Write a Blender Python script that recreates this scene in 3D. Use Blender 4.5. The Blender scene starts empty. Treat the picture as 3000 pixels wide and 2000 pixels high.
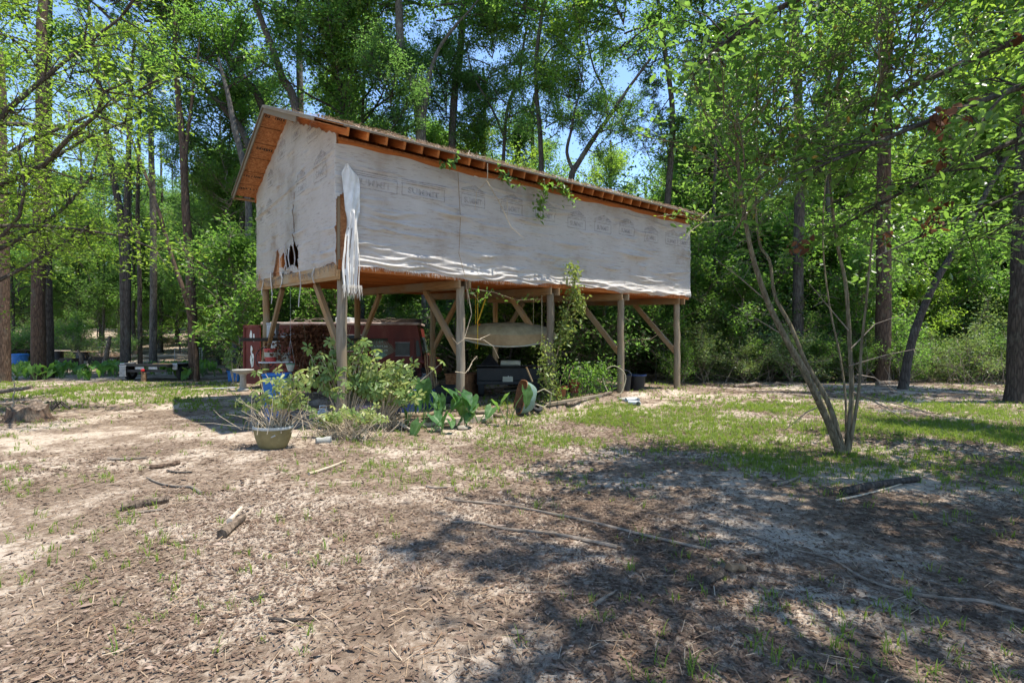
import bpy, bmesh, math, random
import numpy as np
from mathutils import Matrix, Vector

scene = bpy.context.scene
col = scene.collection
R = math.radians

# ------------------------------------------------------------------ camera
F, H = 1540.0, 1.55                      # focal length in photo pixels, eye height
cam_d = bpy.data.cameras.new("camera")
cam_d.sensor_width = 36.0
cam_d.lens = F / 3000.0 * 36.0
cam_d.clip_start = 0.05
cam_d.clip_end = 900.0
cam = bpy.data.objects.new("camera", cam_d)
col.objects.link(cam)
cam.location = (0, 0, H)
cam.rotation_euler = (R(90), 0, 0)
scene.camera = cam

# ------------------------------------------------------------------ sky and sun
SUN = Vector((0.30, -0.02, 1.0)).normalized()
world = bpy.data.worlds.new("World")
scene.world = world
world.use_nodes = True
wn = world.node_tree
sky = wn.nodes.new("ShaderNodeTexSky")
sky.sky_type = 'NISHITA'
sky.sun_disc = False
sky.sun_elevation = math.asin(SUN.z)
sky.sun_rotation = math.atan2(SUN.x, SUN.y)
sky.air_density = 1.0
sky.dust_density = 0.1
sky.ozone_density = 3.2
sky.altitude = 1200
bg = wn.nodes["Background"]
bg.inputs["Strength"].default_value = 0.15
wn.links.new(sky.outputs[0], bg.inputs["Color"])
sun_d = bpy.data.lights.new("sun", 'SUN')
sun_d.energy = 3.9
sun_d.angle = R(0.53)
sun_d.color = (1.0, 0.95, 0.87)
sun = bpy.data.objects.new("sun", sun_d)
col.objects.link(sun)
sun.rotation_euler = (-SUN).to_track_quat('-Z', 'Y').to_euler()
sun.location = (6, 0, 30)
scene.view_settings.view_transform = 'Standard'
scene.view_settings.look = 'None'
scene.view_settings.exposure = 1.34
scene.view_settings.gamma = 1.0
scene.cycles.max_bounces = 8
scene.cycles.diffuse_bounces = 4
scene.cycles.transmission_bounces = 5
scene.cycles.transparent_max_bounces = 6
scene.cycles.use_denoising = True
scene.cycles.sample_clamp_indirect = 6.0

# ------------------------------------------------------------------ helpers
def sstep(a):
    a = np.clip(a, 0, 1)
    return a * a * (3 - 2 * a)

ORG = np.array([-3.02, 9.10])            # near corner of the shed
DA = R(37.6)
DX = np.array([math.cos(DA), math.sin(DA)])
DP = np.array([-math.sin(DA), math.cos(DA)])

def gz(x, y):
    x = np.asarray(x, float); y = np.asarray(y, float)
    z = 3.0 * sstep((y - 24) / 36)
    z = z + 0.10 * sstep((x + 1) / 6) * sstep((y - 8.5) / 5)
    z = z + 0.035 * np.sin(x * .55 + 1.3) * np.sin(y * .47 + .4) + 0.02 * np.sin(x * 1.31 + y * .8) 
    t = (x - ORG[0]) * DX[0] + (y - ORG[1]) * DX[1]
    p = (x - ORG[0]) * DP[0] + (y - ORG[1]) * DP[1]
    pad = sstep((p + .42) / .14) * sstep((7.5 - p) / .8) * sstep((t - .9) / .5) * sstep((11.4 - t) / 1.2)
    return z + 0.13 * pad

def g(x, y):
    return float(gz(x, y))

def W(px, py, Y):                         # photo pixel at a known distance
    return Vector(((px - 1500) / F * Y, Y, H - (py - 1000) / F * Y))

def G(px, py):                            # photo pixel on the ground
    Y = F * H / max(py - 1000, 12)
    for _ in range(25):
        z = g((px - 1500) / F * Y, Y)
        Y = .5 * Y + .5 * F * (H - z) / max(py - 1000, 12)
    return Vector(((px - 1500) / F * Y, Y, g((px - 1500) / F * Y, Y)))

def tag(o, label=None, cat=None, group=None, kind=None):
    if label: o["label"] = label
    if cat: o["category"] = cat
    if group: o["group"] = group
    if kind: o["kind"] = kind
    return o

def empty(name, loc=(0, 0, 0), rz=0, label=None, cat=None, group=None):
    o = bpy.data.objects.new(name, None)
    o.empty_display_size = .2
    o.location = loc
    o.rotation_euler = (0, 0, rz)
    col.objects.link(o)
    return tag(o, label, cat, group)

def new_obj(name, me, parent=None, M=None):
    o = bpy.data.objects.new(name, me)
    col.objects.link(o)
    if parent: o.parent = parent
    if M is not None: o.matrix_local = M
    return o

def fast_mesh(name, V, Fc, mats, midx=None, smooth=False, rnd=None):
    V = np.asarray(V, np.float32); Fc = np.asarray(Fc, np.int32)
    me = bpy.data.meshes.new(name)
    k = Fc.shape[1]
    me.vertices.add(len(V)); me.vertices.foreach_set("co", V.ravel())
    me.loops.add(Fc.size); me.loops.foreach_set("vertex_index", Fc.ravel())
    me.polygons.add(len(Fc))
    me.polygons.foreach_set("loop_start", np.arange(0, Fc.size, k, dtype=np.int32))
    if midx is not None: me.polygons.foreach_set("material_index", np.asarray(midx, np.int32))
    if smooth: me.polygons.foreach_set("use_smooth", np.ones(len(Fc), bool))
    for m in (mats if isinstance(mats, (list, tuple)) else [mats]): me.materials.append(m)
    if rnd is not None:
        a = me.attributes.new("rnd", 'FLOAT', 'POINT')
        a.data.foreach_set("value", np.asarray(rnd, np.float32))
    me.update(calc_edges=True)
    return me

class MB:
    """collects shapes, builds one mesh"""
    def __init__(s): s.v = []; s.f = []; s.m = []
    def add(s, vs, fs, mi=0):
        b = len(s.v)
        s.v += [tuple(p) for p in vs]
        s.f += [tuple(i + b for i in f) for f in fs]
        s.m += [mi] * len(fs)
    def box(s, c, sz, rot=None, mi=0, taper=(1, 1)):
        x, y, z = sz[0] / 2, sz[1] / 2, sz[2] / 2
        a, b2 = taper
        P = [(-x, -y, -z), (x, -y, -z), (x, y, -z), (-x, y, -z), (-x * a, -y * b2, z), (x * a, -y * b2, z), (x * a, y * b2, z), (-x * a, y * b2, z)]
        P = [Vector(q) for q in P]
        if rot is not None: P = [rot @ q for q in P]
        P = [q + Vector(c) for q in P]
        s.hexa(P, mi)
    def hexa(s, P, mi=0):
        s.add(P, [(3, 2, 1, 0), (4, 5, 6, 7), (0, 1, 5, 4), (1, 2, 6, 5), (2, 3, 7, 6), (3, 0, 4, 7)], mi)
    def tube(s, pts, rad, n=8, cap=True, mi=0, jit=0, seed=0):
        rng = random.Random(seed)
        pts = [Vector(p) for p in pts]
        if not hasattr(rad, '__len__'): rad = [rad] * len(pts)
        t0 = (pts[1] - pts[0]).normalized()
        u = t0.orthogonal().normalized()
        rings = []
        for i, p in enumerate(pts):
            if i == 0: t = pts[1] - pts[0]
            elif i == len(pts) - 1: t = pts[-1] - pts[-2]
            else: t = pts[i + 1] - pts[i - 1]
            t.normalize()
            u = (u - t * u.dot(t))
            if u.length < 1e-6: u = t.orthogonal()
            u.normalize(); w = t.cross(u)
            ring = []
            for k in range(n):
                a = 2 * math.pi * k / n
                r = rad[i] * (1 + (rng.uniform(-jit, jit) if jit else 0))
                ring.append(p + u * math.cos(a) * r + w * math.sin(a) * r)
            rings.append(ring)
        vs = [q for r_ in rings for q in r_]
        fs = []
        for i in range(len(pts) - 1):
            for k in range(n):
                k2 = (k + 1) % n
                fs.append((i * n + k, i * n + k2, (i + 1) * n + k2, (i + 1) * n + k))
        if cap:
            fs.append(tuple(range(n - 1, -1, -1)))
            fs.append(tuple((len(pts) - 1) * n + k for k in range(n)))
        s.add(vs, fs, mi)
    def lathe(s, prof, n=20, c=(0, 0, 0), sx=1, sy=1, mi=0, rot=None, cap0=True, cap1=False):
        vs = []
        for (r, z) in prof:
            for k in range(n):
                a = 2 * math.pi * k / n
                q = Vector((math.cos(a) * r * sx, math.sin(a) * r * sy, z))
                if rot is not None: q = rot @ q
                vs.append(q + Vector(c))
        fs = []
        for i in range(len(prof) - 1):
            for k in range(n):
                k2 = (k + 1) % n
                fs.append((i * n + k, i * n + k2, (i + 1) * n + k2, (i + 1) * n + k))
        if cap0: fs.append(tuple(range(n - 1, -1, -1)))
        if cap1: fs.append(tuple((len(prof) - 1) * n + k for k in range(n)))
        s.add(vs, fs, mi)
    def build(s, name, mats, parent=None, smooth=False, M=None, bevel=0):
        me = bpy.data.meshes.new(name)
        me.from_pydata(s.v, [], s.f)
        for m in (mats if isinstance(mats, (list, tuple)) else [mats]): me.materials.append(m)
        me.polygons.foreach_set("material_index", s.m)
        if bevel:
            bm = bmesh.new(); bm.from_mesh(me)
            bmesh.ops.bevel(bm, geom=bm.edges[:], offset=bevel, segments=1, affect='EDGES', profile=.5)
            bm.to_mesh(me); bm.free()
        if smooth:
            me.polygons.foreach_set("use_smooth", [True] * len(me.polygons))
            try: me.set_sharp_from_angle(angle=R(42))
            except Exception: pass
        me.update()
        return new_obj(name, me, parent, M)

def axis_matrix(a, b, roll=0.0):
    """matrix whose x axis runs from a to b, z kept upwards"""
    a = Vector(a); b = Vector(b)
    x = (b - a).normalized()
    up = Vector((0, 0, 1)) if abs(x.z) < .95 else Vector((0, 1, 0))
    y = up.cross(x).normalized(); z = x.cross(y)
    M = Matrix((x, y, z)).transposed().to_4x4()
    M.translation = a
    return M @ Matrix.Rotation(roll, 4, 'X')

def lumber(name, a, b, w, h, mat, parent=None, roll=0, bevel=.004):
    L = (Vector(b) - Vector(a)).length
    m = MB(); m.box((L / 2, 0, 0), (L, w, h))
    return m.build(name, mat, parent, M=axis_matrix(a, b, roll), bevel=bevel)

def pole(name, a, b, r0, r1, mat, parent=None, n=14, seed=0, bend=.012):
    L = (Vector(b) - Vector(a)).length
    rng = random.Random(seed)
    k = 9; m = MB(); pts = []; rad = []
    for i in range(k):
        f = i / (k - 1)
        pts.append((L * f, rng.uniform(-bend, bend), rng.uniform(-bend, bend)))
        rad.append((r0 + (r1 - r0) * f) * rng.uniform(.97, 1.03))
    m.tube(pts, rad, n, jit=.02, seed=seed)
    return m.build(name, mat, parent, smooth=True, M=axis_matrix(a, b))

# ------------------------------------------------------------------ materials
def nodes(name):
    m = bpy.data.materials.new(name); m.use_nodes = True
    nt = m.node_tree
    return m, nt, nt.nodes["Principled BSDF"], nt.nodes["Material Output"]

def N(nt, kind, **kw):
    n = nt.nodes.new(kind)
    for k, v in kw.items():
        if k in n.inputs: n.inputs[k].default_value = v
        else: setattr(n, k, v)
    return n

def ramp(nt, src, stops):
    r = nt.nodes.new("ShaderNodeValToRGB")
    cr = r.color_ramp
    while len(cr.elements) < len(stops): cr.elements.new(.5)
    for e, (p, c) in zip(cr.elements, stops):
        e.position = p; e.color = (*c, 1) if len(c) == 3 else c
    nt.links.new(src, r.inputs[0])
    return r

def coords(nt, scale=(1, 1, 1), obj=True):
    tc = nt.nodes.new("ShaderNodeTexCoord")
    mp = nt.nodes.new("ShaderNodeMapping")
    mp.inputs["Scale"].default_value = scale
    nt.links.new(tc.outputs["Object"], mp.inputs[0])
    return mp.outputs[0]

def bump(nt, bsdf, src, strength=.4, dist=.01):
    b = N(nt, "ShaderNodeBump", Strength=strength, Distance=dist)
    nt.links.new(src, b.inputs["Height"])
    nt.links.new(b.outputs[0], bsdf.inputs["Normal"])
    return b

def mat_noise(name, stops, scale=4, detail=8, stretch=(1, 1, 1), rough=.75, metal=0, bmp=.3, bdist=.01, spec=.3, fine=None):
    m, nt, b, out = nodes(name)
    c = coords(nt, stretch)
    n = N(nt, "ShaderNodeTexNoise", Scale=scale, Detail=detail, Roughness=.65)
    nt.links.new(c, n.inputs["Vector"])
    r = ramp(nt, n.outputs["Fac"], stops)
    last = r.outputs[0]
    if fine:
        n2 = N(nt, "ShaderNodeTexNoise", Scale=fine[0], Detail=6, Roughness=.7)
        nt.links.new(c, n2.inputs["Vector"])
        r2 = ramp(nt, n2.outputs["Fac"], [(fine[1], (0, 0, 0)), (fine[2], (1, 1, 1))])
        mx = N(nt, "ShaderNodeMix", data_type='RGBA')
        nt.links.new(r2.outputs[0], mx.inputs[0]); nt.links.new(last, mx.inputs[6])
        mx.inputs[7].default_value = (*fine[3], 1)
        last = mx.outputs[2]
    nt.links.new(last, b.inputs["Base Color"])
    b.inputs["Roughness"].default_value = rough
    b.inputs["Metallic"].default_value = metal
    b.inputs["Specular IOR Level"].default_value = spec
    if bmp: bump(nt, b, n.outputs["Fac"], bmp, bdist)
    return m

def flat(name, c, rough=.6, metal=0, var=.25, scale=6, dirt=(.12, .09, .06), dirt_amt=.35):
    lo = tuple(x * (1 - var) for x in c); hi = tuple(min(1, x * (1 + var)) for x in c)
    return mat_noise(name, [(.3, lo), (.7, hi)], scale=scale, rough=rough, metal=metal, bmp=.12, bdist=.004,
                     fine=(scale * 1.7, .62 - dirt_amt * .1, .62 + .25, dirt))

def mat_wood(name, dark, light, knots=True, grain=26, rough=.8, grey=None):
    m, nt, b, out = nodes(name)
    oi = nt.nodes.new("ShaderNodeObjectInfo")
    tc = nt.nodes.new("ShaderNodeTexCoord")
    add = N(nt, "ShaderNodeVectorMath", operation='ADD')
    sc = N(nt, "ShaderNodeVectorMath", operation='SCALE'); sc.inputs["Scale"].default_value = 37
    cx = nt.nodes.new("ShaderNodeCombineXYZ")
    for k in range(3): nt.links.new(oi.outputs["Random"], cx.inputs[k])
    nt.links.new(cx.outputs[0], sc.inputs[0])
    nt.links.new(tc.outputs["Object"], add.inputs[0]); nt.links.new(sc.outputs[0], add.inputs[1])
    mp = nt.nodes.new("ShaderNodeMapping"); mp.inputs["Scale"].default_value = (.9, 14, 14)
    nt.links.new(add.outputs[0], mp.inputs[0])
    n = N(nt, "ShaderNodeTexNoise", Scale=2.2, Detail=9, Roughness=.62, Distortion=.6)
    nt.links.new(mp.outputs[0], n.inputs["Vector"])
    n2 = N(nt, "ShaderNodeTexNoise", Scale=1.1, Detail=3)
    nt.links.new(add.outputs[0], n2.inputs["Vector"])
    r = ramp(nt, n.outputs["Fac"], [(.28, dark), (.72, light)])
    last = r.outputs[0]
    if grey:
        r2 = ramp(nt, n2.outputs["Fac"], [(.42, (0, 0, 0)), (.62, (1, 1, 1))])
        mx = N(nt, "ShaderNodeMix", data_type='RGBA')
        nt.links.new(r2.outputs[0], mx.inputs[0]); nt.links.new(last, mx.inputs[6])
        mx.inputs[7].default_value = (*grey, 1)
        last = mx.outputs[2]
    hs = N(nt, "ShaderNodeHueSaturation")
    mr = N(nt, "ShaderNodeMapRange"); mr.inputs["To Min"].default_value = .75; mr.inputs["To Max"].default_value = 1.2
    nt.links.new(oi.outputs["Random"], mr.inputs["Value"])
    nt.links.new(mr.outputs[0], hs.inputs["Value"]); nt.links.new(last, hs.inputs["Color"])
    nt.links.new(hs.outputs[0], b.inputs["Base Color"])
    b.inputs["Roughness"].default_value = rough
    b.inputs["Specular IOR Level"].default_value = .2
    bump(nt, b, n.outputs["Fac"], .5, .006)
    return m

def mat_leaf(name, stops, trans=(.30, .42, .05), tfac=.42, rough=.42, spec=.35):
    m, nt, b, out = nodes(name)
    at = nt.nodes.new("ShaderNodeAttribute"); at.attribute_name = "rnd"
    r = ramp(nt, at.outputs["Fac"], stops)
    oi = nt.nodes.new("ShaderNodeObjectInfo")
    hs = N(nt, "ShaderNodeHueSaturation")
    mr = N(nt, "ShaderNodeMapRange"); mr.inputs["To Min"].default_value = .482; mr.inputs["To Max"].default_value = .515
    nt.links.new(oi.outputs["Random"], mr.inputs["Value"]); nt.links.new(mr.outputs[0], hs.inputs["Hue"])
    nt.links.new(r.outputs[0], hs.inputs["Color"])
    nt.links.new(hs.outputs[0], b.inputs["Base Color"])
    b.inputs["Roughness"].default_value = rough
    b.inputs["Specular IOR Level"].default_value = spec
    tr = nt.nodes.new("ShaderNodeBsdfTranslucent")
    mm = N(nt, "ShaderNodeMix", data_type='RGBA'); mm.inputs[0].default_value = .62
    nt.links.new(hs.outputs[0], mm.inputs[6]); mm.inputs[7].default_value = (*trans, 1)
    nt.links.new(mm.outputs[2], tr.inputs["Color"])
    mx = nt.nodes.new("ShaderNodeMixShader"); mx.inputs[0].default_value = tfac
    nt.links.new(b.outputs[0], mx.inputs[1]); nt.links.new(tr.outputs[0], mx.inputs[2])
    nt.links.new(mx.outputs[0], out.inputs["Surface"])
    return m

M_ = {}
M_['leaf_mid'] = mat_leaf('leaf_mid', [(0, (.036, .080, .018)), (.5, (.064, .13, .026)), (.9, (.098, .168, .034)), (1, (.19, .19, .035))], trans=(.33, .62, .08), tfac=.54)
M_['leaf_dark'] = mat_leaf('leaf_dark', [(0, (.026, .062, .020)), (.6, (.050, .102, .030)), (1, (.085, .14, .045))], trans=(.32, .60, .10), tfac=.52)
M_['leaf_bright'] = mat_leaf('leaf_bright', [(0, (.07, .13, .014)), (.6, (.11, .18, .022)), (1, (.17, .22, .03))], trans=(.46, .70, .07), tfac=.54)
M_['leaf_pine'] = mat_leaf('leaf_pine', [(0, (.02, .05, .014)), (.7, (.05, .09, .025)), (1, (.18, .13, .05))], trans=(.16, .26, .05), tfac=.25)
M_['leaf_glossy'] = mat_leaf('leaf_glossy', [(0, (.028, .07, .018)), (.55, (.05, .11, .026)), (.93, (.085, .15, .035)), (.95, (.20, .045, .015)), (1, (.28, .09, .02))], trans=(.36, .62, .08), tfac=.52, rough=.3, spec=.5)
M_['leaf_brown'] = mat_leaf('leaf_brown', [(0, (.06, .025, .015)), (1, (.20, .085, .045))], trans=(.25, .10, .04), tfac=.25, rough=.7, spec=.1)
M_['leaf_pale'] = mat_leaf('leaf_pale', [(0, (.055, .115, .035)), (.6, (.12, .20, .065)), (1, (.22, .27, .09))], trans=(.38, .52, .09), tfac=.38)
M_['leaf_shrub'] = mat_leaf('leaf_shrub', [(0, (.08, .14, .035)), (.6, (.17, .235, .06)), (1, (.30, .32, .09))], trans=(.48, .58, .09), tfac=.38)
M_['leaf_ear'] = mat_leaf('leaf_ear', [(0, (.028, .085, .028)), (.7, (.06, .145, .05)), (1, (.16, .25, .11))], trans=(.34, .62, .08), tfac=.46, rough=.5, spec=.25)
M_['leaf_bed_sunlit'] = mat_leaf('leaf_bed_sunlit', [(0, (.045, .12, .02)), (.7, (.085, .19, .035)), (1, (.17, .27, .07))], trans=(.40, .70, .08), tfac=.45, rough=.45, spec=.35)  # ear-leaf greens brightened, sunlight on the bed put into the colour
M_['grass'] = mat_leaf('grass', [(0, (.06, .12, .018)), (.7, (.12, .19, .028)), (1, (.28, .26, .08))], trans=(.42, .55, .06), tfac=.42, rough=.6, spec=.15)
M_['litter'] = mat_leaf('litter', [(0, (.048, .033, .023)), (.35, (.118, .080, .054)), (.7, (.205, .146, .103)), (.93, (.32, .248, .19)), (1, (.45, .38, .305))], trans=(.2, .12, .06), tfac=.08, rough=.8, spec=.1)
M_['straw'] = mat_leaf('straw', [(0, (.16, .085, .045)), (.6, (.36, .26, .17)), (1, (.55, .47, .37))], trans=(.3, .2, .1), tfac=.1, rough=.8, spec=.1)

def mat_bark(name, dark, light, sc=1.7, lichen=(.22, .23, .18)):
    m, nt, b, out = nodes(name)
    oi = nt.nodes.new("ShaderNodeObjectInfo")
    c = coords(nt, (9 * sc, 9 * sc, 1.7 * sc))
    v = N(nt, "ShaderNodeTexVoronoi", Scale=1.6); v.feature = 'DISTANCE_TO_EDGE'
    n = N(nt, "ShaderNodeTexNoise", Scale=2.4, Detail=9, Roughness=.7)
    nt.links.new(c, n.inputs["Vector"])
    mxv = N(nt, "ShaderNodeMix", data_type='RGBA'); mxv.inputs[0].default_value = .35
    nt.links.new(c, mxv.inputs[6]); nt.links.new(n.outputs["Color"], mxv.inputs[7])
    nt.links.new(mxv.outputs[2], v.inputs["Vector"])
    mu = N(nt, "ShaderNodeMath", operation='MULTIPLY_ADD'); mu.inputs[1].default_value = 1.1; 
    nt.links.new(v.outputs["Distance"], mu.inputs[0]); nt.links.new(n.outputs["Fac"], mu.inputs[2])
    r = ramp(nt, mu.outputs[0], [(.35, dark), (.8, light)])
    c2 = coords(nt, (1.2, 1.2, .7))
    n2 = N(nt, "ShaderNodeTexNoise", Scale=2.1, Detail=7, Roughness=.7)
    nt.links.new(c2, n2.inputs["Vector"])
    r2 = ramp(nt, n2.outputs["Fac"], [(.54, (0, 0, 0)), (.68, (1, 1, 1))])
    mx = N(nt, "ShaderNodeMix", data_type='RGBA')
    nt.links.new(r2.outputs[0], mx.inputs[0]); nt.links.new(r.outputs[0], mx.inputs[6]); mx.inputs[7].default_value = (*lichen, 1)
    nt.links.new(mx.outputs[2], b.inputs["Base Color"])
    b.inputs["Roughness"].default_value = .9; b.inputs["Specular IOR Level"].default_value = .15
    bump(nt, b, mu.outputs[0], .9, .03)
    return m

M_['bark'] = mat_bark('bark', (.025, .02, .016), (.11, .09, .072), lichen=(.14, .14, .11))
M_['bark_red'] = mat_bark('bark_red', (.03, .02, .014), (.125, .082, .056), lichen=(.12, .105, .08))
M_['bark_dark'] = mat_bark('bark_dark', (.02, .017, .014), (.085, .07, .058), lichen=(.12, .125, .10))
M_['bark_grey'] = mat_bark('bark_grey', (.035, .03, .026), (.135, .12, .10), sc=1.8, lichen=(.19, .185, .16))
M_['bark_olive'] = mat_bark('bark_olive', (.06, .048, .028), (.20, .165, .105), sc=1.8, lichen=(.20, .20, .13))
M_['twig'] = mat_noise('twig', [(.3, (.09, .07, .05)), (.7, (.26, .21, .16))], scale=14, stretch=(1, 1, 1), rough=.85)
M_['stick_dark'] = mat_noise('stick_dark', [(.3, (.035, .027, .02)), (.7, (.15, .12, .09))], scale=14, rough=.85)
M_['twig_pale'] = mat_noise('twig_pale', [(.3, (.26, .2, .13)), (.7, (.52, .43, .31))], scale=14, rough=.85)
M_['vine_stem'] = mat_noise('vine_stem', [(.3, (.14, .09, .05)), (.7, (.36, .27, .17))], scale=20, rough=.85)
M_['wood_orange'] = mat_wood('wood_orange', (.27, .075, .018), (.50, .175, .045))
M_['wood_tan'] = mat_wood('wood_tan', (.20, .105, .04), (.38, .225, .10), grey=(.27, .205, .13))
M_['wood_grey'] = mat_wood('wood_grey', (.11, .085, .06), (.30, .25, .185), grey=(.20, .15, .095))
M_['wood_dark'] = mat_wood('wood_dark', (.025, .02, .016), (.075, .06, .045))
M_['wood_bleached'] = mat_wood('wood_bleached', (.28, .22, .16), (.52, .43, .33))
# ------------------------------------------------------------------ ground
def axis_pts(lo, hi, dense_lo, dense_hi, step, growth=1.16):
    a = list(np.arange(dense_lo, dense_hi + 1e-6, step))
    s = step; x = dense_hi
    while x < hi:
        s *= growth; x += s; a.append(min(x, hi))
    s = step; x = dense_lo; b = []
    while x > lo:
        s *= growth; x -= s; b.append(max(x, lo))
    return np.array(b[::-1] + a)

def sin_noise(x, y, seed, k0, octaves=4):
    rng = np.random.default_rng(seed); o = 0; a = 1
    for i in range(octaves):
        for j in range(4):
            th = rng.uniform(0, 6.28); k = k0 * 2 ** i * rng.uniform(.7, 1.4)
            o = o + a * np.sin(k * (x * math.cos(th) + y * math.sin(th)) + rng.uniform(0, 6.28) + 1.3 * np.sin(k * .6 * (y * math.cos(th) - x * math.sin(th))))
        a *= .5
    return o / 5.0

gx = axis_pts(-300, 300, -7, 8, .085)
gy = axis_pts(-60, 500, 1.6, 13, .085)
GX, GY = np.meshgrid(gx, gy, indexing='ij')
near = np.exp(-((np.maximum(0, GY - 9)) / 6) ** 2)
GZ = gz(GX, GY) + near * (.010 * sin_noise(GX, GY, 5, 2.6) + .006 * sin_noise(GX, GY, 6, 11, 2))
nx_, ny_ = GX.shape
idx = np.arange(nx_ * ny_).reshape(nx_, ny_)
Fg = np.stack([idx[:-1, :-1], idx[1:, :-1], idx[1:, 1:], idx[:-1, 1:]], -1).reshape(-1, 4)

m, nt, b, out = nodes('soil')
c = coords(nt)
nA = N(nt, "ShaderNodeTexNoise", Scale=.75, Detail=9, Roughness=.68); nt.links.new(c, nA.inputs["Vector"])
nB = N(nt, "ShaderNodeTexNoise", Scale=16, Detail=8, Roughness=.75); nt.links.new(c, nB.inputs["Vector"])
nC = N(nt, "ShaderNodeTexNoise", Scale=70, Detail=4, Roughness=.7); nt.links.new(c, nC.inputs["Vector"])
vo = N(nt, "ShaderNodeTexVoronoi", Scale=26); vo.feature = 'F1'; nt.links.new(c, vo.inputs["Vector"])
mix1 = N(nt, "ShaderNodeMath", operation='MULTIPLY_ADD'); mix1.inputs[1].default_value = .45
nt.links.new(nB.outputs["Fac"], mix1.inputs[0]); nt.links.new(nA.outputs["Fac"], mix1.inputs[2])
rs = ramp(nt, mix1.outputs[0], [(.56, (.118, .082, .057)), (.70, (.205, .15, .106)), (.80, (.41, .338, .262))])
rl = ramp(nt, vo.outputs["Color"], [(.2, (.075, .053, .038)), (.6, (.19, .142, .103)), (.9, (.32, .255, .19))])
rm = ramp(nt, mix1.outputs[0], [(.60, (1, 1, 1)), (.78, (0, 0, 0))])
mm = N(nt, "ShaderNodeMix", data_type='RGBA')
h1 = N(nt, "ShaderNodeMath", operation='MULTIPLY'); h1.inputs[1].default_value = .65
nt.links.new(rm.outputs[0], h1.inputs[0]); nt.links.new(h1.outputs[0], mm.inputs[0])
nt.links.new(rs.outputs[0], mm.inputs[6]); nt.links.new(rl.outputs[0], mm.inputs[7])
ov = N(nt, "ShaderNodeMix", data_type='RGBA'); ov.blend_type = 'OVERLAY'; ov.inputs[0].default_value = .55
nt.links.new(mm.outputs[2], ov.inputs[6]); nt.links.new(nC.outputs["Fac"], ov.inputs[7])
nt.links.new(ov.outputs[2], b.inputs["Base Color"])
b.inputs["Roughness"].default_value = .95; b.inputs["Specular IOR Level"].default_value = .1
hb = N(nt, "ShaderNodeMath", operation='MULTIPLY_ADD'); hb.inputs[1].default_value = .5
nt.links.new(nC.outputs["Fac"], hb.inputs[0]); nt.links.new(nB.outputs["Fac"], hb.inputs[2])
bump(nt, b, hb.outputs[0], .8, .03)
M_['soil'] = m
gme = fast_mesh('ground', np.stack([GX, GY, GZ], -1).reshape(-1, 3), Fg, M_['soil'], smooth=True)
ground = new_obj('ground', gme); ground["kind"] = "structure"

def gh(x, y):
    """ground height with the fine relief"""
    n_ = np.exp(-((np.maximum(0, y - 9)) / 6) ** 2)
    return gz(x, y) + n_ * (.010 * sin_noise(x, y, 5, 2.6) + .006 * sin_noise(x, y, 6, 11, 2))

# ------------------------------------------------------------------ shed on posts
SH = empty('stilt_shed', (ORG[0], ORG[1], 0), DA,
           'long shed raised on wooden posts, clad in torn off-white house wrap', 'shed')
TILT = .045
def L(t, p, z):                      # shed coordinates with the lean of the old frame
    return Vector((t, p, z + TILT * p))
def Lw(t, p):                        # to world xy
    q = ORG + DX * t + DP * p
    return float(q[0]), float(q[1])

ZB, ZE, ZR = 2.84, 5.145, 6.425      # wall foot, eave edge, ridge
PF, PM, PK = -.44, 3.045, 6.53       # roof: front edge, ridge, back edge
T0, T1 = -.51, 10.75
SL = (ZR - ZE) / (PM - PF)
WP = 6.0
TL = 10.29
def roofz(p): return ZE + SL * (p - PF) if p <= PM else ZR - SL * (p - PM)

m, nt, b, out = nodes('osb')
c = coords(nt, (1, 1, 1))
v = N(nt, "ShaderNodeTexVoronoi", Scale=30); v.feature = 'F1'; nt.links.new(c, v.inputs["Vector"])
n = N(nt, "ShaderNodeTexNoise", Scale=9, Detail=8, Roughness=.7); nt.links.new(c, n.inputs["Vector"])
r1 = ramp(nt, v.outputs["Color"], [(.1, (.34, .13, .042)), (.55, (.50, .215, .08)), (.95, (.60, .31, .13))])
r2 = ramp(nt, n.outputs["Fac"], [(.35, (.62, .55, .5)), (.7, (1.05, 1, 1))])
mx = N(nt, "ShaderNodeMix", data_type='RGBA'); mx.blend_type = 'MULTIPLY'; mx.inputs[0].default_value = .8
nt.links.new(r1.outputs[0], mx.inputs[6]); nt.links.new(r2.outputs[0], mx.inputs[7]); nt.links.new(mx.outputs[2], b.inputs["Base Color"])
b.inputs["Roughness"].default_value = .8; bump(nt, b, v.outputs["Distance"], .2, .004)
M_['osb'] = m

# house wrap: weathered woven sheet, slightly see-through
m, nt, b, out = nodes('house_wrap_sheet')
c = coords(nt, (1, 1, 1))
cs = coords(nt, (2.6, 2.6, 22))
ns = N(nt, "ShaderNodeTexNoise", Scale=1.9, Detail=6, Roughness=.62, Distortion=.5); nt.links.new(cs, ns.inputs["Vector"])
nb = N(nt, "ShaderNodeTexNoise", Scale=.9, Detail=8, Roughness=.66); nt.links.new(c, nb.inputs["Vector"])
rb = ramp(nt, nb.outputs["Fac"], [(.30, (.36, .305, .245)), (.46, (.53, .495, .45)), (.8, (.64, .62, .58))])
rl = ramp(nt, ns.outputs["Fac"], [(.34, (.36, .31, .26)), (.45, (1, 1, 1))])
mx = N(nt, "ShaderNodeMix", data_type='RGBA'); mx.blend_type = 'MULTIPLY'; mx.inputs[0].default_value = .5
nt.links.new(rb.outputs[0], mx.inputs[6]); nt.links.new(rl.outputs[0], mx.inputs[7]); nt.links.new(mx.outputs[2], b.inputs["Base Color"])
b.inputs["Roughness"].default_value = .7; b.inputs["Specular IOR Level"].default_value = .25
bump(nt, b, ns.outputs["Fac"], .40, .010)
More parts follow.
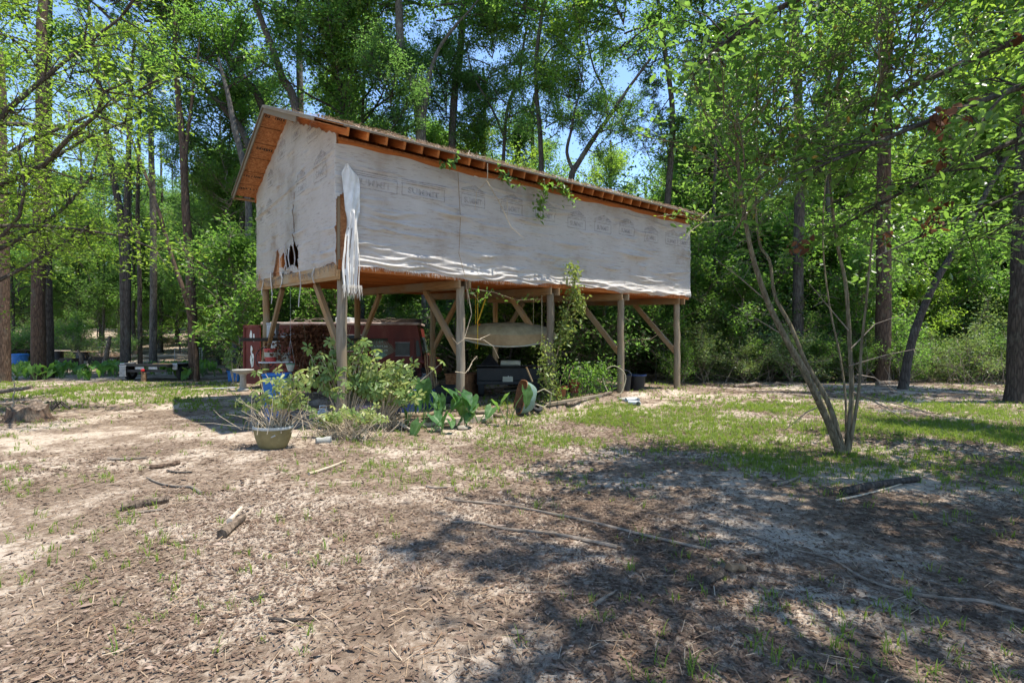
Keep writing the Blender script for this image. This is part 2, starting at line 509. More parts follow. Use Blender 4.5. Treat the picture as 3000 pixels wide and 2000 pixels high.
tp = nt.nodes.new("ShaderNodeBsdfTransparent"); tr = nt.nodes.new("ShaderNodeBsdfTranslucent"); tr.inputs[0].default_value = (.6, .57, .5, 1)
m1 = nt.nodes.new("ShaderNodeMixShader"); m1.inputs[0].default_value = .15
m2 = nt.nodes.new("ShaderNodeMixShader"); m2.inputs[0].default_value = .20
nt.links.new(b.outputs[0], m1.inputs[1]); nt.links.new(tr.outputs[0], m1.inputs[2])
nt.links.new(m1.outputs[0], m2.inputs[1]); nt.links.new(tp.outputs[0], m2.inputs[2])
nt.links.new(m2.outputs[0], out.inputs["Surface"])
M_['wrap'] = m
M_['wrap_plain'] = mat_noise('wrap_plain', [(.3, (.5, .46, .41)), (.7, (.68, .66, .62))], scale=5, rough=.8, bmp=.5, fine=(22, .62, .75, (.34, .28, .22)))
m, nt, b, out = nodes('faded_print')
b.inputs["Base Color"].default_value = (.25, .24, .245, 1); b.inputs["Roughness"].default_value = .8
c = coords(nt); n = N(nt, "ShaderNodeTexNoise", Scale=9, Detail=6, Roughness=.7); nt.links.new(c, n.inputs["Vector"])
r = ramp(nt, n.outputs["Fac"], [(.30, (.48, .48, .48)), (.66, (.94, .94, .94))])
tp = nt.nodes.new("ShaderNodeBsdfTransparent"); ms = nt.nodes.new("ShaderNodeMixShader")
nt.links.new(r.outputs[0], ms.inputs[0]); nt.links.new(b.outputs[0], ms.inputs[1]); nt.links.new(tp.outputs[0], ms.inputs[2]); nt.links.new(ms.outputs[0], out.inputs["Surface"])
M_['print'] = m
M_['stencil'] = flat('black_stencil', (.035, .03, .028), rough=.8)
M_['shingle'] = mat_noise('shingle', [(.3, (.14, .135, .13)), (.7, (.30, .29, .27))], scale=30, rough=.9, bmp=.6)

# posts, cross beams and braces, frame by frame
FR = [.10 + 2.44 * i for i in range(5)]
PB = 5.62
for i, t in enumerate(FR):
    for p, nm in ((.06, 'f'), (PB, 'b')):
        x, y = Lw(t, p)
        gzv = g(x, y)
        rr = .088 if nm == 'f' else .085
        top = 2.66 + TILT * p
        if i == 0 and nm == 'f': top = 2.98
        pole('post', (t, p, gzv - .06), (t, p, top), rr * 1.06, rr * .97, M_['wood_grey'] if nm == 'f' else M_['wood_tan'], SH, seed=i * 7 + (nm == 'b'))
    # pair of cross beams either side of the posts
    o1 = .115 if i else -.115
    lumber('cross_beam', L(t + o1, -.12, 2.70), L(t + o1, PB + .3, 2.70), .045, .17, M_['wood_tan'], SH)
    if i: lumber('cross_beam', L(t - .115, -.1, 2.705), L(t - .115, PB + .28, 2.705), .045, .165, M_['wood_tan'], SH)
    lumber('knee_brace', L(t + .03, .10, 1.22), L(t + .03, 1.62, 2.63), .085, .135, M_['wood_tan'], SH)
    lumber('knee_brace', L(t + .03, PB - .04, 1.10), L(t + .03, PB - 1.5, 2.62), .085, .135, M_['wood_tan'], SH)

for k in range(15):                          # joists under the floor
    p = .1 + k * .414
    lumber('floor_joist', L(.05, p, 2.88), L(TL - .06, p, 2.88), .04, .17, M_['wood_orange'], SH, bevel=0)
lumber('rim_board', L(-.03, -.02, 2.775), L(-.03, WP, 2.775), .045, .21, M_['wood_tan'], SH)
lumber('rim_board', L(TL, -.02, 2.86), L(TL, WP, 2.86), .045, .2, M_['wood_tan'], SH)
lumber('rim_board', L(.0, -.035, 2.87), L(TL, -.035, 2.87), .04, .19, M_['wood_orange'], SH)
lumber('rim_board', L(.0, WP + .03, 2.87), L(TL, WP + .03, 2.87), .04, .19, M_['wood_orange'], SH)
mb = MB(); mb.hexa([L(-.01, -.01, 2.97), L(TL, -.01, 2.97), L(TL, WP, 2.97), L(-.01, WP, 2.97), L(-.01, -.01, 2.995), L(TL, -.01, 2.995), L(TL, WP, 2.995), L(-.01, WP, 2.995)])
mb.build('floor_deck', M_['osb'], SH)

def panel(name, t0, p0, t1, p1, z0, z1, th, mat, parent=SH, zf=None):
    """upright sheet from (t0,p0) to (t1,p1); zf gives the top height"""
    nrm = Vector((p1 - p0, -(t1 - t0), 0)).normalized() * th
    P = []
    for zz in (0, 1):
        for (t, p) in ((t0, p0), (t1, p1)):
            z = z0 if zz == 0 else (zf(p) if zf else z1)
            P.append(L(t, p, z))
    a, b_, c_, d = P[0], P[1], P[3], P[2]
    mb = MB(); mb.hexa([a, b_, b_ - nrm, a - nrm, d, c_, c_ - nrm, d - nrm])
    return mb.build(name, mat, parent)
# sheathing boards behind the wrap
k = 0
for i in range(9):
    ta, tb = i * TL / 9, (i + 1) * TL / 9 - .006
    panel('wall_sheet', ta, .012, tb, .012, 2.84, 5.10, .014, M_['osb'])
    panel('wall_sheet', ta, WP, tb, WP, 2.84, 5.10, .014, M_['osb'])
panel('wall_sheet', TL - .01, .03, TL - .01, 3.0, 2.84, 5, .014, M_['osb'], zf=lambda p: roofz(p) - .12)
panel('wall_sheet', TL - .01, 3.005, TL - .01, 5.98, 2.84, 5, .014, M_['osb'], zf=lambda p: roofz(p) - .12)
top = lambda p: roofz(p) - .12
for (p0, p1, z0, z1, f) in ((.03, 1.2, 2.84, 0, top), (1.205, 2.3, 2.84, 0, top), (2.305, 3.04, 5.02, 0, top), (3.045, 3.70, 5.02, 0, top),
                            (3.705, 4.85, 2.84, 0, top), (4.855, 5.98, 2.84, 0, top)):
    panel('wall_sheet', .012, p1, .012, p0, z0, z1, .014, M_['osb'], zf=f)
lumber('door_stud', L(.06, 3.72, 2.99), L(.06, 3.72, 5.02), .09, .04, M_['wood_orange'], SH)
lumber('door_stud', L(.06, 2.28, 2.99), L(.06, 2.28, 5.02), .09, .04, M_['wood_orange'], SH)
lumber('corner_board', L(.01, -.02, 2.84), L(.01, -.02, 4.95), .05, .03, M_['wood_tan'], SH)

# roof
def roof_slab(name, pa, pb, off, th, mat, ta=T0, tb=T1):
    mb = MB()
    P = [L(ta, pa, roofz(pa) + off), L(tb, pa, roofz(pa) + off), L(tb, pb, roofz(pb) + off), L(ta, pb, roofz(pb) + off)]
    mb.hexa(P + [q + Vector((0, 0, th)) for q in P])
    return mb.build(name, mat, SH)
roof_slab('roof_sheathing', PF, PM - .003, -.001, .018, M_['osb'], ta=T0 + .02)
roof_slab('roof_sheathing', PM + .003, PK, -.001, .018, M_['osb'], ta=T0 + .02)
# shingle courses, each lapping the one below
for s in (0, 1):
    for k in range(20):
        f0, f1 = k / 20, (k + 1.25) / 20
        pa = PF - .03 + (PM - PF) * f0 if s == 0 else PK + .03 - (PK - PM) * f0
        pb = min(PF - .03 + (PM - PF) * f1, PM) if s == 0 else max(PK + .03 - (PK - PM) * f1, PM)
        za, zb = roofz(pa) + .030, roofz(pb) + .021
        mb = MB()
        segs = 24
        rr = random.Random(k + 50 * s)
        for j in range(segs):
            a0 = T0 - .02 + (T1 - T0 + .04) * j / segs; a1 = T0 - .02 + (T1 - T0 + .04) * (j + 1) / segs - .008
            e = rr.uniform(0, .007)
            P = [L(a0, pa, za - .010 + e), L(a1, pa, za - .010 + e), L(a1, pb, zb - .008), L(a0, pb, zb - .008)]
            if s: P = P[::-1]
            mb.hexa(P + [q + Vector((0, 0, .008)) for q in P])
        mb.build('shingle_course', M_['shingle'], SH)
lumber('ridge_board', L(.02, PM, ZR - .10), L(TL, PM, ZR - .10), .04, .15, M_['wood_orange'], SH)
# rafters with exposed tails
for k in range(31):
    t = .03 + k * .345
    for s in (0, 1):
        pa, pb = (PF + .02, PM - .02) if s == 0 else (PK - .02, PM + .02)
        lumber('rafter', L(t, pa, roofz(pa) - .082), L(t, pb, roofz(pb) - .082), .042, .14, M_['wood_orange'], SH, bevel=.003)
lumber('frieze_board', L(.0, -.034, 4.985), L(TL, -.034, 4.985), .02, .12, M_['wood_orange'], SH)
lumber('drip_edge', L(T0 + .45, PF - .01, ZE + .006), L(T1, PF - .01, ZE + .006), .012, .03, M_['wood_grey'], SH, bevel=0)
# rake boards and soffit of the gable overhang
lumber('rake_board', L(T0, PK - .01, roofz(PK) - .075), L(T0, PM + .01, ZR - .075), .03, .145, M_['wood_grey'], SH)
lumber('rake_board', L(T0, .62, roofz(.62) - .075), L(T0, PM - .01, ZR - .075), .03, .145, M_['wood_grey'], SH)
lumber('rake_trim', L(T0 - .03, PK - .0, roofz(PK) - .012), L(T0 - .03, PM, ZR - .012), .02, .05, M_['wood_grey'], SH, bevel=0)
lumber('rake_trim', L(T0 - .03, PF, roofz(PF) - .010), L(T0 - .03, PM, ZR - .012), .02, .05, M_['wood_grey'], SH, bevel=0)
lumber('eave_end_board', L(T0 + .02, PK - .05, roofz(PK) - .09), L(.2, PK - .05, roofz(PK) - .09), .03, .06, M_['wood_tan'], SH)
for s in (0, 1):
    nP = 6
    for k in range(nP):
        f0, f1 = k / nP, (k + 1) / nP
        pa = (PM + .03 + (PK - .08 - PM) * f0) if s else (PM - .03 - (PM - PF - .06) * f0)
        pb = (PM + .03 + (PK - .08 - PM) * f1 - .03) if s else (PM - .03 - (PM - PF - .06) * f1 + .022)
        mb = MB()
        P = [L(T0 + .03, pa, roofz(pa) - .035), L(.02, pa, roofz(pa) - .035), L(.02, pb, roofz(pb) - .035), L(T0 + .03, pb, roofz(pb) - .035)]
        if s == 0: P = P[::-1]
        mb.hexa([q - Vector((0, 0, .012)) for q in P] + P)
        so = mb.build('soffit_panel', M_['osb'], SH)
        if s:                                   # black stencil row on every other panel
            if k % 2 == 0 or k == 5:
                rr = random.Random(k); mb = MB(); u = T0 + .07
                pc = pa + .30 * (pb - pa) if k else pa + .35 * (pb - pa)
                while u < -.04:
                    w_ = rr.uniform(.006, .03)
                    if rr.random() < .8:
                        q0, q1 = pc - rr.uniform(.03, .05), pc + rr.uniform(.03, .05)
                        zq = lambda p: roofz(p) - .0495
                        mb.add([L(u, q0, zq(q0)), L(u, q1, zq(q1)), L(u + w_, q1, zq(q1)), L(u + w_, q0, zq(q0))], [(0, 1, 2, 3)])
                    u += w_ + rr.uniform(.004, .018)
                mb.build('stencil_mark', M_['stencil'], so)
for k in range(1, 6):                           # dark strips added to give the open soffit joints their shade
    pj = PM + .03 + (PK - .08 - PM) * k / 6 - .011
    lumber('soffit_gap_shade', L(T0 + .03, pj, roofz(pj) - .026), L(.02, pj, roofz(pj) - .026), .05, .016, M_['wood_dark'], SH, bevel=0)
# ------------------------------------------------------------------ wrap panels
def ripple(u, z, seed):
    rng = np.random.default_rng(seed)
    o = np.zeros_like(u)
    for i in range(9):
        kz = rng.uniform(45, 130); ku = rng.uniform(.8, 3.2)
        am = .5 + .5 * np.sin(rng.uniform(.5, 2.5) * u + rng.uniform(0, 6) + rng.uniform(1, 4) * z)
        o += am * rng.uniform(.0007, .0022) * np.sin(kz * z + rng.uniform(0, 6.3) + rng.uniform(1, 3.5) * np.sin(ku * u + rng.uniform(0, 6.3)))
    mask = .25 + .9 * np.clip(.5 + .8 * np.sin(u * 1.1 + 2 * np.sin(z * 1.7 + seed)) * np.sin(z * 2.3 + 1.4 * np.sin(u * .8)), 0, 1)
    return o * mask
def pockets(u, z, seed, n, u1, z0, z1):
    rng = np.random.default_rng(seed); o = np.zeros_like(u)
    for i in range(n):
        cu, cz = rng.uniform(0, u1), z0 + (z1 - z0) * rng.random() ** 1.6
        wu, wz = rng.uniform(.12, .60), rng.uniform(.03, .09)
        dz = z - (cz - .05 * np.cos((u - cu) / wu * 1.4))
        o += rng.uniform(.012, .035) * np.exp(-((u - cu) / wu) ** 2) * np.where(dz > 0, np.exp(-(dz / (wz * .35)) ** 2), np.exp(-(dz / wz) ** 2))
    return o
# front
nu, nv = 250, 210
u = np.linspace(-.07, TL + .05, nu); v = np.linspace(0, 1, nv)
U, Vv = np.meshgrid(u, v, indexing='ij')
zbot = 2.835 + .03 * np.sin(u * 1.3 + .6) + .02 * np.sin(u * 4.1) + .012 * np.sin(u * 11.0)
ztop = 4.955 + .02 * np.sin(u * 1.9) + .012 * np.sin(u * 6.1)
Z = zbot[:, None] + (ztop - zbot)[:, None] * Vv
D = ripple(U, Z, 3) + 1.35 * pockets(U, Z, 4, 135, TL, 2.9, 4.9) + .05 * sstep((3.12 - Z) / .28) * (.7 + .35 * np.sin(U * 2.1 + 1) ) \
    + .016 * sstep((3.2 - Z) / .3) * np.sin(Z * 70 + 3 * np.sin(U * 2.7) + 2 * np.sin(U * 6.1 + Z * 9)) * (.4 + .6 * np.sin(U * 3.3) ** 2) * (U < 6.5) + .02 * np.sin(U * .9) * Vv * (1 - Vv) * 4
keep = np.ones((nu - 1, nv - 1), bool)
uc = (U[:-1, :-1] + U[1:, 1:]) / 2; zc = (Z[:-1, :-1] + Z[1:, 1:]) / 2
keep &= ~((uc < .15) & (zc < 4.05 + .9 * uc))            # torn away at the corner
GRID_F = (u, zbot, ztop, D)
P3 = np.stack([U, -.058 - D, Z + TILT * (-.05)], -1).reshape(-1, 3)
idx = np.arange(nu * nv).reshape(nu, nv)
Fc = np.stack([idx[:-1, :-1], idx[1:, :-1], idx[1:, 1:], idx[:-1, 1:]], -1)[keep]
wf = new_obj('house_wrap', fast_mesh('house_wrap', P3, Fc, M_['wrap'], smooth=True), SH)
wf["label"] = "wrinkled wrap sheet along the long side"
# gable
ng, nv = 190, 230
p = np.linspace(-.06, WP + .02, ng)
rz = np.array([roofz(q) for q in p])
ztop = rz - .175 + .02 * np.sin(p * 9) + .015 * np.sin(p * 23 + 1)
zbot = 2.85 + .05 * np.sin(p * 2.3 + 1.0) + .025 * np.sin(p * 7.7) + .015 * np.sin(p * 19)
Pp, Vv = np.meshgrid(p, np.linspace(0, 1, nv), indexing='ij')
Z = zbot[:, None] + (ztop - zbot)[:, None] * Vv
D = ripple(Pp, Z, 13) + pockets(Pp, Z, 14, 70, WP, 3, 6) + .03 * np.exp(-((Z - (4.85 - .06 * Pp)) / .03) ** 2) \
    + .02 * np.exp(-((Z - 5.3 - .06 * Pp) / .05) ** 2) * np.sin(Pp * 3) ** 2
pc = (Pp[:-1, :-1] + Pp[1:, 1:]) / 2; zc = (Z[:-1, :-1] + Z[1:, 1:]) / 2
keep = np.ones(pc.shape, bool)
hb = 2.93 + .13 * np.abs(np.sin((pc - 2.2) * 3.6)); ht = 3.50 - .20 * np.abs(pc - 2.55) + .04 * np.sin(pc * 21)
keep &= ~((pc > 2.2) & (pc < 3.60) & (np.abs(pc - 3.12 - .03 * np.sin(zc * 20)) > .05) & (zc > hb) & (zc < ht))
keep &= ~((pc > 3.66) & (pc < 4.28) & (zc > 2.86) & (zc < 3.52 - .5 * (pc - 3.6) ** 2 * 3))
keep &= ~((np.abs(pc - 2.52 - .02 * np.sin(zc * 8)) < .035 * np.clip((4.7 - zc) / 1.2, 0, 1)) & (zc > 3.3) & (zc < 4.7))
keep &= ~((pc > 5.5) & (zc < 2.98 + .1 * np.sin(pc * 30)))
GRID_G = (p, zbot, ztop, D)
P3 = np.stack([-.045 - D, Pp, Z + TILT * Pp], -1).reshape(-1, 3)
idx = np.arange(ng * nv).reshape(ng, nv)
Fc = np.stack([idx[:-1, :-1], idx[:-1, 1:], idx[1:, 1:], idx[1:, :-1]], -1)[keep]
new_obj('house_wrap', fast_mesh('house_wrap', P3, Fc, M_['wrap'], smooth=True), SH)["label"] = "torn wrap sheet on the gable end"
# plain wrap on the two hidden sides
panel('house_wrap', TL + .035, WP, TL + .035, .02, 2.86, 5, .004, M_['wrap_plain'], zf=lambda q: min(roofz(q), 5.6) - .15)
panel('house_wrap', 0, WP + .06, TL, WP + .06, 2.86, 5.0, .004, M_['wrap_plain'])
# interior darkness comes from the closed box itself

# fringe threads along the torn foot
def fringe(name, fn, n, ln, seed, parent):
    rng = random.Random(seed); mb = MB()
    for i in range(n):
        a = fn(rng.random())
        l = rng.uniform(*ln); dx = Vector((rng.uniform(-.02, .02), rng.uniform(-.02, .02), -l))
        w = Vector((rng.uniform(.0015, .004),) * 2 + (0,))
        mid = a + dx * .5 + Vector((rng.uniform(-.012, .012), rng.uniform(-.012, .012), 0))
        mb.add([a - w, a + w, mid + w, mid - w, a + dx + w * .5, a + dx - w * .5], [(0, 1, 2, 3), (3, 2, 4, 5)])
    o = mb.build(name, M_['wrap_plain'], parent); o["kind"] = "stuff"
    return o
fringe('frayed_threads', lambda f: Vector((.3 + f * (TL - .3), -.058 - .05 * random.uniform(.6, 1.3), 2.85 + .03 * math.sin((.3 + f * 10) * 1.3 + .6))), 1100, (.03, .09), 1, wf)
fringe('frayed_threads', lambda f: L(-.055, f * 6, 2.86 + .05 * math.sin(f * 13.8 + 1)), 420, (.04, .16), 2, SH)
# long rags hanging from the gable foot
for (pp, z0, ln, w0, sd) in ((4.25, 3.0, .75, .12, 1), (3.35, 2.95, .35, .16, 2), (2.0, 2.9, .75, .02, 3), (5.2, 2.88, .42, .10, 4), (1.1, 2.9, .3, .03, 5), (2.75, 3.42, .50, .10, 6), (3.05, 3.5, .62, .05, 7), (2.42, 3.5, .55, .02, 8)):
    rr = random.Random(sd); mb = MB(); rows = []
    for k in range(14):
        f = k / 13; w_ = w0 * (1 - .75 * f) * rr.uniform(.75, 1.1) + .004
        c_ = pp + .09 * f * rr.uniform(.6, 1.2) * (1 if sd in (1, 2) else -.2)
        rows.append([L(-.075 - .02 * math.sin(f * 5 + sd) - .012 * math.cos(j * 2.2), c_ + w_ * (j / 4 - .5), z0 - ln * f) for j in range(5)])
    for k in range(13):
        for j in range(4):
            mb.add([rows[k][j], rows[k][j + 1], rows[k + 1][j + 1], rows[k + 1][j]], [(0, 1, 2, 3)])
    mb.build('wrap_rag', M_['wrap_plain'], SH, smooth=True)
# gathered flap hanging at the near corner
mb = MB(); nr, nc = 60, 22; rows = []
rr = random.Random(3)
for k in range(nr):
    f = k / (nr - 1); z = 4.62 - 2.12 * f
    wd = (.05 + .25 * sstep(np.array(f / .1))) * (1 - .45 * math.exp(-((f - .48) / .10) ** 2)) + .02 * math.sin(f * 17)
    wd = float(wd)
    cx = .17 + .03 * math.sin(f * 5) - .05 * max(0, .1 - f) * 10 + .03 * f
    row = []
    for j in range(nc):
        a = j / (nc - 1) - .5
        fold = .03 * math.sin(a * 8 + 2.2 * math.sin(f * 5)) * (.4 + .5 * f) + (.018 * math.sin(a * 21 + 1.2 * math.sin(f * 4)) if f > .4 else .008 * math.sin(a * 17 + f * 31)) + .006 * math.sin(f * 23 + a * 6)
        out_ = .12 + .10 * sstep(np.array((f - .1) / .4)) * (1 - abs(a))
        zz = z - (.13 * abs(math.sin(a * 13 + 1)) if k == nr - 1 else 0)
        row.append(Vector((cx + wd * a, -float(out_) - fold, zz)))
    rows.append(row)
for k in range(nr - 1):
    for j in range(nc - 1):
        if k > 30 and (j % 5 == 3) and (k + 2 * j) % 19 > 2: continue
        mb.add([rows[k][j], rows[k][j + 1], rows[k + 1][j + 1], rows[k + 1][j]], [(0, 1, 2, 3)])
fl = mb.build('wrap_flap', M_['wrap_plain'], SH, smooth=True)
fl["label"] = "loose white flap of wrap gathered at the corner"
fringe('frayed_threads', lambda f: Vector((.02 + .34 * f, -.2 + random.uniform(-.04, .04), 2.52)), 160, (.06, .26), 9, fl)

# printed marks on the wrap: a framed word under a roof-shaped emblem
def text_mesh(s, size, off=0.0):
    cu = bpy.data.curves.new('t', 'FONT'); cu.body = s; cu.size = size; cu.align_x = 'CENTER'; cu.offset = off; cu.resolution_u = 2
    ob = bpy.data.objects.new('t', cu); col.objects.link(ob)
    dg = bpy.context.evaluated_depsgraph_get()
    me = bpy.data.meshes.new_from_object(ob.evaluated_get(dg))
    bpy.data.objects.remove(ob)
    return me
def logo_mesh(wide):
    me = text_mesh('SUMMIT', .15, .006)
    bm = bmesh.new(); bm.from_mesh(me)
    for v in bm.verts: v.co.x *= (1.25 if wide else .8)
    hw = .46 if wide else .30
    def rect(x0, y0, x1, y1): bm.faces.new([bm.verts.new((x0, y0, 0)), bm.verts.new((x1, y0, 0)), bm.verts.new((x1, y1, 0)), bm.verts.new((x0, y1, 0))])
    for y0, y1 in ((.155, .175), (.19, .205), (.225, .25), (-.065, -.045)): rect(-hw, y0, hw, y1)
    rect(-hw, -.045, -hw + .02, .155); rect(hw - .02, -.045, hw, .155)
    if not wide:
        bm.faces.new([bm.verts.new((-.3, .26, 0)), bm.verts.new((.3, .26, 0)), bm.verts.new((.05, .38, 0)), bm.verts.new((-.12, .33, 0))])
    me2 = bpy.data.meshes.new('printed_mark'); bm.to_mesh(me2); bm.free()
    me2.materials.append(M_['print'])
    return me2
lgW, lgN = logo_mesh(True), logo_mesh(False)
def on_wrap(grid, a, z):
    """depth of the wrinkled sheet at (a, z)"""
    ax, zb, zt, D_ = grid
    fi = np.clip((a - ax[0]) / (ax[-1] - ax[0]) * (len(ax) - 1), 0, len(ax) - 1.001); i0 = int(fi)
    f = fi - i0
    zb_ = zb[i0] * (1 - f) + zb[i0 + 1] * f; zt_ = zt[i0] * (1 - f) + zt[i0 + 1] * f
    gj = np.clip((z - zb_) / (zt_ - zb_) * (D_.shape[1] - 1), 0, D_.shape[1] - 1.001); j0 = int(gj); h_ = gj - j0
    return (D_[i0, j0] * (1 - h_) + D_[i0, j0 + 1] * h_) * (1 - f) + (D_[i0 + 1, j0] * (1 - h_) + D_[i0 + 1, j0 + 1] * h_) * f
def wrap_print(me0, fn):
    bm = bmesh.new(); bm.from_mesh(me0); bmesh.ops.triangulate(bm, faces=bm.faces[:])
    for it in range(6):
        ed = [e_ for e_ in bm.edges if e_.calc_length() > .022]
        if not ed: break
        bmesh.ops.subdivide_edges(bm, edges=ed, cuts=1); bmesh.ops.triangulate(bm, faces=[f_ for f_ in bm.faces if len(f_.verts) > 3])
    for v in bm.verts: v.co = fn(v.co.x, v.co.y)
    me = bpy.data.meshes.new('printed_mark'); bm.to_mesh(me); bm.free(); me.materials.append(M_['print'])
    return new_obj('printed_mark', me, SH)
for i, (t, z) in enumerate(((.62, 4.32), (1.62, 4.33), (2.75, 4.36), (3.75, 4.35), (4.72, 4.36), (5.72, 4.30), (6.62, 4.32), (7.5, 4.36), (8.5, 4.3), (9.42, 4.32), (10.0, 4.33))):
    def fn(x, y, t=t, z=z):
        a, b2 = t + x, z + y
        return Vector((a, -.058 - on_wrap(GRID_F, a, b2) - .011, b2 + TILT * -.05))
    wrap_print(lgW if i < 2 else lgN, fn)
for (pp, z, sc) in ((1.2, 5.38, 1.0), (2.35, 5.70, 1.1), (3.45, 5.55, 1.05), (4.5, 5.10, 1.0), (.75, 4.55, 1.25), (1.95, 4.50, 1.1), (4.6, 4.42, 1.0), (5.45, 4.36, 1.0)):
    def fn(x, y, pp=pp, z=z, sc=sc):
        a, b2 = pp - x * sc, z + y * sc
        return Vector((-.045 - on_wrap(GRID_G, a, b2) - .011, a, b2 + TILT * a))
    wrap_print(lgN, fn)
# pine straw and leaf debris on the roof
rng = np.random.default_rng(77); n = 5200
tt = rng.uniform(T0 + .3, T1, n) ; pf = PF + (PM - PF) * rng.random(n) ** 1.9
zz = ZE + SL * (pf - PF) + .035 + rng.random(n) ** 2 * .07 + TILT * pf
ang = rng.uniform(0, 6.28, n); ln = rng.uniform(.05, .2, n); w_ = rng.uniform(.0015, .004, n)
dx = np.stack([np.cos(ang), np.sin(ang), rng.normal(0, .25, n) + np.sin(ang) * SL], -1) * ln[:, None] * .5
px_ = np.stack([-np.sin(ang), np.cos(ang), rng.normal(0, .3, n)], -1) * w_[:, None]
C = np.stack([tt, pf, zz], -1)
V = np.stack([C - dx - px_, C - dx + px_, C + dx + px_, C + dx - px_], 1).reshape(-1, 3)
o = new_obj('roof_debris', fast_mesh('roof_debris', V, np.arange(4 * n).reshape(-1, 4), M_['straw'], rnd=np.repeat(rng.random(n), 4)), SH); o["kind"] = "stuff"
# ------------------------------------------------------------------ foliage makers
def unit(a): return a / np.maximum(np.linalg.norm(a, axis=-1, keepdims=True), 1e-9)

def leaf_cloud(C, size, rng, up=.5, aspect=.45, droop=.15, six=False):
    """one folded leaf per centre; returns verts, quads, rnd"""
    n = len(C)
    ax = unit(rng.normal(0, 1, (n, 3)) * np.array([1, 1, .55]) + np.array([0, 0, -droop]))
    nr = rng.normal(0, 1, (n, 3)) + np.array([0, 0, up * 3])
    nr = unit(nr - ax * np.sum(nr * ax, -1, keepdims=True))
    sd = np.cross(nr, ax)
    s = size * rng.uniform(.45, 1.5, (n, 1))
    b = C - ax * s * .5; t = C + ax * s * .5 - nr * s * .10
    l = C + sd * s * aspect * .5 + nr * s * .07; r = C - sd * s * aspect * .5 + nr * s * .07
    rn = np.clip(rng.beta(2, 2, n), 0, 1)
    if not six:
        V = np.stack([b, r, t, l], 1).reshape(-1, 3)
        return V, np.arange(4 * n).reshape(-1, 4), np.repeat(rn, 4)
    l1 = C + sd * s * aspect * .5 - ax * s * .15 + nr * s * .06; r1 = C - sd * s * aspect * .5 - ax * s * .15 + nr * s * .06
    l2 = C + sd * s * aspect * .42 + ax * s * .18 + nr * s * .02; r2 = C - sd * s * aspect * .42 + ax * s * .18 + nr * s * .02
    V = np.stack([b, r1, r2, t, l2, l1], 1).reshape(-1, 3)
    k = np.arange(n)[:, None] * 6
    Q = np.concatenate([k + np.array([0, 1, 2, 3]), k + np.array([0, 3, 4, 5])])
    return V, Q, np.repeat(rn, 6)

def tube_np(pts, rads, n=5):
    mb = MB(); mb.tube(pts, rads, n, cap=False)
    return np.array([tuple(q) for q in mb.v]), np.array(mb.f)

def merge(parts):
    """parts: (V, F, rnd, mat index)"""
    Vs, Fs, Rs, Ms = [], [], [], []; b = 0
    for V, F_, r_, mi in parts:
        Vs.append(V); Fs.append(F_ + b); Rs.append(r_); Ms.append(np.full(len(F_), mi)); b += len(V)
    return np.concatenate(Vs), np.concatenate(Fs), np.concatenate(Rs), np.concatenate(Ms)

def branch_path(rng, a, d, ln, n=5, up=.15, wob=.18):
    pts = [np.array(a, float)]; d = unit(np.array(d, float))
    for i in range(n):
        d = unit(d + rng.normal(0, wob, 3) + np.array([0, 0, up * .3]))
        pts.append(pts[-1] + d * ln / n)
    return pts, d

def crown_mesh(name, seed, Rr, Hh, limbs, leaves, size, mat, twigmat, aspect=.45, shape='round', droop=.15, six=False, sigma=.27, up=.5, dirs=None, base_z=0.05, sub=4, rs=1.0):
    rng = np.random.default_rng(seed)
    parts = []; nodes_ = []
    for i in range(limbs):
        f = base_z + (1 - base_z) * (i + rng.random()) / limbs
        prof = math.sin(math.pi * min(1, .12 + .88 * f)) ** .6 if shape == 'round' else (1 - f * .75)
        az = rng.uniform(0, 6.283) if dirs is None else rng.uniform(*dirs)
        ln = Rr * (prof * rng.uniform(.65, 1.1) + .12)
        el = rng.uniform(.05, .65) + .5 * f if shape == 'round' else rng.uniform(-.1, .3)
        a = np.array([rng.normal(0, .05), rng.normal(0, .05), f * Hh * .85])
        d = np.array([math.cos(az) * math.cos(el), math.sin(az) * math.cos(el), math.sin(el)])
        pts, dd = branch_path(rng, a, d, ln, 5, up=.1)
        r0 = (.012 + .012 * ln) * rs
        V, F_ = tube_np(pts, np.linspace(r0, r0 * .35, 6), 5); parts.append((V, F_, np.full(len(V), .5), 1))
        for j in range(1, 6):
            nodes_.append((pts[j], .6 if j < 3 else 1.0))
            for q in range(sub if j > 1 else 1):
                dv = unit(dd + rng.normal(0, .75, 3))
                l2 = ln * rng.uniform(.16, .38)
                p2, _ = branch_path(rng, pts[j], dv, l2, 3, up=.0, wob=.3)
                V, F_ = tube_np(p2, np.linspace(r0 * .32, .003, 4), 3); parts.append((V, F_, np.full(len(V), .5), 1))
                for k in (1, 2, 3): nodes_.append((p2[k], 1.0))
    P = np.array([q[0] for q in nodes_]); w = np.array([q[1] for q in nodes_]) * rng.uniform(.15, 1.4, len(nodes_)) ** 1.5
    pick = rng.choice(len(P), leaves, p=w / w.sum())
    C = P[pick] + rng.normal(0, sigma * .62, (leaves, 3)) * np.array([1, 1, .75])
    V, Q, rn = leaf_cloud(C, size, rng, up=up, aspect=aspect, droop=droop, six=six)
    # some clumps lighter or darker in their own pigment
    tone = rng.normal(0, .13, len(P))[pick]
    rn = np.clip(rn + np.repeat(tone, len(V) // leaves), 0, 1)
    parts.append((V, Q, rn, 0))
    V, Fq, rn, mi = merge(parts)
    return fast_mesh(name, V, Fq, [mat, twigmat], midx=mi, rnd=rn)

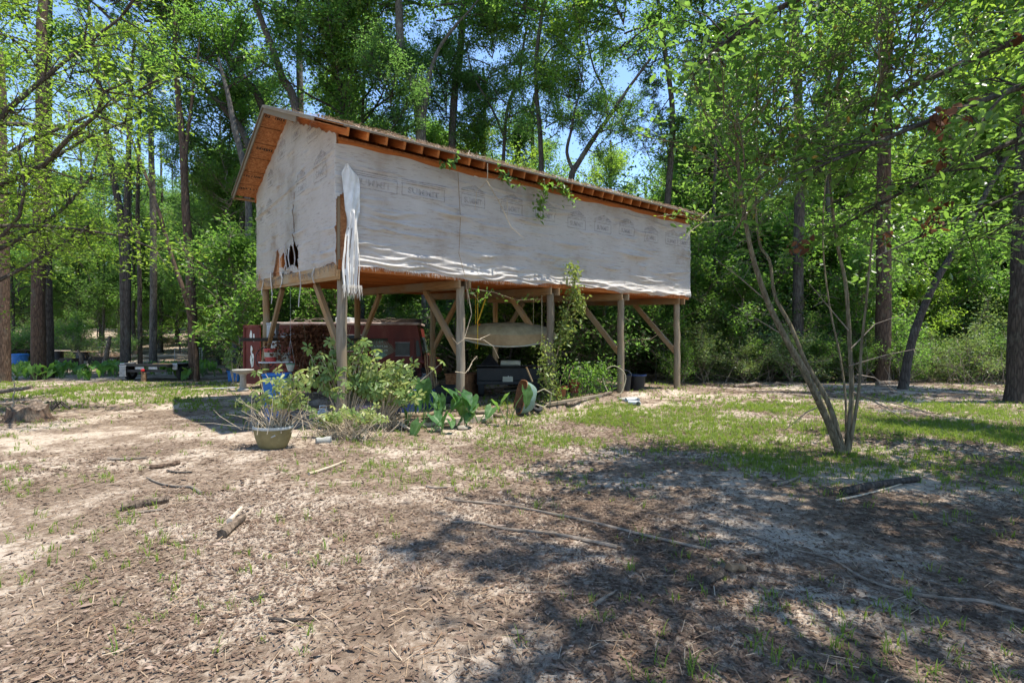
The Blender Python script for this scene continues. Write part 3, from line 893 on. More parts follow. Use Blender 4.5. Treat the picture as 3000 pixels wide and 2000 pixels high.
def pine_crown(name, seed, Rr, Hh, mat, twigmat, tufts=420, needles=26):
    rng = np.random.default_rng(seed); parts = []; P = []
    for i in range(26):
        f = (i + rng.random()) / 26; az = rng.uniform(0, 6.283)
        ln = Rr * (1 - .65 * f) * rng.uniform(.6, 1.1)
        d = np.array([math.cos(az), math.sin(az), rng.uniform(-.1, .45)])
        pts, dd = branch_path(rng, (0, 0, f * Hh), d, ln, 5, up=.25)
        V, F_ = tube_np(pts, np.linspace(.035, .01, 6), 4); parts.append((V, F_, np.full(len(V), .5), 1))
        for j in range(2, 6):
            P.append(pts[j])
            for q in range(3):
                p2, _ = branch_path(rng, pts[j], dd + rng.normal(0, .7, 3), ln * .28, 2, up=.3)
                P += p2[1:]
    P = np.array(P); C0 = P[rng.choice(len(P), tufts)] + rng.normal(0, .1, (tufts, 3))
    C = np.repeat(C0, needles, 0); n = len(C)
    ax = unit(rng.normal(0, 1, (n, 3)) + np.array([0, 0, .35])); s = rng.uniform(.13, .24, (n, 1))
    sd = unit(np.cross(ax, rng.normal(0, 1, (n, 3)))) * .007
    V = np.stack([C - sd, C + sd, C + ax * s + sd * .5, C + ax * s - sd * .5], 1).reshape(-1, 3)
    rn = np.repeat(np.clip(np.repeat(rng.beta(2, 3, tufts), needles) + rng.normal(0, .1, n), 0, 1), 4)
    parts.append((V, np.arange(4 * n).reshape(-1, 4), rn, 0))
    V, Fq, rn, mi = merge(parts)
    return fast_mesh(name, V, Fq, [mat, twigmat], midx=mi, rnd=rn)

tw = M_['bark_dark']
CR = {}
for i in range(4):
    CR['mid%d' % i] = crown_mesh('crown', 100 + i, 3.1, 6.0, 26, 16000, .13, M_['leaf_mid'], tw, sigma=.36)
    CR['brt%d' % i] = crown_mesh('crown', 200 + i, 2.9, 5.5, 24, 12000, .15, M_['leaf_bright'], tw, sigma=.36)
for i in range(3):
    CR['drk%d' % i] = crown_mesh('crown', 300 + i, 2.7, 5.5, 26, 15000, .15, M_['leaf_dark'], tw, sigma=.34, aspect=.36)
    CR['tall%d' % i] = crown_mesh('crown', 400 + i, 2.6, 9.5, 34, 17000, .16, M_['leaf_mid'], tw, sigma=.36)
    CR['und%d' % i] = crown_mesh('crown', 500 + i, 1.9, 4.2, 24, 9500, .115, M_['leaf_mid' if i else 'leaf_bright'], M_['twig'], sigma=.27, base_z=.12)
    CR['bush%d' % i] = crown_mesh('foliage', 600 + i, 1.4, 1.9, 22, 5200, .085, M_[('leaf_dark', 'leaf_mid', 'leaf_pale')[i]], M_['twig'], sigma=.2, base_z=.1)
for i in range(5):
    CR['spr%d' % i] = crown_mesh('crown', 900 + i, 2.5, 4.4, 17, 5200, .15, M_['leaf_bright' if i == 1 else 'leaf_mid'], tw, sigma=.34, sub=3)
for i in range(3):
    CR['shd%d' % i] = crown_mesh('crown', 950 + i, 2.7, 3.6, 12, 850, .15, M_['leaf_mid'], tw, sigma=.17, sub=2)
for i in range(2):
    CR['pine%d' % i] = pine_crown('crown', 700 + i, 2.4, 6.5, M_['leaf_pine'], tw)

# ------------------------------------------------------------------ trees
def trunk_from_px(pts_px, Y, widths, mat, parent, M0, name='trunk', n=11, seed=0, Ys=None, ext=0, foot=True):
    """tube through photo pixels at distance Y, in the tree's own coordinates"""
    P = []
    for i, (x, y) in enumerate(pts_px):
        yy = Ys[i] if Ys else Y
        P.append(W(x, y, yy))
    rad = [w_ / F * Y / 2 for w_ in widths]
    # smooth: subdivide
    Q, Rr = [], []
    for i in range(len(P) - 1):
        for k in range(4):
            f = k / 4
            p0 = P[max(i - 1, 0)]; p1 = P[i]; p2 = P[i + 1]; p3 = P[min(i + 2, len(P) - 1)]
            q = .5 * ((2 * p1) + (p2 - p0) * f + (2 * p0 - 5 * p1 + 4 * p2 - p3) * f * f + (3 * p1 - p0 - 3 * p2 + p3) * f ** 3)
            Q.append(q); Rr.append(rad[i] * (1 - f) + rad[i + 1] * f)
    Q.append(P[-1]); Rr.append(rad[-1])
    if ext:
        d = (Q[-1] - Q[-4]).normalized(); Q.append(Q[-1] + d * ext * .5 + Vector((.1, 0, 0))); Rr.append(Rr[-1] * .75)
        Q.append(Q[-1] + d * ext * .5); Rr.append(Rr[-2] * .4)
    if foot:
        Rr[0] *= 1.3; Rr[1] *= 1.08
    mb = MB(); mb.tube([q - M0 for q in Q], Rr, n, jit=.07, seed=seed)
    return mb.build(name, mat, parent, smooth=True), Q

def add_crown(parent, key, pos, sc, rz, squash=1.0, name='crown'):
    o = new_obj(name, CR[key], parent)
    o.location = pos; o.rotation_euler = (random.uniform(-.12, .12), random.uniform(-.12, .12), rz)
    o.scale = (sc, sc, sc * squash)
    return o

random.seed(11)
D2 = 3000 / 2352.0
def px(pts): return [(a * D2, b_ * D2) for a, b_ in pts]

def traced_tree(label, path, Y, widths, crowns, mat='bark', forks=(), group=None, name='forest_tree', ext=3.0, seed=0):
    """path in screen units of the 2352-wide view; crowns: (x, y, key, scale) in the same units with a depth offset"""
    pts = px(path)
    b0 = W(pts[0][0], pts[0][1], Y); gx0, gy0 = b0.x, Y
    base = Vector((gx0, gy0, g(gx0, gy0)))
    e = empty(name, base, 0, label, 'tree', group)
    yb = 1000 + (H - base.z + .08) * F / Y
    pts2 = [(pts[0][0], yb)] + ([p_ for p_ in pts if p_[1] < yb - 25])
    wd = [widths[0] * D2] + [widths[0] * D2 * (1 - k / (len(pts2) - 1)) + widths[1] * D2 * k / (len(pts2) - 1) for k in range(1, len(pts2))]
    tr, Q = trunk_from_px(pts2, Y, wd, M_[mat], e, base, seed=seed, ext=ext)
    for fk, w0, w1 in forks:
        fp = px(fk)
        trunk_from_px(fp, Y, [w0 * D2 + (w1 - w0) * D2 * k / (len(fp) - 1) for k in range(len(fp))], M_[mat], e, base, 'limb', seed=seed + 5, ext=1.5, foot=False)
    for (cx_, cy_, key, sc, dy) in crowns:
        q = W(cx_ * D2, cy_ * D2, Y + dy) - base
        add_crown(e, key, q, sc, random.uniform(0, 6.28))
    return e

# left group
traced_tree('stout dark trunk rising left of the planted bed, its foot hidden in broad leaves', [(8, 850), (7, 700), (5, 500), (0, 300)], 20, (28, 22), [(-60, 330, 'spr0', 1, 1), (60, 480, 'spr1', .5, 2)], 'bark_red', seed=1)
traced_tree('thick brown pine trunk, stouter of two standing close in the planted bed', [(88, 840), (88, 650), (92, 450), (95, 250), (95, 60)], 21.5, (29, 20), [(60, 180, 'spr0', 1.1, 1)], 'bark_red', seed=2)
traced_tree('slimmer brown pine trunk leaning beside the stouter one in the planted bed', [(112, 830), (108, 650), (105, 450), (108, 250), (110, 20)], 22.5, (22, 17), [(150, 260, 'spr2', .9, 3)], 'bark', seed=3)
traced_tree('tall crooked double trunk behind the black trailer, bending left as it climbs', [(285, 830), (284, 640), (278, 500), (262, 420), (243, 300), (228, 200), (212, 100)], 24, (17, 10),
            [(200, 130, 'pine0', 1.1, 1), (330, 60, 'spr4', 1, 3)], 'bark', forks=[([(292, 830), (293, 640), (291, 480), (296, 330), (300, 220), (302, 150)], 15, 8)], seed=4)
traced_tree('slim straight dark trunk just right of the crooked double trunk', [(322, 800), (320, 620), (316, 520), (318, 380), (322, 200)], 29, (10, 7), [(330, 330, 'mid3', .9, 0)], 'bark_dark', seed=5)
traced_tree('straight grey pine trunk beyond the wire frame in the bed', [(352, 800), (353, 640), (352, 500), (347, 330), (345, 180)], 28, (17, 10), [(345, 120, 'pine1', 1.1, 0), (360, 300, 'pine0', .6, 0)], 'bark_grey', seed=6)
traced_tree('reddish scarred trunk forking high up, standing right of the black trailer', [(446, 856), (440, 700), (432, 560), (425, 450), (420, 340), (408, 210), (402, 120)], 21.5, (24, 10),
            [(380, 60, 'spr1', 1, 1), (470, 250, 'spr3', .8, 1), (400, 420, 'spr3', .5, 2)], 'bark_red', forks=[([(424, 400), (430, 320), (440, 240), (446, 170)], 9, 5)], seed=7)
traced_tree('thin bare trunk leaning left across the scarred forking tree', [(450, 820), (428, 690), (402, 612), (386, 560), (366, 490), (345, 430), (312, 345), (292, 300)], 20.5, (11, 5), [(275, 215, 'spr1', .6, 1)], 'bark_red', seed=8)
traced_tree('pale mottled trunk close behind the gable end of the shed', [(568, 800), (570, 600), (571, 480), (560, 380), (540, 300)], 21, (19, 13), [(520, 250, 'spr2', .9, 1), (530, 520, 'und1', .8, 2)], 'bark_grey', seed=9)
# limbs leaning over the gable
traced_tree('leaning tree whose long limb arches left above the gable peak', [(640, 840), (620, 500), (565, 320), (520, 255), (480, 212), (420, 165), (335, 112), (262, 52)], 23, (20, 7),
            [(330, 90, 'spr4', .9, 0), (430, 160, 'spr2', .9, 0), (250, 50, 'spr0', .9, 0)], 'bark_dark', ext=2, seed=10)
traced_tree('dark tree leaning left behind the roof ridge, second limb of the leaning pair', [(690, 840), (660, 500), (602, 245), (560, 182), (520, 128), (472, 62), (430, 0)], 24, (22, 11),
            [(560, 120, 'spr4', .9, 0), (440, -20, 'spr2', 1.0, 0), (520, 210, 'drk2', .5, 0)], 'bark', ext=3, seed=11)
traced_tree('tall dark tree rising behind the roof just right of the gable peak', [(720, 840), (705, 500), (678, 245), (650, 182), (626, 112), (600, 45), (575, -30)], 22, (22, 12),
            [(640, 40, 'spr2', 1.0, 0), (670, 120, 'spr4', .8, 1), (730, 120, 'spr0', 1.0, 0), (800, 60, 'spr2', 1.0, 1), (770, 200, 'drk1', .7, 2)], 'bark', ext=3, seed=12)
traced_tree('pale straight pine trunk seen above the shed roof near its peak', [(700, 840), (693, 500), (690, 240), (688, 130), (690, 0)], 27, (17, 13), [(690, -60, 'pine0', 1.2, 0)], 'bark_grey', seed=13)
# behind the roof, middle
traced_tree('forked grey oak behind the roof with two thick stems', [(985, 800), (975, 500), (965, 290), (958, 230), (938, 165), (920, 95), (916, 0)], 22, (30, 17),
            [(900, -10, 'mid3', 1, 0), (1000, 60, 'spr2', 1.0, 0), (840, 150, 'spr4', 1.0, 1), (880, 250, 'spr1', .9, 1), (900, 330, 'drk0', .75, 0), (860, 20, 'spr0', 1.0, 0)], 'bark_grey',
            forks=[([(968, 300), (978, 230), (985, 180), (1008, 112), (1050, 55)], 14, 6)], seed=14)
traced_tree('straight brown trunk behind the roof right of the forked oak', [(1035, 800), (1035, 500), (1042, 240), (1055, 140), (1064, 20)], 24, (20, 15), [(1070, 20, 'spr2', 1.1, 0), (1130, 90, 'spr4', 1.0, 0), (1020, 290, 'drk2', .8, 0), (1090, 330, 'drk1', .6, 0)], 'bark', seed=15)
traced_tree('slender tree with spread limbs above the middle of the eave', [(1150, 800), (1152, 520), (1158, 335), (1168, 240), (1192, 180), (1200, 120)], 23, (11, 5),
            [(1180, 90, 'spr3', .9, 0), (1120, 210, 'spr0', .8, 0), (1200, 230, 'spr1', .7, 0), (1170, 340, 'spr3', .7, 0)], 'bark_dark', forks=[([(1160, 320), (1130, 250), (1095, 190), (1080, 150)], 6, 3)], seed=16)
traced_tree('slim dark straight trunk standing against blue sky above the long eave', [(1250, 800), (1248, 520), (1244, 400), (1240, 300), (1232, 210), (1233, 120), (1244, 40)], 21, (15, 8),
            [(1235, 40, 'spr2', 1.0, 0), (1290, 90, 'spr1', .8, 0), (1200, 60, 'spr4', .9, 1), (1270, 190, 'spr0', .5, 0), (1250, 330, 'spr3', .6, 0)], 'bark_dark', forks=[([(1233, 190), (1248, 140), (1268, 110), (1310, 90)], 5, 3)], seed=17)
traced_tree('dark oak forking wide just above the eave with sky behind', [(1305, 800), (1308, 520), (1312, 410), (1330, 372), (1368, 312), (1400, 268), (1442, 205)], 20, (20, 7),
            [(1335, 230, 'spr1', .75, 0), (1440, 150, 'spr2', .9, 0), (1380, 60, 'spr0', .9, 0), (1370, 360, 'spr3', .55, -.5), (1310, 310, 'spr1', .55, 0), (1430, 340, 'spr3', .5, 0)], 'bark_dark',
            forks=[([(1318, 395), (1302, 350), (1312, 300), (1318, 262)], 9, 5), ([(1395, 275), (1388, 210), (1365, 160), (1350, 100)], 7, 3)], seed=18)
traced_tree('grey trunk behind the far end of the eave, half hidden by leaves', [(1525, 800), (1530, 520), (1538, 400), (1545, 280), (1538, 190), (1520, 80)], 22, (18, 10),
            [(1560, 80, 'spr2', 1.0, 0), (1500, 380, 'pine1', .55, 1), (1590, 260, 'spr1', .8, 0), (1500, 200, 'spr4', .7, 0), (1620, 120, 'spr0', 1.0, 0), (1540, 400, 'spr3', .6, 0)], 'bark', seed=19)
# right
traced_tree('tall mottled pine trunk in the thicket beyond the end of the shed', [(1832, 820), (1834, 600), (1836, 400), (1832, 200), (1822, 0)], 20, (26, 18), [(1800, -40, 'mid0', 1.1, 0), (1880, 180, 'tall1', .6, 2)], 'bark', seed=20)
traced_tree('thick brown pine trunk standing behind the multi-stem tree', [(2028, 820), (2030, 600), (2030, 400), (2034, 200), (2040, 0)], 18.5, (33, 24), [(2060, 60, 'mid1', 1, 1)], 'bark_red', seed=21)
traced_tree('dark curving trunk leaning right over pine straw', [(2074, 905), (2086, 820), (2108, 742), (2150, 645), (2202, 560), (2250, 470), (2300, 380)], 15.5, (20, 9), [(2290, 300, 'brt3', .75, 0), (2180, 420, 'und1', .7, 1)], 'bark_dark', seed=22)
traced_tree('massive dark trunk at the edge of the grass on the right', [(2338, 935), (2342, 800), (2348, 600), (2356, 350), (2362, 100)], 12.6, (46, 34), [(2420, 100, 'mid2', 1.0, 1)], 'bark_dark', seed=23)
traced_tree('slender dark trunk in the thicket right of the shed corner', [(1640, 800), (1642, 640), (1640, 480), (1645, 300)], 21, (10, 7), [(1650, 330, 'tall2', .6, 1)], 'bark_dark', seed=24)
traced_tree('dark trunk between the two big pines, deep in the thicket', [(1930, 800), (1932, 600), (1935, 400), (1930, 150)], 25, (16, 11), [(1940, 200, 'tall0', .8, 0)], 'bark_dark', seed=25)

# shared trunks for the untraced forest
TRK = []
for i in range(5):
    rr = random.Random(40 + i); mb = MB(); pts = []; rad = []
    x = y = 0.
    for k in range(12):
        f = k / 11
        pts.append((x, y, 15 * f - .15)); rad.append(.19 * (1 - .62 * f) * (1.5 if k == 0 else 1))
        x += rr.uniform(-.14, .14); y += rr.uniform(-.14, .14)
    mb.tube(pts, rad, 10, jit=.06, seed=i)
    o = mb.build('trunk', M_[('bark', 'bark_red', 'bark_dark', 'bark_grey', 'bark')[i]], smooth=True)
    TRK.append(o.data); bpy.data.objects.remove(o)
UTR = []
for i in range(3):
    rr = random.Random(60 + i); mb = MB()
    pts = [(rr.uniform(-.05, .05) * k, rr.uniform(-.05, .05) * k, .42 * k - .1) for k in range(9)]
    mb.tube(pts, [.045 * (1 - .08 * k) for k in range(9)], 7)
    o = mb.build('trunk', M_['bark_dark'], smooth=True); UTR.append(o.data); bpy.data.objects.remove(o)

def plain_tree(x, y, tk, sc, keys, label, group, cz=6.5, cs=1.0, name='forest_tree'):
    e = empty(name, (x, y, g(x, y)), random.uniform(0, 6.28), label, 'tree', group)
    o = new_obj('trunk', TRK[tk], e); o.scale = (sc, sc, 1 + .1 * (sc - 1))
    for i, k in enumerate(keys):
        add_crown(e, k, (random.uniform(-.4, .4), random.uniform(-.4, .4), cz + i * 4.2), cs * random.uniform(.85, 1.15), random.uniform(0, 6.28))
    return e
def under_tree(x, y, k, sc, label, group, cz=.55):
    e = empty('understory_tree', (x, y, g(x, y)), random.uniform(0, 6.28), label, 'tree', group)
    o = new_obj('trunk', UTR[k % 3], e); o.scale = (sc, sc, sc)
    add_crown(e, 'und%d' % (k % 3), (0, 0, cz * sc), sc, random.uniform(0, 6.28))
    return e
def bush(x, y, k, sc, label, group, sq=1.0):
    e = empty('shrub', (x, y, g(x, y)), random.uniform(0, 6.28), label, 'shrub', group)
    o = add_crown(e, 'bush%d' % (k % 3), (0, 0, -.05), sc, random.uniform(0, 6.28), sq, name='foliage')
    mb = MB(); rr = random.Random(k)
    for q in range(4):
        a = rr.uniform(0, 6.28)
        mb.tube([(0, 0, -.1), (.25 * math.cos(a), .25 * math.sin(a), .5 * sc), (.5 * math.cos(a), .5 * math.sin(a), 1.05 * sc)], [.02, .014, .008], 5)
    mb.build('stem', M_['twig'], e)
    return e

rng = random.Random(5)
placed = []
def free(x, y, d):
    for (a, b_) in placed:
        if (a - x) ** 2 + (b_ - y) ** 2 < d * d: return False
    placed.append((x, y)); return True
def in_sky(x, y):
    f = 1500 + F * x / y
    return 1580 < f < 1900
# tall trees of the wood in rows
kinds = ['mid', 'mid', 'brt', 'drk', 'tall', 'pine']
cnt = 0
for tr_ in range(900):
    y = rng.uniform(24, 66); x = rng.uniform(-1.15, 1.15) * y
    if not free(x, y, 3.2 if y < 40 else 4.2): continue
    if in_sky(x, y) and rng.random() < .93: continue
    fx = 1500 + F * x / y
    clear = fx < 620 and y < 50
    if clear and (y < 38 or rng.random() < .6): continue
    k = rng.choice(kinds)
    cz = rng.uniform(5.5, 8.5) if clear else rng.uniform(2.5, 6.5)
    keys = [k + str(rng.randrange(2 if k == 'pine' else (3 if k in ('drk', 'tall') else 4)))]
    if k != 'tall': keys.append(rng.choice(['mid', 'brt', 'drk']) + str(rng.randrange(3)))
    ad = {'mid': 'mid-green broadleaf', 'brt': 'bright yellow-green', 'drk': 'dark-leaved', 'tall': 'tall narrow-crowned', 'pine': 'needle-leaved pine'}[k]
    if y < 45: L_, gr = ad + ' tree standing in the wood behind the yard', ad + ' trees of the wood'
    else: L_, gr = 'distant ' + ad + ' tree deep at the back of the wood', 'distant ' + ad + ' trees'
    plain_tree(x, y, rng.randrange(5), rng.uniform(.7, 1.35), keys, L_, gr, cz=cz, cs=rng.uniform(.85, 1.15))
    cnt += 1
    if cnt > 118: break
# understory
cnt = 0
for tr_ in range(900):
    y = rng.uniform(19.5, 46); x = rng.uniform(-1.1, 1.1) * y
    fx = 1500 + F * x / y
    if fx < 640 and (y < 35 or rng.random() < .55): continue
    if not free(x, y, 1.7): continue
    k = rng.randrange(3); sc_ = rng.uniform(.75, 1.35); ad = ('bright', 'green')[k > 0]; sz_ = 'small' if sc_ < 1.05 else 'larger'
    under_tree(x, y, k, sc_, '%s %s-leaved understory tree growing beneath the tall wood' % (sz_, ad), '%s %s understory trees' % (sz_, ad))
    cnt += 1
    if cnt > 105: break
# thicket of shrubs to the right and behind the shed
cnt = 0
for tr_ in range(1400):
    y = rng.uniform(19.5, 31); x = rng.uniform(-.35, 1.15) * y
    fx = 1500 + F * x / y
    ymin = 20.5 if fx < 1640 else 19.6
    if y < ymin or not free(x, y, 1.35): continue
    k = rng.randrange(3); sc_ = rng.uniform(.95, 1.75); ad = ('dark', 'green', 'pale green')[k]; sz_ = 'low' if sc_ < 1.35 else 'tall'
    bush(x, y, k, sc_, '%s %s twiggy shrub in the thicket along the edge of the wood' % (sz_, ad), '%s %s shrubs of the thicket' % (sz_, ad))
    cnt += 1
    if cnt > 90: break
cnt = 0
for tr_ in range(300):                           # low growth far left and beyond the slope
    y = rng.uniform(44, 62); x = rng.uniform(-1.1, .2) * y
    if not free(x, y, 1.6): continue
    bush(x, y, rng.randrange(3), rng.uniform(1.1, 1.9), 'dark rounded shrub far beyond the sandy slope', 'shrubs beyond the slope')
    cnt += 1
    if cnt > 45: break

# shaded middle distance on the left, crowns held above the sand
for k, (fx_, Y_) in enumerate(((40, 31), (150, 35), (230, 33), (300, 38), (395, 34), (470, 36), (560, 33), (640, 30), (95, 41), (350, 43), (520, 42), (610, 40), (690, 37))):
    x_ = (fx_ - 1500) / F * Y_
    e = plain_tree(x_, Y_, (2, 0, 2, 3)[k % 4], (.5, .62, .75)[k % 3], [('drk0', 'mid1', 'drk2', 'mid3')[k % 4], ('und1', 'drk1', 'und2')[k % 3]], 'slim dark-trunked tree on the sandy slope beyond the planted bed', 'slim trees of the slope', cz=(2.6, 3.2, 2.2)[k % 3], cs=(.75, .9, .8)[k % 3])
# dense leafy trees that wall off the right side
cnt = 0
for tr_ in range(900):
    y = rng.uniform(21.5, 28); x = rng.uniform(.12, 1.08) * y
    fx = 1500 + F * x / y
    if not free(x, y, .9): continue
    k = rng.randrange(3); sc_ = rng.uniform(1.35, 2.1)
    under_tree(x, y, k, sc_, 'tall full-crowned young tree in the leafy wall right of the shed', 'young trees right of the shed', cz=.1)
    cnt += 1
    if cnt > 24: break
for k in range(16):
    Y_ = 18.2 + 1.3 * ((k * 7) % 5) / 4; x_ = ((1990 + 66 * k) - 1500) / F * Y_
    bush(x_, Y_, 1 + k % 2, .62 + .2 * ((k * 3) % 4) / 3, 'low pale-leaved shrub along the front of the thicket', 'low shrubs at the front of the thicket')
cnt = 0
for tr_ in range(200):
    y = rng.uniform(27, 42); x = (rng.uniform(-40, 720) - 1500) / F * y
    if not free(x, y, 1.3): continue
    bush(x, y, rng.randrange(3), rng.uniform(.7, 1.15), 'low shrub growing on the sandy slope beyond the bed', 'low shrubs of the slope')
    cnt += 1
    if cnt > 15: break
# far wood that closes the view: one mass of leaves
rg = np.random.default_rng(9); n = 90000
a_ = rg.uniform(-1.0, 1.0, n); Yf = rg.uniform(68, 84, n); Xf = a_ * Yf * 1.25
hmax = 9 + 2.0 * np.sin(Xf * .19) + 2 * np.sin(Xf * .47 + 1)
Zf = gz(Xf, Yf) + rg.random(n) ** 1.1 * hmax
fxp = 1500 + F * Xf / Yf
sel = ~((fxp > 1560) & (fxp < 1900) & (Zf > 9))
C = np.stack([Xf, Yf, Zf], -1)[sel]
V, Q, rn = leaf_cloud(C, .75, rg, up=.4, aspect=.55)
o = new_obj('far_wood', fast_mesh('far_wood', V, Q, M_['leaf_mid'], rnd=rn)); tag(o, 'far green wall of the wood closing the view', 'wood', kind='stuff')
# ------------------------------------------------------------------ near trees
def place_mesh(name, me, parent, loc=(0, 0, 0), rz=0, sc=1):
    o = new_obj(name, me, parent); o.location = loc; o.rotation_euler = (0, 0, rz); o.scale = (sc,) * 3
    return o
# bright leafy tree left of the frame
bx, by = -11.6, 10.6
e = empty('leafy_tree', (bx, by, g(bx, by)), 0, 'bright yellow-green leafy tree overhanging the left side of the yard', 'tree')
mb = MB(); mb.tube([(0, 0, -.2), (.1, 0, 2), (.3, .1, 4.5), (.4, 0, 7), (.5, .1, 9.5)], [.22, .17, .14, .1, .05], 12, jit=.05); mb.build('trunk', M_['bark_red'], e, smooth=True)
me = crown_mesh('crown', 31, 4.1, 8.6, 50, 46000, .09, M_['leaf_bright'], M_['bark'], aspect=.42, sigma=.36, up=.35, six=False)
place_mesh('crown', me, e, (.2, 0, 1.9))
# multi-stem tree at the right
base = G(1938 * D2, 1042 * D2)
YM = base.y
e = empty('multi_stem_tree', base, 0, 'multi-stemmed grey tree in the grass, four stems splaying from one foot', 'tree')
stems = [([(1930, 1038), (1905, 975), (1880, 920), (1855, 868), (1800, 768), (1762, 690), (1732, 600), (1716, 530), (1700, 420), (1690, 330)], 25, 9, -.5),
         ([(1938, 1040), (1915, 960), (1893, 905), (1850, 830), (1815, 745), (1780, 680), (1768, 600), (1745, 560), (1735, 470)], 18, 7, .35),
         ([(1946, 1040), (1953, 960), (1956, 880), (1950, 760), (1942, 650), (1925, 570), (1912, 480), (1905, 380)], 17, 7, .1),
         ([(1950, 1040), (1964, 955), (1974, 880), (1978, 800), (1990, 690), (2000, 580), (2010, 470)], 11, 5, -.2),
         ([(1942, 1040), (1943, 930), (1930, 820), (1905, 700), (1890, 560), (1895, 420)], 8, 4, .5)]
for i, (st, w0, w1, dy) in enumerate(stems):
    q = px(st); k = len(q)
    trunk_from_px(q, YM, [(w0 * .7 + (w1 - w0) * .7 * j / (k - 1)) * D2 for j in range(k)], M_['bark_olive'], e, base, 'stem', n=10, seed=i,
                  Ys=[YM + dy * j / (k - 1) * 1.6 for j in range(k)], ext=1.2, foot=(i < 3))
tips = [(1716, 500, -.9), (1735, 440, .0), (1905, 380, -.4), (2010, 440, -.8), (1895, 400, -.2), (1790, 420, -.5), (1700, 590, -.6), (1780, 300, -.4), (2080, 330, -.6), (2060, 250, -.7)]
for i, (x, y, dy) in enumerate(tips):
    me = crown_mesh('crown', 800 + i, 1.3, 1.8, 11, 760, .085, M_['leaf_glossy'], M_['bark_olive'], aspect=.42, sigma=.22, six=True, up=.7, rs=.42)
    place_mesh('crown', me, e, W(x * D2, y * D2, YM + dy) - base)
# bare side twigs low on the stems
mb = MB(); rr = random.Random(4)
for (x0, y0, x1, y1) in ((1960, 900, 2100, 985), (1968, 860, 2060, 900), (1890, 930, 1800, 990), (1860, 860, 1740, 640), (1950, 760, 1850, 640), (1955, 800, 2080, 720), (1950, 840, 2110, 800), (1960, 905, 2170, 960), (1800, 770, 1680, 700), (1760, 690, 1650, 600)):
    a, b_ = W(x0 * D2, y0 * D2, YM) - base, W(x1 * D2, y1 * D2, YM + rr.uniform(-.4, .4)) - base
    c_ = (a + b_) / 2 + Vector((0, rr.uniform(-.1, .1), rr.uniform(0, .1)))
    mb.tube([a, c_, b_], [.010, .007, .003], 5)
    for q in range(3):
        s_ = a.lerp(b_, rr.uniform(.4, .95)); mb.tube([s_, s_ + Vector((rr.uniform(-.25, .25), rr.uniform(-.2, .2), rr.uniform(-.1, .25)))], [.004, .002], 4)
mb.build('twigs', M_['twig'], e)
# overhanging oak beside the frame on the right: limbs reach in from its trunk
tx, ty = 9.0, 5.4
e = empty('overhanging_oak', (tx, ty, g(tx, ty)), 0, 'oak reaching in from the right with drooping branches and rusty dead leaves', 'tree')
tz = g(tx, ty); B0 = Vector((tx, ty, tz))
mb = MB(); mb.tube([(0, 0, -.2), (-.1, 0, 2.5), (.05, .1, 5), (-.2, 0, 8), (0, .1, 11)], [.33, .26, .22, .16, .08], 12, jit=.05); mb.build('trunk', M_['bark'], e, smooth=True)
limbs = [([(0, 0, 6.6), (-1.8, .3, 6.9), (-3.4, .3, 6.4), (-5.0, .2, 5.7), (-6.3, .4, 5.1), (-7.0, .5, 4.6)], .085),
         ([(0, 0, 5.6), (-1.5, .9, 5.7), (-3.0, 1.2, 5.2), (-4.6, 1.4, 4.5), (-6.0, 1.5, 3.9)], .07),
         ([(0, 0, 4.6), (-1.2, .6, 4.6), (-2.4, .9, 4.2), (-3.8, 1.2, 3.6), (-4.8, 1.5, 3.0)], .06),
         ([(0, 0, 7.6), (-1.5, -.4, 8.2), (-3.4, -.6, 7.8), (-5.2, -.6, 7.0)], .08),
         ([(0, 0, 4.0), (-.9, 1.5, 4.1), (-2.1, 2.4, 3.5), (-3.2, 3.0, 2.9)], .05),
         ([(0, 0, 5.0), (-1.6, .2, 4.9), (-3.2, .1, 4.4), (-4.6, .3, 3.9), (-5.6, .5, 3.5)], .06),
         ([(0, 0, 3.6), (-.8, .9, 3.9), (-1.6, 1.7, 3.5), (-2.3, 2.2, 3.0)], .04)]
rg = np.random.default_rng(3); nodesP = []
for li, (P, r0) in enumerate(limbs):
    mb = MB(); mb.tube(P, [r0 * (1 - .8 * k / (len(P) - 1)) for k in range(len(P))], 8, jit=.05, seed=li)
    for k in range(1, len(P)):
        a, b_ = Vector(P[k - 1]), Vector(P[k])
        for q in range(13):
            s_ = a.lerp(b_, rg.random())
            dv = Vector((rg.normal(-.25, .5), rg.normal(0, .6), rg.normal(-.15, .35))).normalized()
            ln = rg.uniform(.35, 1.15)
            m1 = s_ + dv * ln * .5 + Vector((0, 0, .04)); m2 = s_ + dv * ln + Vector((0, 0, -.08))
            mb.tube([s_, m1, m2], [.012, .008, .003], 4)
            for f in (.35, .6, .8, 1.0): nodesP.append(tuple(s_.lerp(m2, f)))
    mb.build('limb', M_['bark_dark'], e, smooth=True)
P = np.array(nodesP)
pick = rg.integers(0, len(P), 10000)
C = P[pick] + rg.normal(0, .11, (len(pick), 3))
V, Q, rn = leaf_cloud(C, .098, rg, up=.8, aspect=.5, six=True)
rn = np.minimum(rn, .92)
new_obj('crown', fast_mesh('crown', V, Q, M_['leaf_glossy'], rnd=rn), e)
pk = rg.choice(len(P), 34)
C = np.concatenate([P[i] + rg.normal(0, .07, (11, 3)) for i in pk])
V, Q, rn = leaf_cloud(C, .12, rg, up=.1, aspect=.5, six=True, droop=1.0)
new_obj('dead_leaves', fast_mesh('dead_leaves', V, Q, M_['leaf_brown'], rnd=rn), e)["label"] = 'rusty clusters of dead leaves'
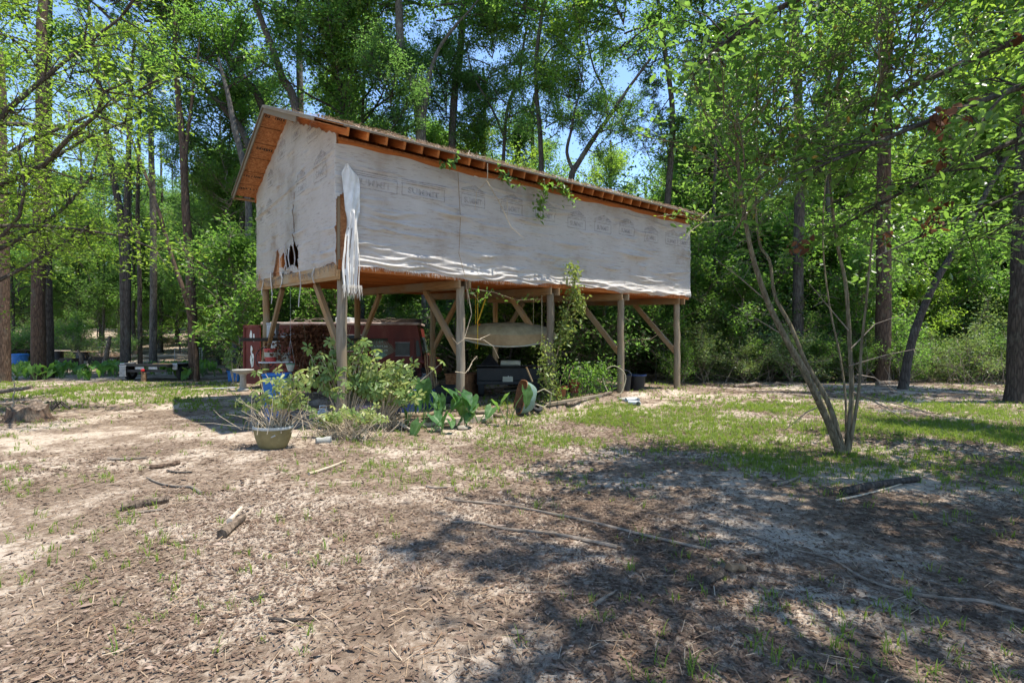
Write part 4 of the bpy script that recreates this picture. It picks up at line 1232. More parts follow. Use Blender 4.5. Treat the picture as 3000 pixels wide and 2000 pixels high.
# tall trees behind and beside the viewpoint whose crowns shade the near ground
for i, (x, y, keys) in enumerate(((11.5, 1.0, [('shd0', -7.2, 2.0, 8.5, 1.1), ('shd1', -5.2, 2.9, 9.5, 1.2), ('shd2', -3.4, 1.6, 9.0, 1.2), ('shd0', -3.6, 4.2, 7.8, 1.1), ('shd1', -1.6, 4.0, 7.2, 1.1), ('shd2', -1.2, 1.4, 8.5, 1.0), ('shd1', -6.0, .6, 10, 1.2)]),
                                  (6.5, -4.5, [('shd0', -2.6, 6.4, 9.5, 1.2), ('shd1', .4, 6.4, 9.6, 1.2), ('shd2', 2.6, 7.2, 8.6, 1.2), ('shd0', .8, 8.8, 8.4, 1.2), ('shd1', -4.6, 5.6, 8.0, 1.0), ('shd2', -.6, 8.6, 10.4, 1.1)]),
                                  (13.0, 7.5, [('shd2', -3.2, -.6, 8.0, 1.1), ('spr1', -2.2, 1.4, 6.5, .9)]))):
    e = empty('shade_tree', (x, y, g(x, y)), 0, ('tall tree standing beside the yard whose crown shades the near leaf litter', 'tall tree behind the viewpoint spreading over the yard', 'tall leafy tree beside the massive dark trunk')[i], 'tree')
    mb = MB(); mb.tube([(0, 0, -.2), (.1, .1, 4), (-.1, .2, 8), (-.3, .3, 12)], [.34, .28, .22, .1], 12, jit=.05); mb.build('trunk', M_['bark'], e, smooth=True)
    for (k, dx_, dy_, z, s) in keys:
        mb = MB(); mb.tube([(0, .15, z - 2.2), (dx_ * .5, dy_ * .5, z - .8), (dx_, dy_, z + .6)], [.13, .09, .05], 8); mb.build('limb', M_['bark'], e, smooth=True)
        add_crown(e, k, (dx_, dy_, z - .8), s, i + dx_)

# ------------------------------------------------------------------ ground cover
rg = np.random.default_rng(21)
def wedge(n, y0, y1, pw=1.0, half=1.06):
    y = y0 + (y1 - y0) * rg.random(n) ** pw
    x = rg.uniform(-half, half, n) * (y * .985 + .15)
    return x, y
def litter(n, y0, y1, size, half=1.06):
    x, y = wedge(n, y0, y1, .75, half)
    dens = sin_noise(x, y, 31, .9, 3)
    px_ = 1500 + F * x / y
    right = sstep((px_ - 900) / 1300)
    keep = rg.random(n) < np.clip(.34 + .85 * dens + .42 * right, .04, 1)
    x, y = x[keep], y[keep]; m = len(x)
    C = np.stack([x, y, gh(x, y) + .006 + .012 * rg.random(m) ** 2], -1)
    az = rg.uniform(0, 6.28, m)
    ax = np.stack([np.cos(az), np.sin(az), rg.normal(0, .10, m)], -1)
    nr = unit(np.stack([rg.normal(0, .16, m), rg.normal(0, .16, m), np.ones(m)], -1)); nr = unit(nr - ax * np.sum(nr * ax, -1, keepdims=True)); sd = np.cross(nr, ax)
    s = (size * (.4 + 1.5 * rg.random(m) ** 1.8))[:, None]; asp = rg.uniform(.15, .45, m)[:, None]
    b_ = C - ax * s * .5; t = C + ax * s * .5
    l = C + sd * s * asp * .5 + nr * s * rg.uniform(-.02, .07, m)[:, None]; r = C - sd * s * asp * .5 + nr * s * rg.uniform(-.02, .07, m)[:, None]
    V = np.stack([b_, r, t, l], 1).reshape(-1, 3)
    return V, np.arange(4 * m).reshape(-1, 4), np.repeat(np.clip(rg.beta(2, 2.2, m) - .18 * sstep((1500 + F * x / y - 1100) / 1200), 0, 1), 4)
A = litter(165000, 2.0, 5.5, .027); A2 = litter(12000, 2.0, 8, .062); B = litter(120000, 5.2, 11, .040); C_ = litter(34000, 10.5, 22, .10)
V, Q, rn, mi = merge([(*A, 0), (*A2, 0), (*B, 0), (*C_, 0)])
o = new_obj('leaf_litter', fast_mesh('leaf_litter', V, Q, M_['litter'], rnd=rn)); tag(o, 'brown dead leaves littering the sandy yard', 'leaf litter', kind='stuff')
# pine straw and twiglets
x, y = wedge(12000, 2.0, 12, .8); m = len(x)
az = rg.uniform(0, 6.28, m); ln = rg.uniform(.015, .075, m)[:, None]; wd = rg.uniform(.0008, .0024, m)[:, None]
C = np.stack([x, y, gh(x, y) + .008 + .012 * rg.random(m)], -1)
dx = np.stack([np.cos(az), np.sin(az), rg.normal(0, .12, m)], -1) * ln; sx = np.stack([-np.sin(az), np.cos(az), rg.normal(0, .3, m)], -1) * wd
V = np.stack([C - dx - sx, C - dx + sx, C + dx + sx, C + dx - sx], 1).reshape(-1, 3)
o = new_obj('pine_straw', fast_mesh('pine_straw', V, np.arange(4 * m).reshape(-1, 4), M_['straw'], rnd=np.repeat(rg.random(m) * .8, 4))); tag(o, 'fallen needles and twiglets strewn over the soil', 'pine straw', kind='stuff')
# grass
def gdens(x, y):
    px_ = 1500 + F * x / y; py_ = 1000 + F * H / y
    band = np.exp(-((py_ - 1255 - .02 * (px_ - 2100)) / 62) ** 2) * sstep((px_ - 1330) / 330)
    band += .9 * np.exp(-((py_ - 1330) / 45) ** 2) * sstep((px_ - 1900) / 300) * .55
    left = np.exp(-((py_ - 1150) / 34) ** 2) * sstep((760 - px_) / 200) * 1.0
    mid = .14 * np.exp(-((py_ - 1330) / 70) ** 2) * np.exp(-((px_ - 1150) / 330) ** 2)
    base_ = .10
    nz = sin_noise(x, y, 44, 1.6, 3)
    return (np.clip(band * 1.5, 0, 1.2) + left + mid) * np.clip(.55 + .9 * nz, .02, 1.2) + base_ * np.clip(.2 + 1.6 * nz, 0, 1.5)
def tufts(n, y0, y1, blades, hgt, wid):
    x, y = wedge(n, y0, y1, .8)
    k = rg.random(n) < gdens(x, y)
    x, y = np.repeat(x[k], blades), np.repeat(y[k], blades); m = len(x)
    hs = np.repeat(rg.uniform(.5, 1.4, int(k.sum())), blades)
    x = x + rg.normal(0, .018, m); y = y + rg.normal(0, .018, m)
    h_ = (hgt * hs * rg.uniform(.5, 1.2, m))[:, None]; az = rg.uniform(0, 6.28, m)
    le = np.stack([np.cos(az), np.sin(az), np.zeros(m)], -1) * h_ * rg.uniform(.2, 1.0, m)[:, None]
    sd = np.stack([-np.sin(az), np.cos(az), np.zeros(m)], -1) * (wid * rg.uniform(.6, 1.4, m))[:, None]
    b_ = np.stack([x, y, gh(x, y) - .004], -1); up = np.array([0, 0, 1.]) * h_
    mid = b_ + up * .6 + le * .35; tip = b_ + up * .85 + le
    V = np.stack([b_ - sd, b_ + sd, mid + sd * .8, mid - sd * .8, tip + sd * .15, tip - sd * .15], 1).reshape(-1, 3)
    kk = np.arange(m)[:, None] * 6
    Q = np.concatenate([kk + np.array([0, 1, 2, 3]), kk + np.array([3, 2, 4, 5])])
    return V, Q, np.repeat(np.clip(rg.beta(2, 2, m), 0, 1), 6)
parts = [(*tufts(16000, 2.0, 6.5, 7, .075, .0030), 0), (*tufts(42000, 5.5, 12.5, 7, .075, .0036), 0), (*tufts(30000, 11, 20, 6, .09, .006), 0)]
V, Q, rn, mi = merge(parts)
o = new_obj('grass', fast_mesh('grass', V, Q, M_['grass'], rnd=rn)); tag(o, 'thin patchy grass sprouting through the sand', 'grass', kind='stuff')
# ------------------------------------------------------------------ object materials
M_['red'] = mat_noise('faded_red_paint', [(.3, (.07, .012, .009)), (.55, (.135, .022, .015)), (.78, (.22, .08, .055))], scale=2.2, stretch=(1, 1, .35), rough=.5, bmp=.1, fine=(9, .60, .72, (.13, .05, .03)))
M_['red_roof'] = mat_noise('weathered_roof_paint', [(.3, (.20, .10, .08)), (.6, (.45, .36, .31)), (.8, (.55, .50, .45))], scale=3, rough=.7, bmp=.2)
M_['glass'] = mat_noise('dark_glass', [(.3, (.015, .02, .022)), (.7, (.05, .065, .07))], scale=2, rough=.25, bmp=0, spec=.2)
M_['rubber'] = flat('rubber', (.022, .022, .022), rough=.85)
M_['black_metal'] = flat('black_metal', (.014, .014, .015), rough=.5, dirt=(.10, .07, .05))
M_['steel'] = flat('grey_steel', (.30, .31, .32), rough=.45, metal=.5)
M_['white_paint'] = flat('white_paint', (.66, .66, .63), rough=.6)
M_['white_plastic'] = flat('white_plastic', (.55, .58, .58), rough=.45)
M_['blue_plastic'] = flat('blue_plastic', (.02, .12, .33), rough=.5, dirt=(.10, .12, .14))
M_['navy'] = flat('navy_plastic', (.012, .03, .10), rough=.5)
M_['tub'] = mat_noise('olive_tub', [(.3, (.15, .115, .045)), (.6, (.24, .19, .08)), (.8, (.33, .28, .15))], scale=5, rough=.7, bmp=.3, fine=(11, .6, .75, (.10, .075, .04)))
M_['tub_in'] = flat('tub_inner', (.40, .40, .36), rough=.7)
M_['tote'] = flat('grey_tote', (.40, .38, .30), rough=.55, dirt=(.20, .16, .10))
M_['pink'] = None
m, nt, b, out = nodes('pink_stripe'); c = coords(nt, (1, 1, 1)); w = N(nt, "ShaderNodeTexWave", Scale=9, Distortion=1.5); w.bands_direction = 'X'
nt.links.new(c, w.inputs["Vector"]); r = ramp(nt, w.outputs["Fac"], [(.35, (.55, .20, .28)), (.55, (.70, .58, .60))]); nt.links.new(r.outputs[0], b.inputs["Base Color"]); b.inputs["Roughness"].default_value = .7
M_['pink'] = m
M_['green_plastic'] = flat('green_rake', (.10, .20, .13), rough=.5)
M_['boat_hull'] = mat_noise('boat_hull', [(.3, (.16, .13, .075)), (.6, (.28, .235, .14)), (.8, (.37, .32, .21))], scale=4, rough=.7, bmp=.2, fine=(7, .63, .72, (.36, .30, .05)))
M_['boat_side'] = mat_noise('boat_side', [(.3, (.20, .125, .055)), (.7, (.34, .235, .12))], scale=4, rough=.55, bmp=.15)
M_['barrow'] = mat_noise('barrow_green', [(.3, (.09, .135, .105)), (.6, (.16, .24, .195)), (.8, (.27, .28, .20))], scale=6, rough=.6, bmp=.2, fine=(9, .60, .7, (.26, .10, .035)))
M_['rust'] = mat_noise('rust', [(.3, (.10, .04, .018)), (.7, (.30, .14, .06))], scale=12, rough=.9, bmp=.4)
M_['concrete'] = mat_noise('concrete', [(.3, (.20, .20, .18)), (.7, (.38, .37, .33))], scale=9, rough=.9, bmp=.4, fine=(6, .58, .7, (.12, .15, .07)))
M_['stone'] = mat_noise('stone', [(.3, (.18, .155, .12)), (.7, (.36, .31, .24))], scale=8, rough=.9, bmp=.5)
M_['terracotta'] = flat('terracotta', (.30, .10, .04), rough=.8)
M_['red_bucket'] = flat('red_bucket', (.38, .05, .04), rough=.5)
M_['yellow'] = flat('yellow_strap', (.55, .36, .02), rough=.6)
M_['orange'] = flat('orange_hook', (.60, .14, .02), rough=.5)
M_['hose'] = flat('hose', (.34, .30, .20), rough=.6)
M_['tail_red'] = flat('tail_lamp', (.45, .02, .02), rough=.25)
M_['log'] = mat_bark('log_bark', (.05, .035, .025), (.22, .165, .12), lichen=(.29, .24, .185))
M_['cut_wood'] = mat_noise('cut_wood', [(.3, (.13, .07, .035)), (.7, (.31, .205, .115))], scale=8, rough=.85, bmp=.4)
M_['soil_dark'] = flat('potting_soil', (.04, .03, .022), rough=.95)

def grounded(name, px_, py_, label, cat, rz=0, group=None, Y=None):
    if Y is None: q = G(px_, py_)
    else:
        x = (px_ - 1500) / F * Y; q = Vector((x, Y, g(x, Y)))
    return empty(name, q, rz, label, cat, group), q

# ------------------------------------------------------------------ red step van
VX0, VX1, VY = -8.05, -2.98, 17.0
vr = R(4)
van = empty('step_van', (VX0, VY, g(VX0, VY)), vr, 'derelict red step van parked behind the back posts of the shed', 'van')
vz = 2.16 - g(VX0, VY)
LV = (VX1 - VX0) / math.cos(vr)
mb = MB()   # side profile extruded: box body with raked windscreen
prof = [(0, .38), (LV - .02, .38), (LV + .02, 1.10), (LV - .13, vz - .12), (LV - .20, vz - .06), (0, vz - .06)]
nn = len(prof)
mb.add([(x, 0, z) for x, z in prof] + [(x, 2.0, z) for x, z in prof], [tuple(range(nn)), tuple(range(2 * nn - 1, nn - 1, -1))] + [(i, i + nn, (i + 1) % nn + nn, (i + 1) % nn) for i in range(nn)])
mb.build('body', M_['red'], van, bevel=.015)
mb = MB(); mb.box((LV / 2 - .08, 1.0, vz - .03), (LV - .02, 2.08, .085)); mb.build('roof_cap', M_['red_roof'], van, bevel=.02)
mb = MB(); mb.box((LV / 2 - .1, -.015, vz - .14), (LV - .3, .03, .035)); mb.build('gutter', M_['red'], van)
# nose with hood
mb = MB(); mb.hexa([(LV, .12, .45), (LV + .55, .25, .45), (LV + .55, 1.75, .45), (LV, 1.88, .45), (LV, .12, 1.12), (LV + .50, .27, .92), (LV + .50, 1.73, .92), (LV, 1.88, 1.12)])
mb.build('hood', M_['red'], van, bevel=.05)
mb = MB(); mb.tube([(LV - .45, -.03, .50), (LV - .38, -.06, .72), (LV - .1, -.08, .88), (LV + .22, -.08, .86), (LV + .42, -.06, .66), (LV + .46, -.03, .46)], .07, 8); mb.build('fender', M_['red'], van, smooth=True)
for wx in (.95, LV + .02):
    mb = MB(); mb.lathe([(.20, -.1), (.335, -.1), (.36, -.06), (.36, .06), (.335, .1), (.20, .1)], 24, (wx, .10, .335), rot=Matrix.Rotation(R(90), 3, 'X'), cap0=False)
    wh = mb.build('wheel', M_['rubber'], van, smooth=True)
    mb = MB(); mb.lathe([(.01, -.075), (.09, -.085), (.11, -.05), (.205, -.06)], 20, (wx, .10, .335), rot=Matrix.Rotation(R(90), 3, 'X')); mb.build('rim', M_['steel'], wh, smooth=True)
d = LV - .95
mb = MB(); mb.box((d + .36, -.012, .98), (.72, .03, 1.32)); dr = mb.build('door', M_['red'], van, bevel=.01)
mb = MB(); mb.box((d + .33, -.03, 1.30), (.46, .02, .42)); mb.build('door_window', M_['glass'], dr)
mb = MB(); mb.box((d + .33, -.034, 1.082), (.48, .016, .018)); mb.box((d + .33, -.034, 1.518), (.48, .016, .014)); mb.build('window_trim', M_['steel'], dr)
mb = MB(); mb.tube([(d + .64, -.03, 1.06), (d + .64, -.075, 1.02), (d + .64, -.075, .86), (d + .64, -.03, .84)], .012, 6); mb.build('handle', M_['steel'], dr, smooth=True)
mb = MB(); mb.hexa([(LV - .17, -.02, 1.06), (LV - .02, -.02, 1.06), (LV - .02, .02, 1.06), (LV - .17, .02, 1.06), (LV - .19, -.02, 1.58), (LV - .11, -.02, 1.58), (LV - .11, .02, 1.58), (LV - .19, .02, 1.58)])
mb.build('quarter_window', M_['glass'], van)
mb = MB(); mb.hexa([(LV + .03, .15, 1.15), (LV + .045, .15, 1.15), (LV + .045, 1.85, 1.15), (LV + .03, 1.85, 1.15), (LV - .09, .15, 1.70), (LV - .075, .15, 1.70), (LV - .075, 1.85, 1.70), (LV - .09, 1.85, 1.70)]); mb.build('windscreen', M_['glass'], van)
mb = MB(); mb.tube([(LV - .02, -.05, 1.62), (LV + .08, -.14, 1.60), (LV + .10, -.16, 1.15), (LV + .02, -.05, 1.08)], .012, 6); mr = mb.build('mirror_arm', M_['black_metal'], van)
mb = MB(); mb.box((LV + .08, -.15, 1.34), (.06, .04, .26)); mb.build('mirror', M_['black_metal'], mr, bevel=.01)
for (x0, x1) in ((1.55, 2.15), (2.65, 3.15)):
    mb = MB(); mb.box(((x0 + x1) / 2, -.012, 1.50), (x1 - x0, .02, .50)); wv = mb.build('side_window', M_['glass'], van)
    mb = MB(); mb.box(((x0 + x1) / 2, -.02, 1.235), (x1 - x0 + .06, .03, .025)); mb.box(((x0 + x1) / 2, -.02, 1.765), (x1 - x0 + .06, .03, .025)); mb.build('frame', M_['red_roof'], wv)
mb = MB(); mb.box((.38, -.018, 1.52), (.30, .03, .42)); pw = mb.build('rear_window', M_['steel'], van)
mb = MB(); mb.box((.38, -.037, 1.67), (.30, .012, .12)); mb.build('blind', M_['white_paint'], pw)
for (s_, x, z, sz) in (('I\' 325', 3.72, 1.54, .105), ('L PORT INE', 3.76, 1.36, .085), ('INE', 3.92, 1.23, .08), ('STEPORTIA', 3.74, 1.08, .085)):
    me = text_mesh(s_, sz); me.materials.append(M_['white_paint'])
    new_obj('lettering', me, van, Matrix.Translation((x, -.006, z)) @ Matrix.Rotation(R(90), 4, 'X'))
# rear door standing open, facing the yard, with painted plumes
dm = Matrix.Translation((-.05, -.02, 0)) @ Matrix.Rotation(R(-10), 4, 'Z')
mb = MB(); mb.box((-.30, 0, 1.12), (.58, .04, 1.86)); rd = mb.build('rear_door', M_['red'], van, M=dm, bevel=.008)
mb = MB()
for (cx, cz, sx, sz) in ((-.565, 1.12, .06, 1.9), (-.03, 1.12, .06, 1.9), (-.30, 2.03, .60, .09), (-.30, .22, .60, .09)): mb.box((cx, -.035, cz), (sx, .04, sz))
mb.build('door_frame', M_['red'], rd, bevel=.006)
def blob(name, cx, cz, w, h, mat, parent, y=-.024, seed=0, n=14):
    rr = random.Random(seed); vs = []
    for k in range(n):
        a = 6.283 * k / n; q = rr.uniform(.8, 1.05)
        vs.append((cx + w * .5 * math.cos(a) * q, y, cz + h * .5 * math.sin(a) * q))
    vs2 = [(x, y + .003, z) for x, y, z in vs]
    mb = MB(); mb.add(vs + vs2, [tuple(range(n)), tuple(range(2 * n - 1, n - 1, -1))] + [(k, n + k, n + (k + 1) % n, (k + 1) % n) for k in range(n)])
    return mb.build(name, mat, parent)
blob('painted_plume', -.30, .95, .14, .50, M_['white_paint'], rd, seed=1)
blob('painted_plume', -.32, 1.28, .07, .30, M_['white_paint'], rd, seed=2)
blob('painted_plume', -.34, 1.74, .09, .36, M_['white_paint'], rd, seed=3)
blob('painted_plume', -.24, 1.68, .06, .30, M_['white_paint'], rd, seed=4)
mb = MB(); mb.tube([(-.30, -.032, .75), (-.29, -.032, 1.0), (-.33, -.032, 1.12)], .006, 5); mb.tube([(-.29, -.032, .9), (-.25, -.032, 1.02)], .006, 5); mb.build('painted_stalk', M_['green_plastic'], rd)

# things lying on the van roof
def rooftop(x, y): return Vector((VX0, VY, g(VX0, VY))) + Matrix.Rotation(vr, 3, 'Z') @ Vector((x, y, vz + .012))
mb = MB(); mb.box((0, 0, .09), (.5, .6, .18)); o = mb.build('roof_crate', M_['white_plastic'], M=Matrix.Translation(rooftop(2.45, .7)), bevel=.02); tag(o, 'pale plastic crate lying on the roof of the red van', 'crate')
q = rooftop(3.1, .8); o = lumber('roof_plank', q + Vector((-.2, 0, .075)), q + Vector((1.9, .1, .075)), .25, .15, M_['wood_dark']); tag(o, 'dark beam lying along the front of the van roof', 'beam')
for k, (a, b2, dz) in enumerate(((.6, 2.0, .16), (3.3, 4.3, .22))):
    rr = random.Random(k); mb = MB()
    for j in range(9):
        s0 = Vector((rr.uniform(a, b2) - a, rr.uniform(.1, .9), .03)); s1 = s0 + Vector((rr.uniform(-.7, .7), rr.uniform(-.3, .3), rr.uniform(0, dz)))
        mb.tube([s0, (s0 + s1) / 2 + Vector((0, 0, .06)), s1], [.012, .009, .004], 5)
    o = mb.build('brush_pile', M_['twig'], M=Matrix.Translation(rooftop(a, 0))); tag(o, ('dry fallen branches on the rear of the van roof', 'pale tangle of twigs on the beam over the van cab')[k], 'branches')
# ------------------------------------------------------------------ shelf along the back posts
def S(t, p, z):
    x, y = Lw(t, p); return Vector((x, y, z))
sa, sb = S(-.55, PB - .16, 1.60), S(3.35, PB - .16, 1.60)
o = lumber('wall_shelf', sa, sb, .22, .085, M_['wood_dark'], bevel=.004); tag(o, 'long dark plank shelf nailed across the back posts before the van', 'shelf')
def on_shelf(f): return sa.lerp(sb, f) + Vector((0, 0, .044))
mb = MB(); mb.box((0, 0, .17), (.24, .2, .34)); mb.box((0, 0, .36), (.26, .22, .05)); o = mb.build('metal_box', M_['steel'], M=Matrix.Translation(on_shelf(.20)), bevel=.01); tag(o, 'grey metal box with pale lid standing on the dark shelf', 'box')
for k, f in enumerate((.27, .33)):
    mb = MB(); mb.lathe([(.15, 0), (.14, .05), (.10, .095), (.03, .12), (.001, .122)], 18); o = mb.build('bowl', M_['white_plastic'], M=Matrix.Translation(on_shelf(f)), smooth=True)
    tag(o, ('upturned white bowl on the dark shelf beside the metal box', 'upturned white bowl on the shelf close to the dead vines')[k], 'bowl')
# low stand with pots
q0 = S(.25, PB - .35, 0); zg = g(q0.x, q0.y)
st = empty('plant_stand', (q0.x, q0.y, zg), DA, 'low rusty stand holding pots beside the back post', 'stand')
zt = 1.02 - zg
mb = MB(); mb.box((0, 0, zt), (.75, .32, .03)); mb.build('top', M_['white_paint'], st, bevel=.005)
for sx in (-.33, .33):
    for sy in (-.12, .12): lumber('leg', (sx, sy, -.03), (sx, sy, zt - .015), .03, .03, M_['rust'], st, bevel=0)
def bucket(name, loc, r0, r1, h, mat, label, cat='bucket', rim=None, bail=True):
    e = empty(name, loc, 0, label, cat)
    mb = MB(); mb.lathe([(r0, 0), (r1, h), (r1 + .008, h), (r1 + .008, h - .02), (r1 - .012, h - .02), (r0 * .92, .02), (.001, .02)], 20); mb.build('body', mat, e, smooth=True)
    if bail:
        mb = MB(); mb.tube([(r1 * math.cos(a), .0, h + r1 * .75 * math.sin(a)) for a in np.linspace(0, math.pi, 9)], .004, 5); mb.build('handle', M_['steel'], e)
    return e
Rz = Matrix.Rotation(DA, 3, 'Z')
top_ = Vector((q0.x, q0.y, zg + zt + .016))
e = bucket('bucket', top_ + Rz @ Vector((-.12, 0, 0)), .13, .16, .34, M_['red_bucket'], 'red and white bucket on the low stand by the back post')
mb = MB(); mb.lathe([(.1415, .12), (.1525, .24)], 20, cap0=False); mb.build('white_band', M_['tote'], e, smooth=True)
e = bucket('flower_pot', top_ + Rz @ Vector((.24, 0, 0)), .09, .12, .22, M_['tote'], 'pale flower pot on the low stand next to the red bucket', 'pot', bail=False)
e = bucket('paint_can', on_shelf(.36) * 0 + top_ + Rz @ Vector((.06, .07, .0)), .085, .085, .42, M_['tote'], 'tall pale can behind the red bucket on the stand', 'can')
# hoop hung on back post
q = S(.05, PB - .16, 1.12)
mb = MB(); n = 28; mb.tube([Vector((.23 * math.cos(6.2832 * k / n), .03 * math.sin(6.28 * k / n), .27 * math.sin(6.2832 * k / n))) for k in range(n + 1)], .012, 6, cap=False)
o = mb.build('wire_hoop', M_['black_metal'], M=Matrix.Translation(q) @ Matrix.Rotation(R(12), 4, 'Z')); tag(o, 'thin black hoop hanging on the back corner post', 'hoop')
# hanging basket
q = W(851, 1074, 11.8)
e = empty('hanging_basket', q, 0, 'beige hanging basket with green rim under the shed', 'basket')
mb = MB(); mb.lathe([(.01, -.12), (.05, -.10), (.085, .0), (.10, .06), (.092, .06), (.07, 0)], 18); mb.build('bowl', M_['tote'], e, smooth=True)
mb = MB(); mb.lathe([(.099, .045), (.105, .075), (.09, .07)], 18, cap0=False); mb.build('rim', M_['green_plastic'], e, smooth=True)
mb = MB()
for k in range(3): a = 2.094 * k; mb.tube([(.1 * math.cos(a), .1 * math.sin(a), .07), (0, 0, .6)], .002, 4)
mb.tube([(0, 0, .6), (0, 0, 2.85 - q.z)], .002, 4); mb.build('chain', M_['steel'], e)
# dead vine curtain
rg = np.random.default_rng(55)
e = empty('dead_vine', S(1.35, PB - .5, 0), 0, 'mass of dead brown vine leaves hanging before the van', 'vine')
e.location.z = g(e.location.x, e.location.y)
Nn = 7500
tt = rg.uniform(.2, 2.4, Nn); f = rg.random(Nn); 
ctr = 1.25 + .2 * np.sin(f * 6); wdt = .30 + .45 * np.sin(np.pi * np.clip(f, 0, 1)) ** .8
tt = ctr + rg.normal(0, .60, Nn) * wdt
xy = ORG[None] + DX[None] * tt[:, None] + DP[None] * (PB - .45 + rg.normal(0, .16, Nn))[:, None]
zz = .25 + 1.72 * f
C = np.concatenate([xy, zz[:, None]], 1) - np.array(e.location)[None]
V, Q, rn = leaf_cloud(C, .085, rg, up=.0, aspect=.6, droop=1.0)
new_obj('dead_leaves', fast_mesh('dead_leaves', V, Q, M_['leaf_brown'], rnd=rn), e)
mb = MB(); rr = random.Random(2)
for k in range(22):
    t = rr.uniform(.5, 2.1); a = S(t, PB - .45 + rr.uniform(-.1, .1), .1) - e.location
    pts = [a]; 
    for j in range(6): pts.append(pts[-1] + Vector((rr.uniform(-.12, .12), rr.uniform(-.06, .06), .31)))
    mb.tube(pts, [.009] * 3 + [.006] * 4, 5)
mb.build('stems', M_['vine_stem'], e)

def LW0(t, p, z):
    x, y = Lw(t, p); return Vector((x, y, z))
# ------------------------------------------------------------------ clutter in front
e, q = grounded('wheeled_bin', 812, 1250, 'blue wheeled bin behind the oval tub of shrubs', 'bin', rz=.2, Y=9.6)
mb = MB(); mb.box((0, 0, .46), (.34, .36, .84), taper=(1.2, 1.2)); mb.build('body', M_['blue_plastic'], e, bevel=.02)
mb = MB(); mb.box((0, 0, .90), (.43, .46, .05)); mb.build('lid', M_['blue_plastic'], e, bevel=.015)
for s in (-1, 1):
    mb = MB(); mb.lathe([(.01, -.03), (.08, -.03), (.08, .03), (.01, .03)], 16, (s * .17, .17, .08), rot=Matrix.Rotation(R(90), 3, 'Y')); mb.build('wheel', M_['rubber'], e, smooth=True)
# jug
e, q = grounded('plastic_jug', 947, 1242, 'pale blue-white plastic jug on the ground beside the shrub', 'jug', rz=.3)
mb = MB(); mb.box((0, 0, .13), (.19, .13, .26)); mb.box((0, 0, .275), (.15, .10, .04), taper=(.7, .7)); mb.build('body', M_['white_plastic'], e, bevel=.022)
mb = MB(); mb.tube([(-.06, 0, .27), (-.06, 0, .34), (.05, 0, .34), (.06, 0, .27)], .014, 6); mb.build('handle', M_['white_plastic'], e, smooth=True)
# pink striped box
e, q = grounded('striped_box', 1061, 1235, 'pink and white striped box half hidden by dry stems', 'box', rz=-.2)
mb = MB(); mb.box((0, 0, .12), (.32, .22, .24)); mb.build('body', M_['pink'], e, bevel=.01)
mb = MB(); mb.box((0, 0, .27), (.35, .25, .07)); mb.build('lid', M_['pink'], e, bevel=.01)
# grey tote
e, q = grounded('storage_tote', 1128, 1200, 'grey plastic storage tote at the front edge of the shed', 'tote', rz=.15, Y=10.7)
mb = MB(); mb.box((0, 0, .17), (.34, .30, .34), taper=(1.14, 1.14)); mb.build('body', M_['tote'], e, bevel=.02)
mb = MB()
for (cx, cy, sx, sy) in ((0, -.18, .44, .03), (0, .18, .44, .03), (-.2, 0, .03, .34), (.2, 0, .03, .34)): mb.box((cx, cy, .345), (sx, sy, .03))
mb.build('rim', M_['tote'], e, bevel=.006)
# small white bottle / trash
e, q = grounded('crushed_can', 948, 1298, 'small crushed grey-green can lying in the leaf litter', 'can', rz=.6)
mb = MB(); mb.lathe([(.05, -.11), (.055, -.08), (.042, -.02), (.056, .05), (.05, .11), (.01, .115)], 14, (0, 0, .045), sy=.8, rot=Matrix.Rotation(R(90), 3, 'Y')); mb.build('body', M_['concrete'], e, smooth=True)
# rake
q = W(1106, 1056, 11.4)
e = empty('leaf_rake', (q.x, q.y, g(q.x, q.y)), 0, 'green plastic leaf rake standing tines up against the van side clutter', 'rake')
hz = q.z - e.location.z
mb = MB(); mb.tube([(-.20, .1, -.02), (0, 0, hz)], .012, 7); mb.build('handle', M_['wood_tan'], e)
for k in range(20):
    a = R(-42 + 88 * k / 19); ln = .46
    d_ = Vector((math.sin(a + .25), .08, math.cos(a + .25)))
    mb = MB(); mb.tube([(0, 0, hz), Vector((0, 0, hz)) + d_ * ln * .9, Vector((0, -.04, hz)) + d_ * ln], [.006, .005, .003], 4); mb.build('tine', M_['green_plastic'], e)
mb = MB(); mb.tube([Vector((0, -.01, hz)) + Vector((math.sin(R(a) + .25), .08, math.cos(R(a) + .25))) * .2 for a in range(-42, 47, 11)], .008, 5); mb.build('crossbar', M_['green_plastic'], e)
# bundle of poles leaning
q = W(1262, 1130, 12.6); zg = g(q.x, q.y)
for k in range(5):
    a = Vector((q.x + .06 * k - .05, q.y, g(q.x, q.y) - .02)); b_ = Vector((q.x - .23 + .05 * k, q.y + .55, 1.22 + .03 * (k % 3)))
    o = pole('garden_stake', a, b_, .018, .015, M_['wood_tan'], seed=k, n=8); tag(o, 'thin wooden stake in the bundle leaning by the van nose', 'stake', 'stakes leaning by the van')
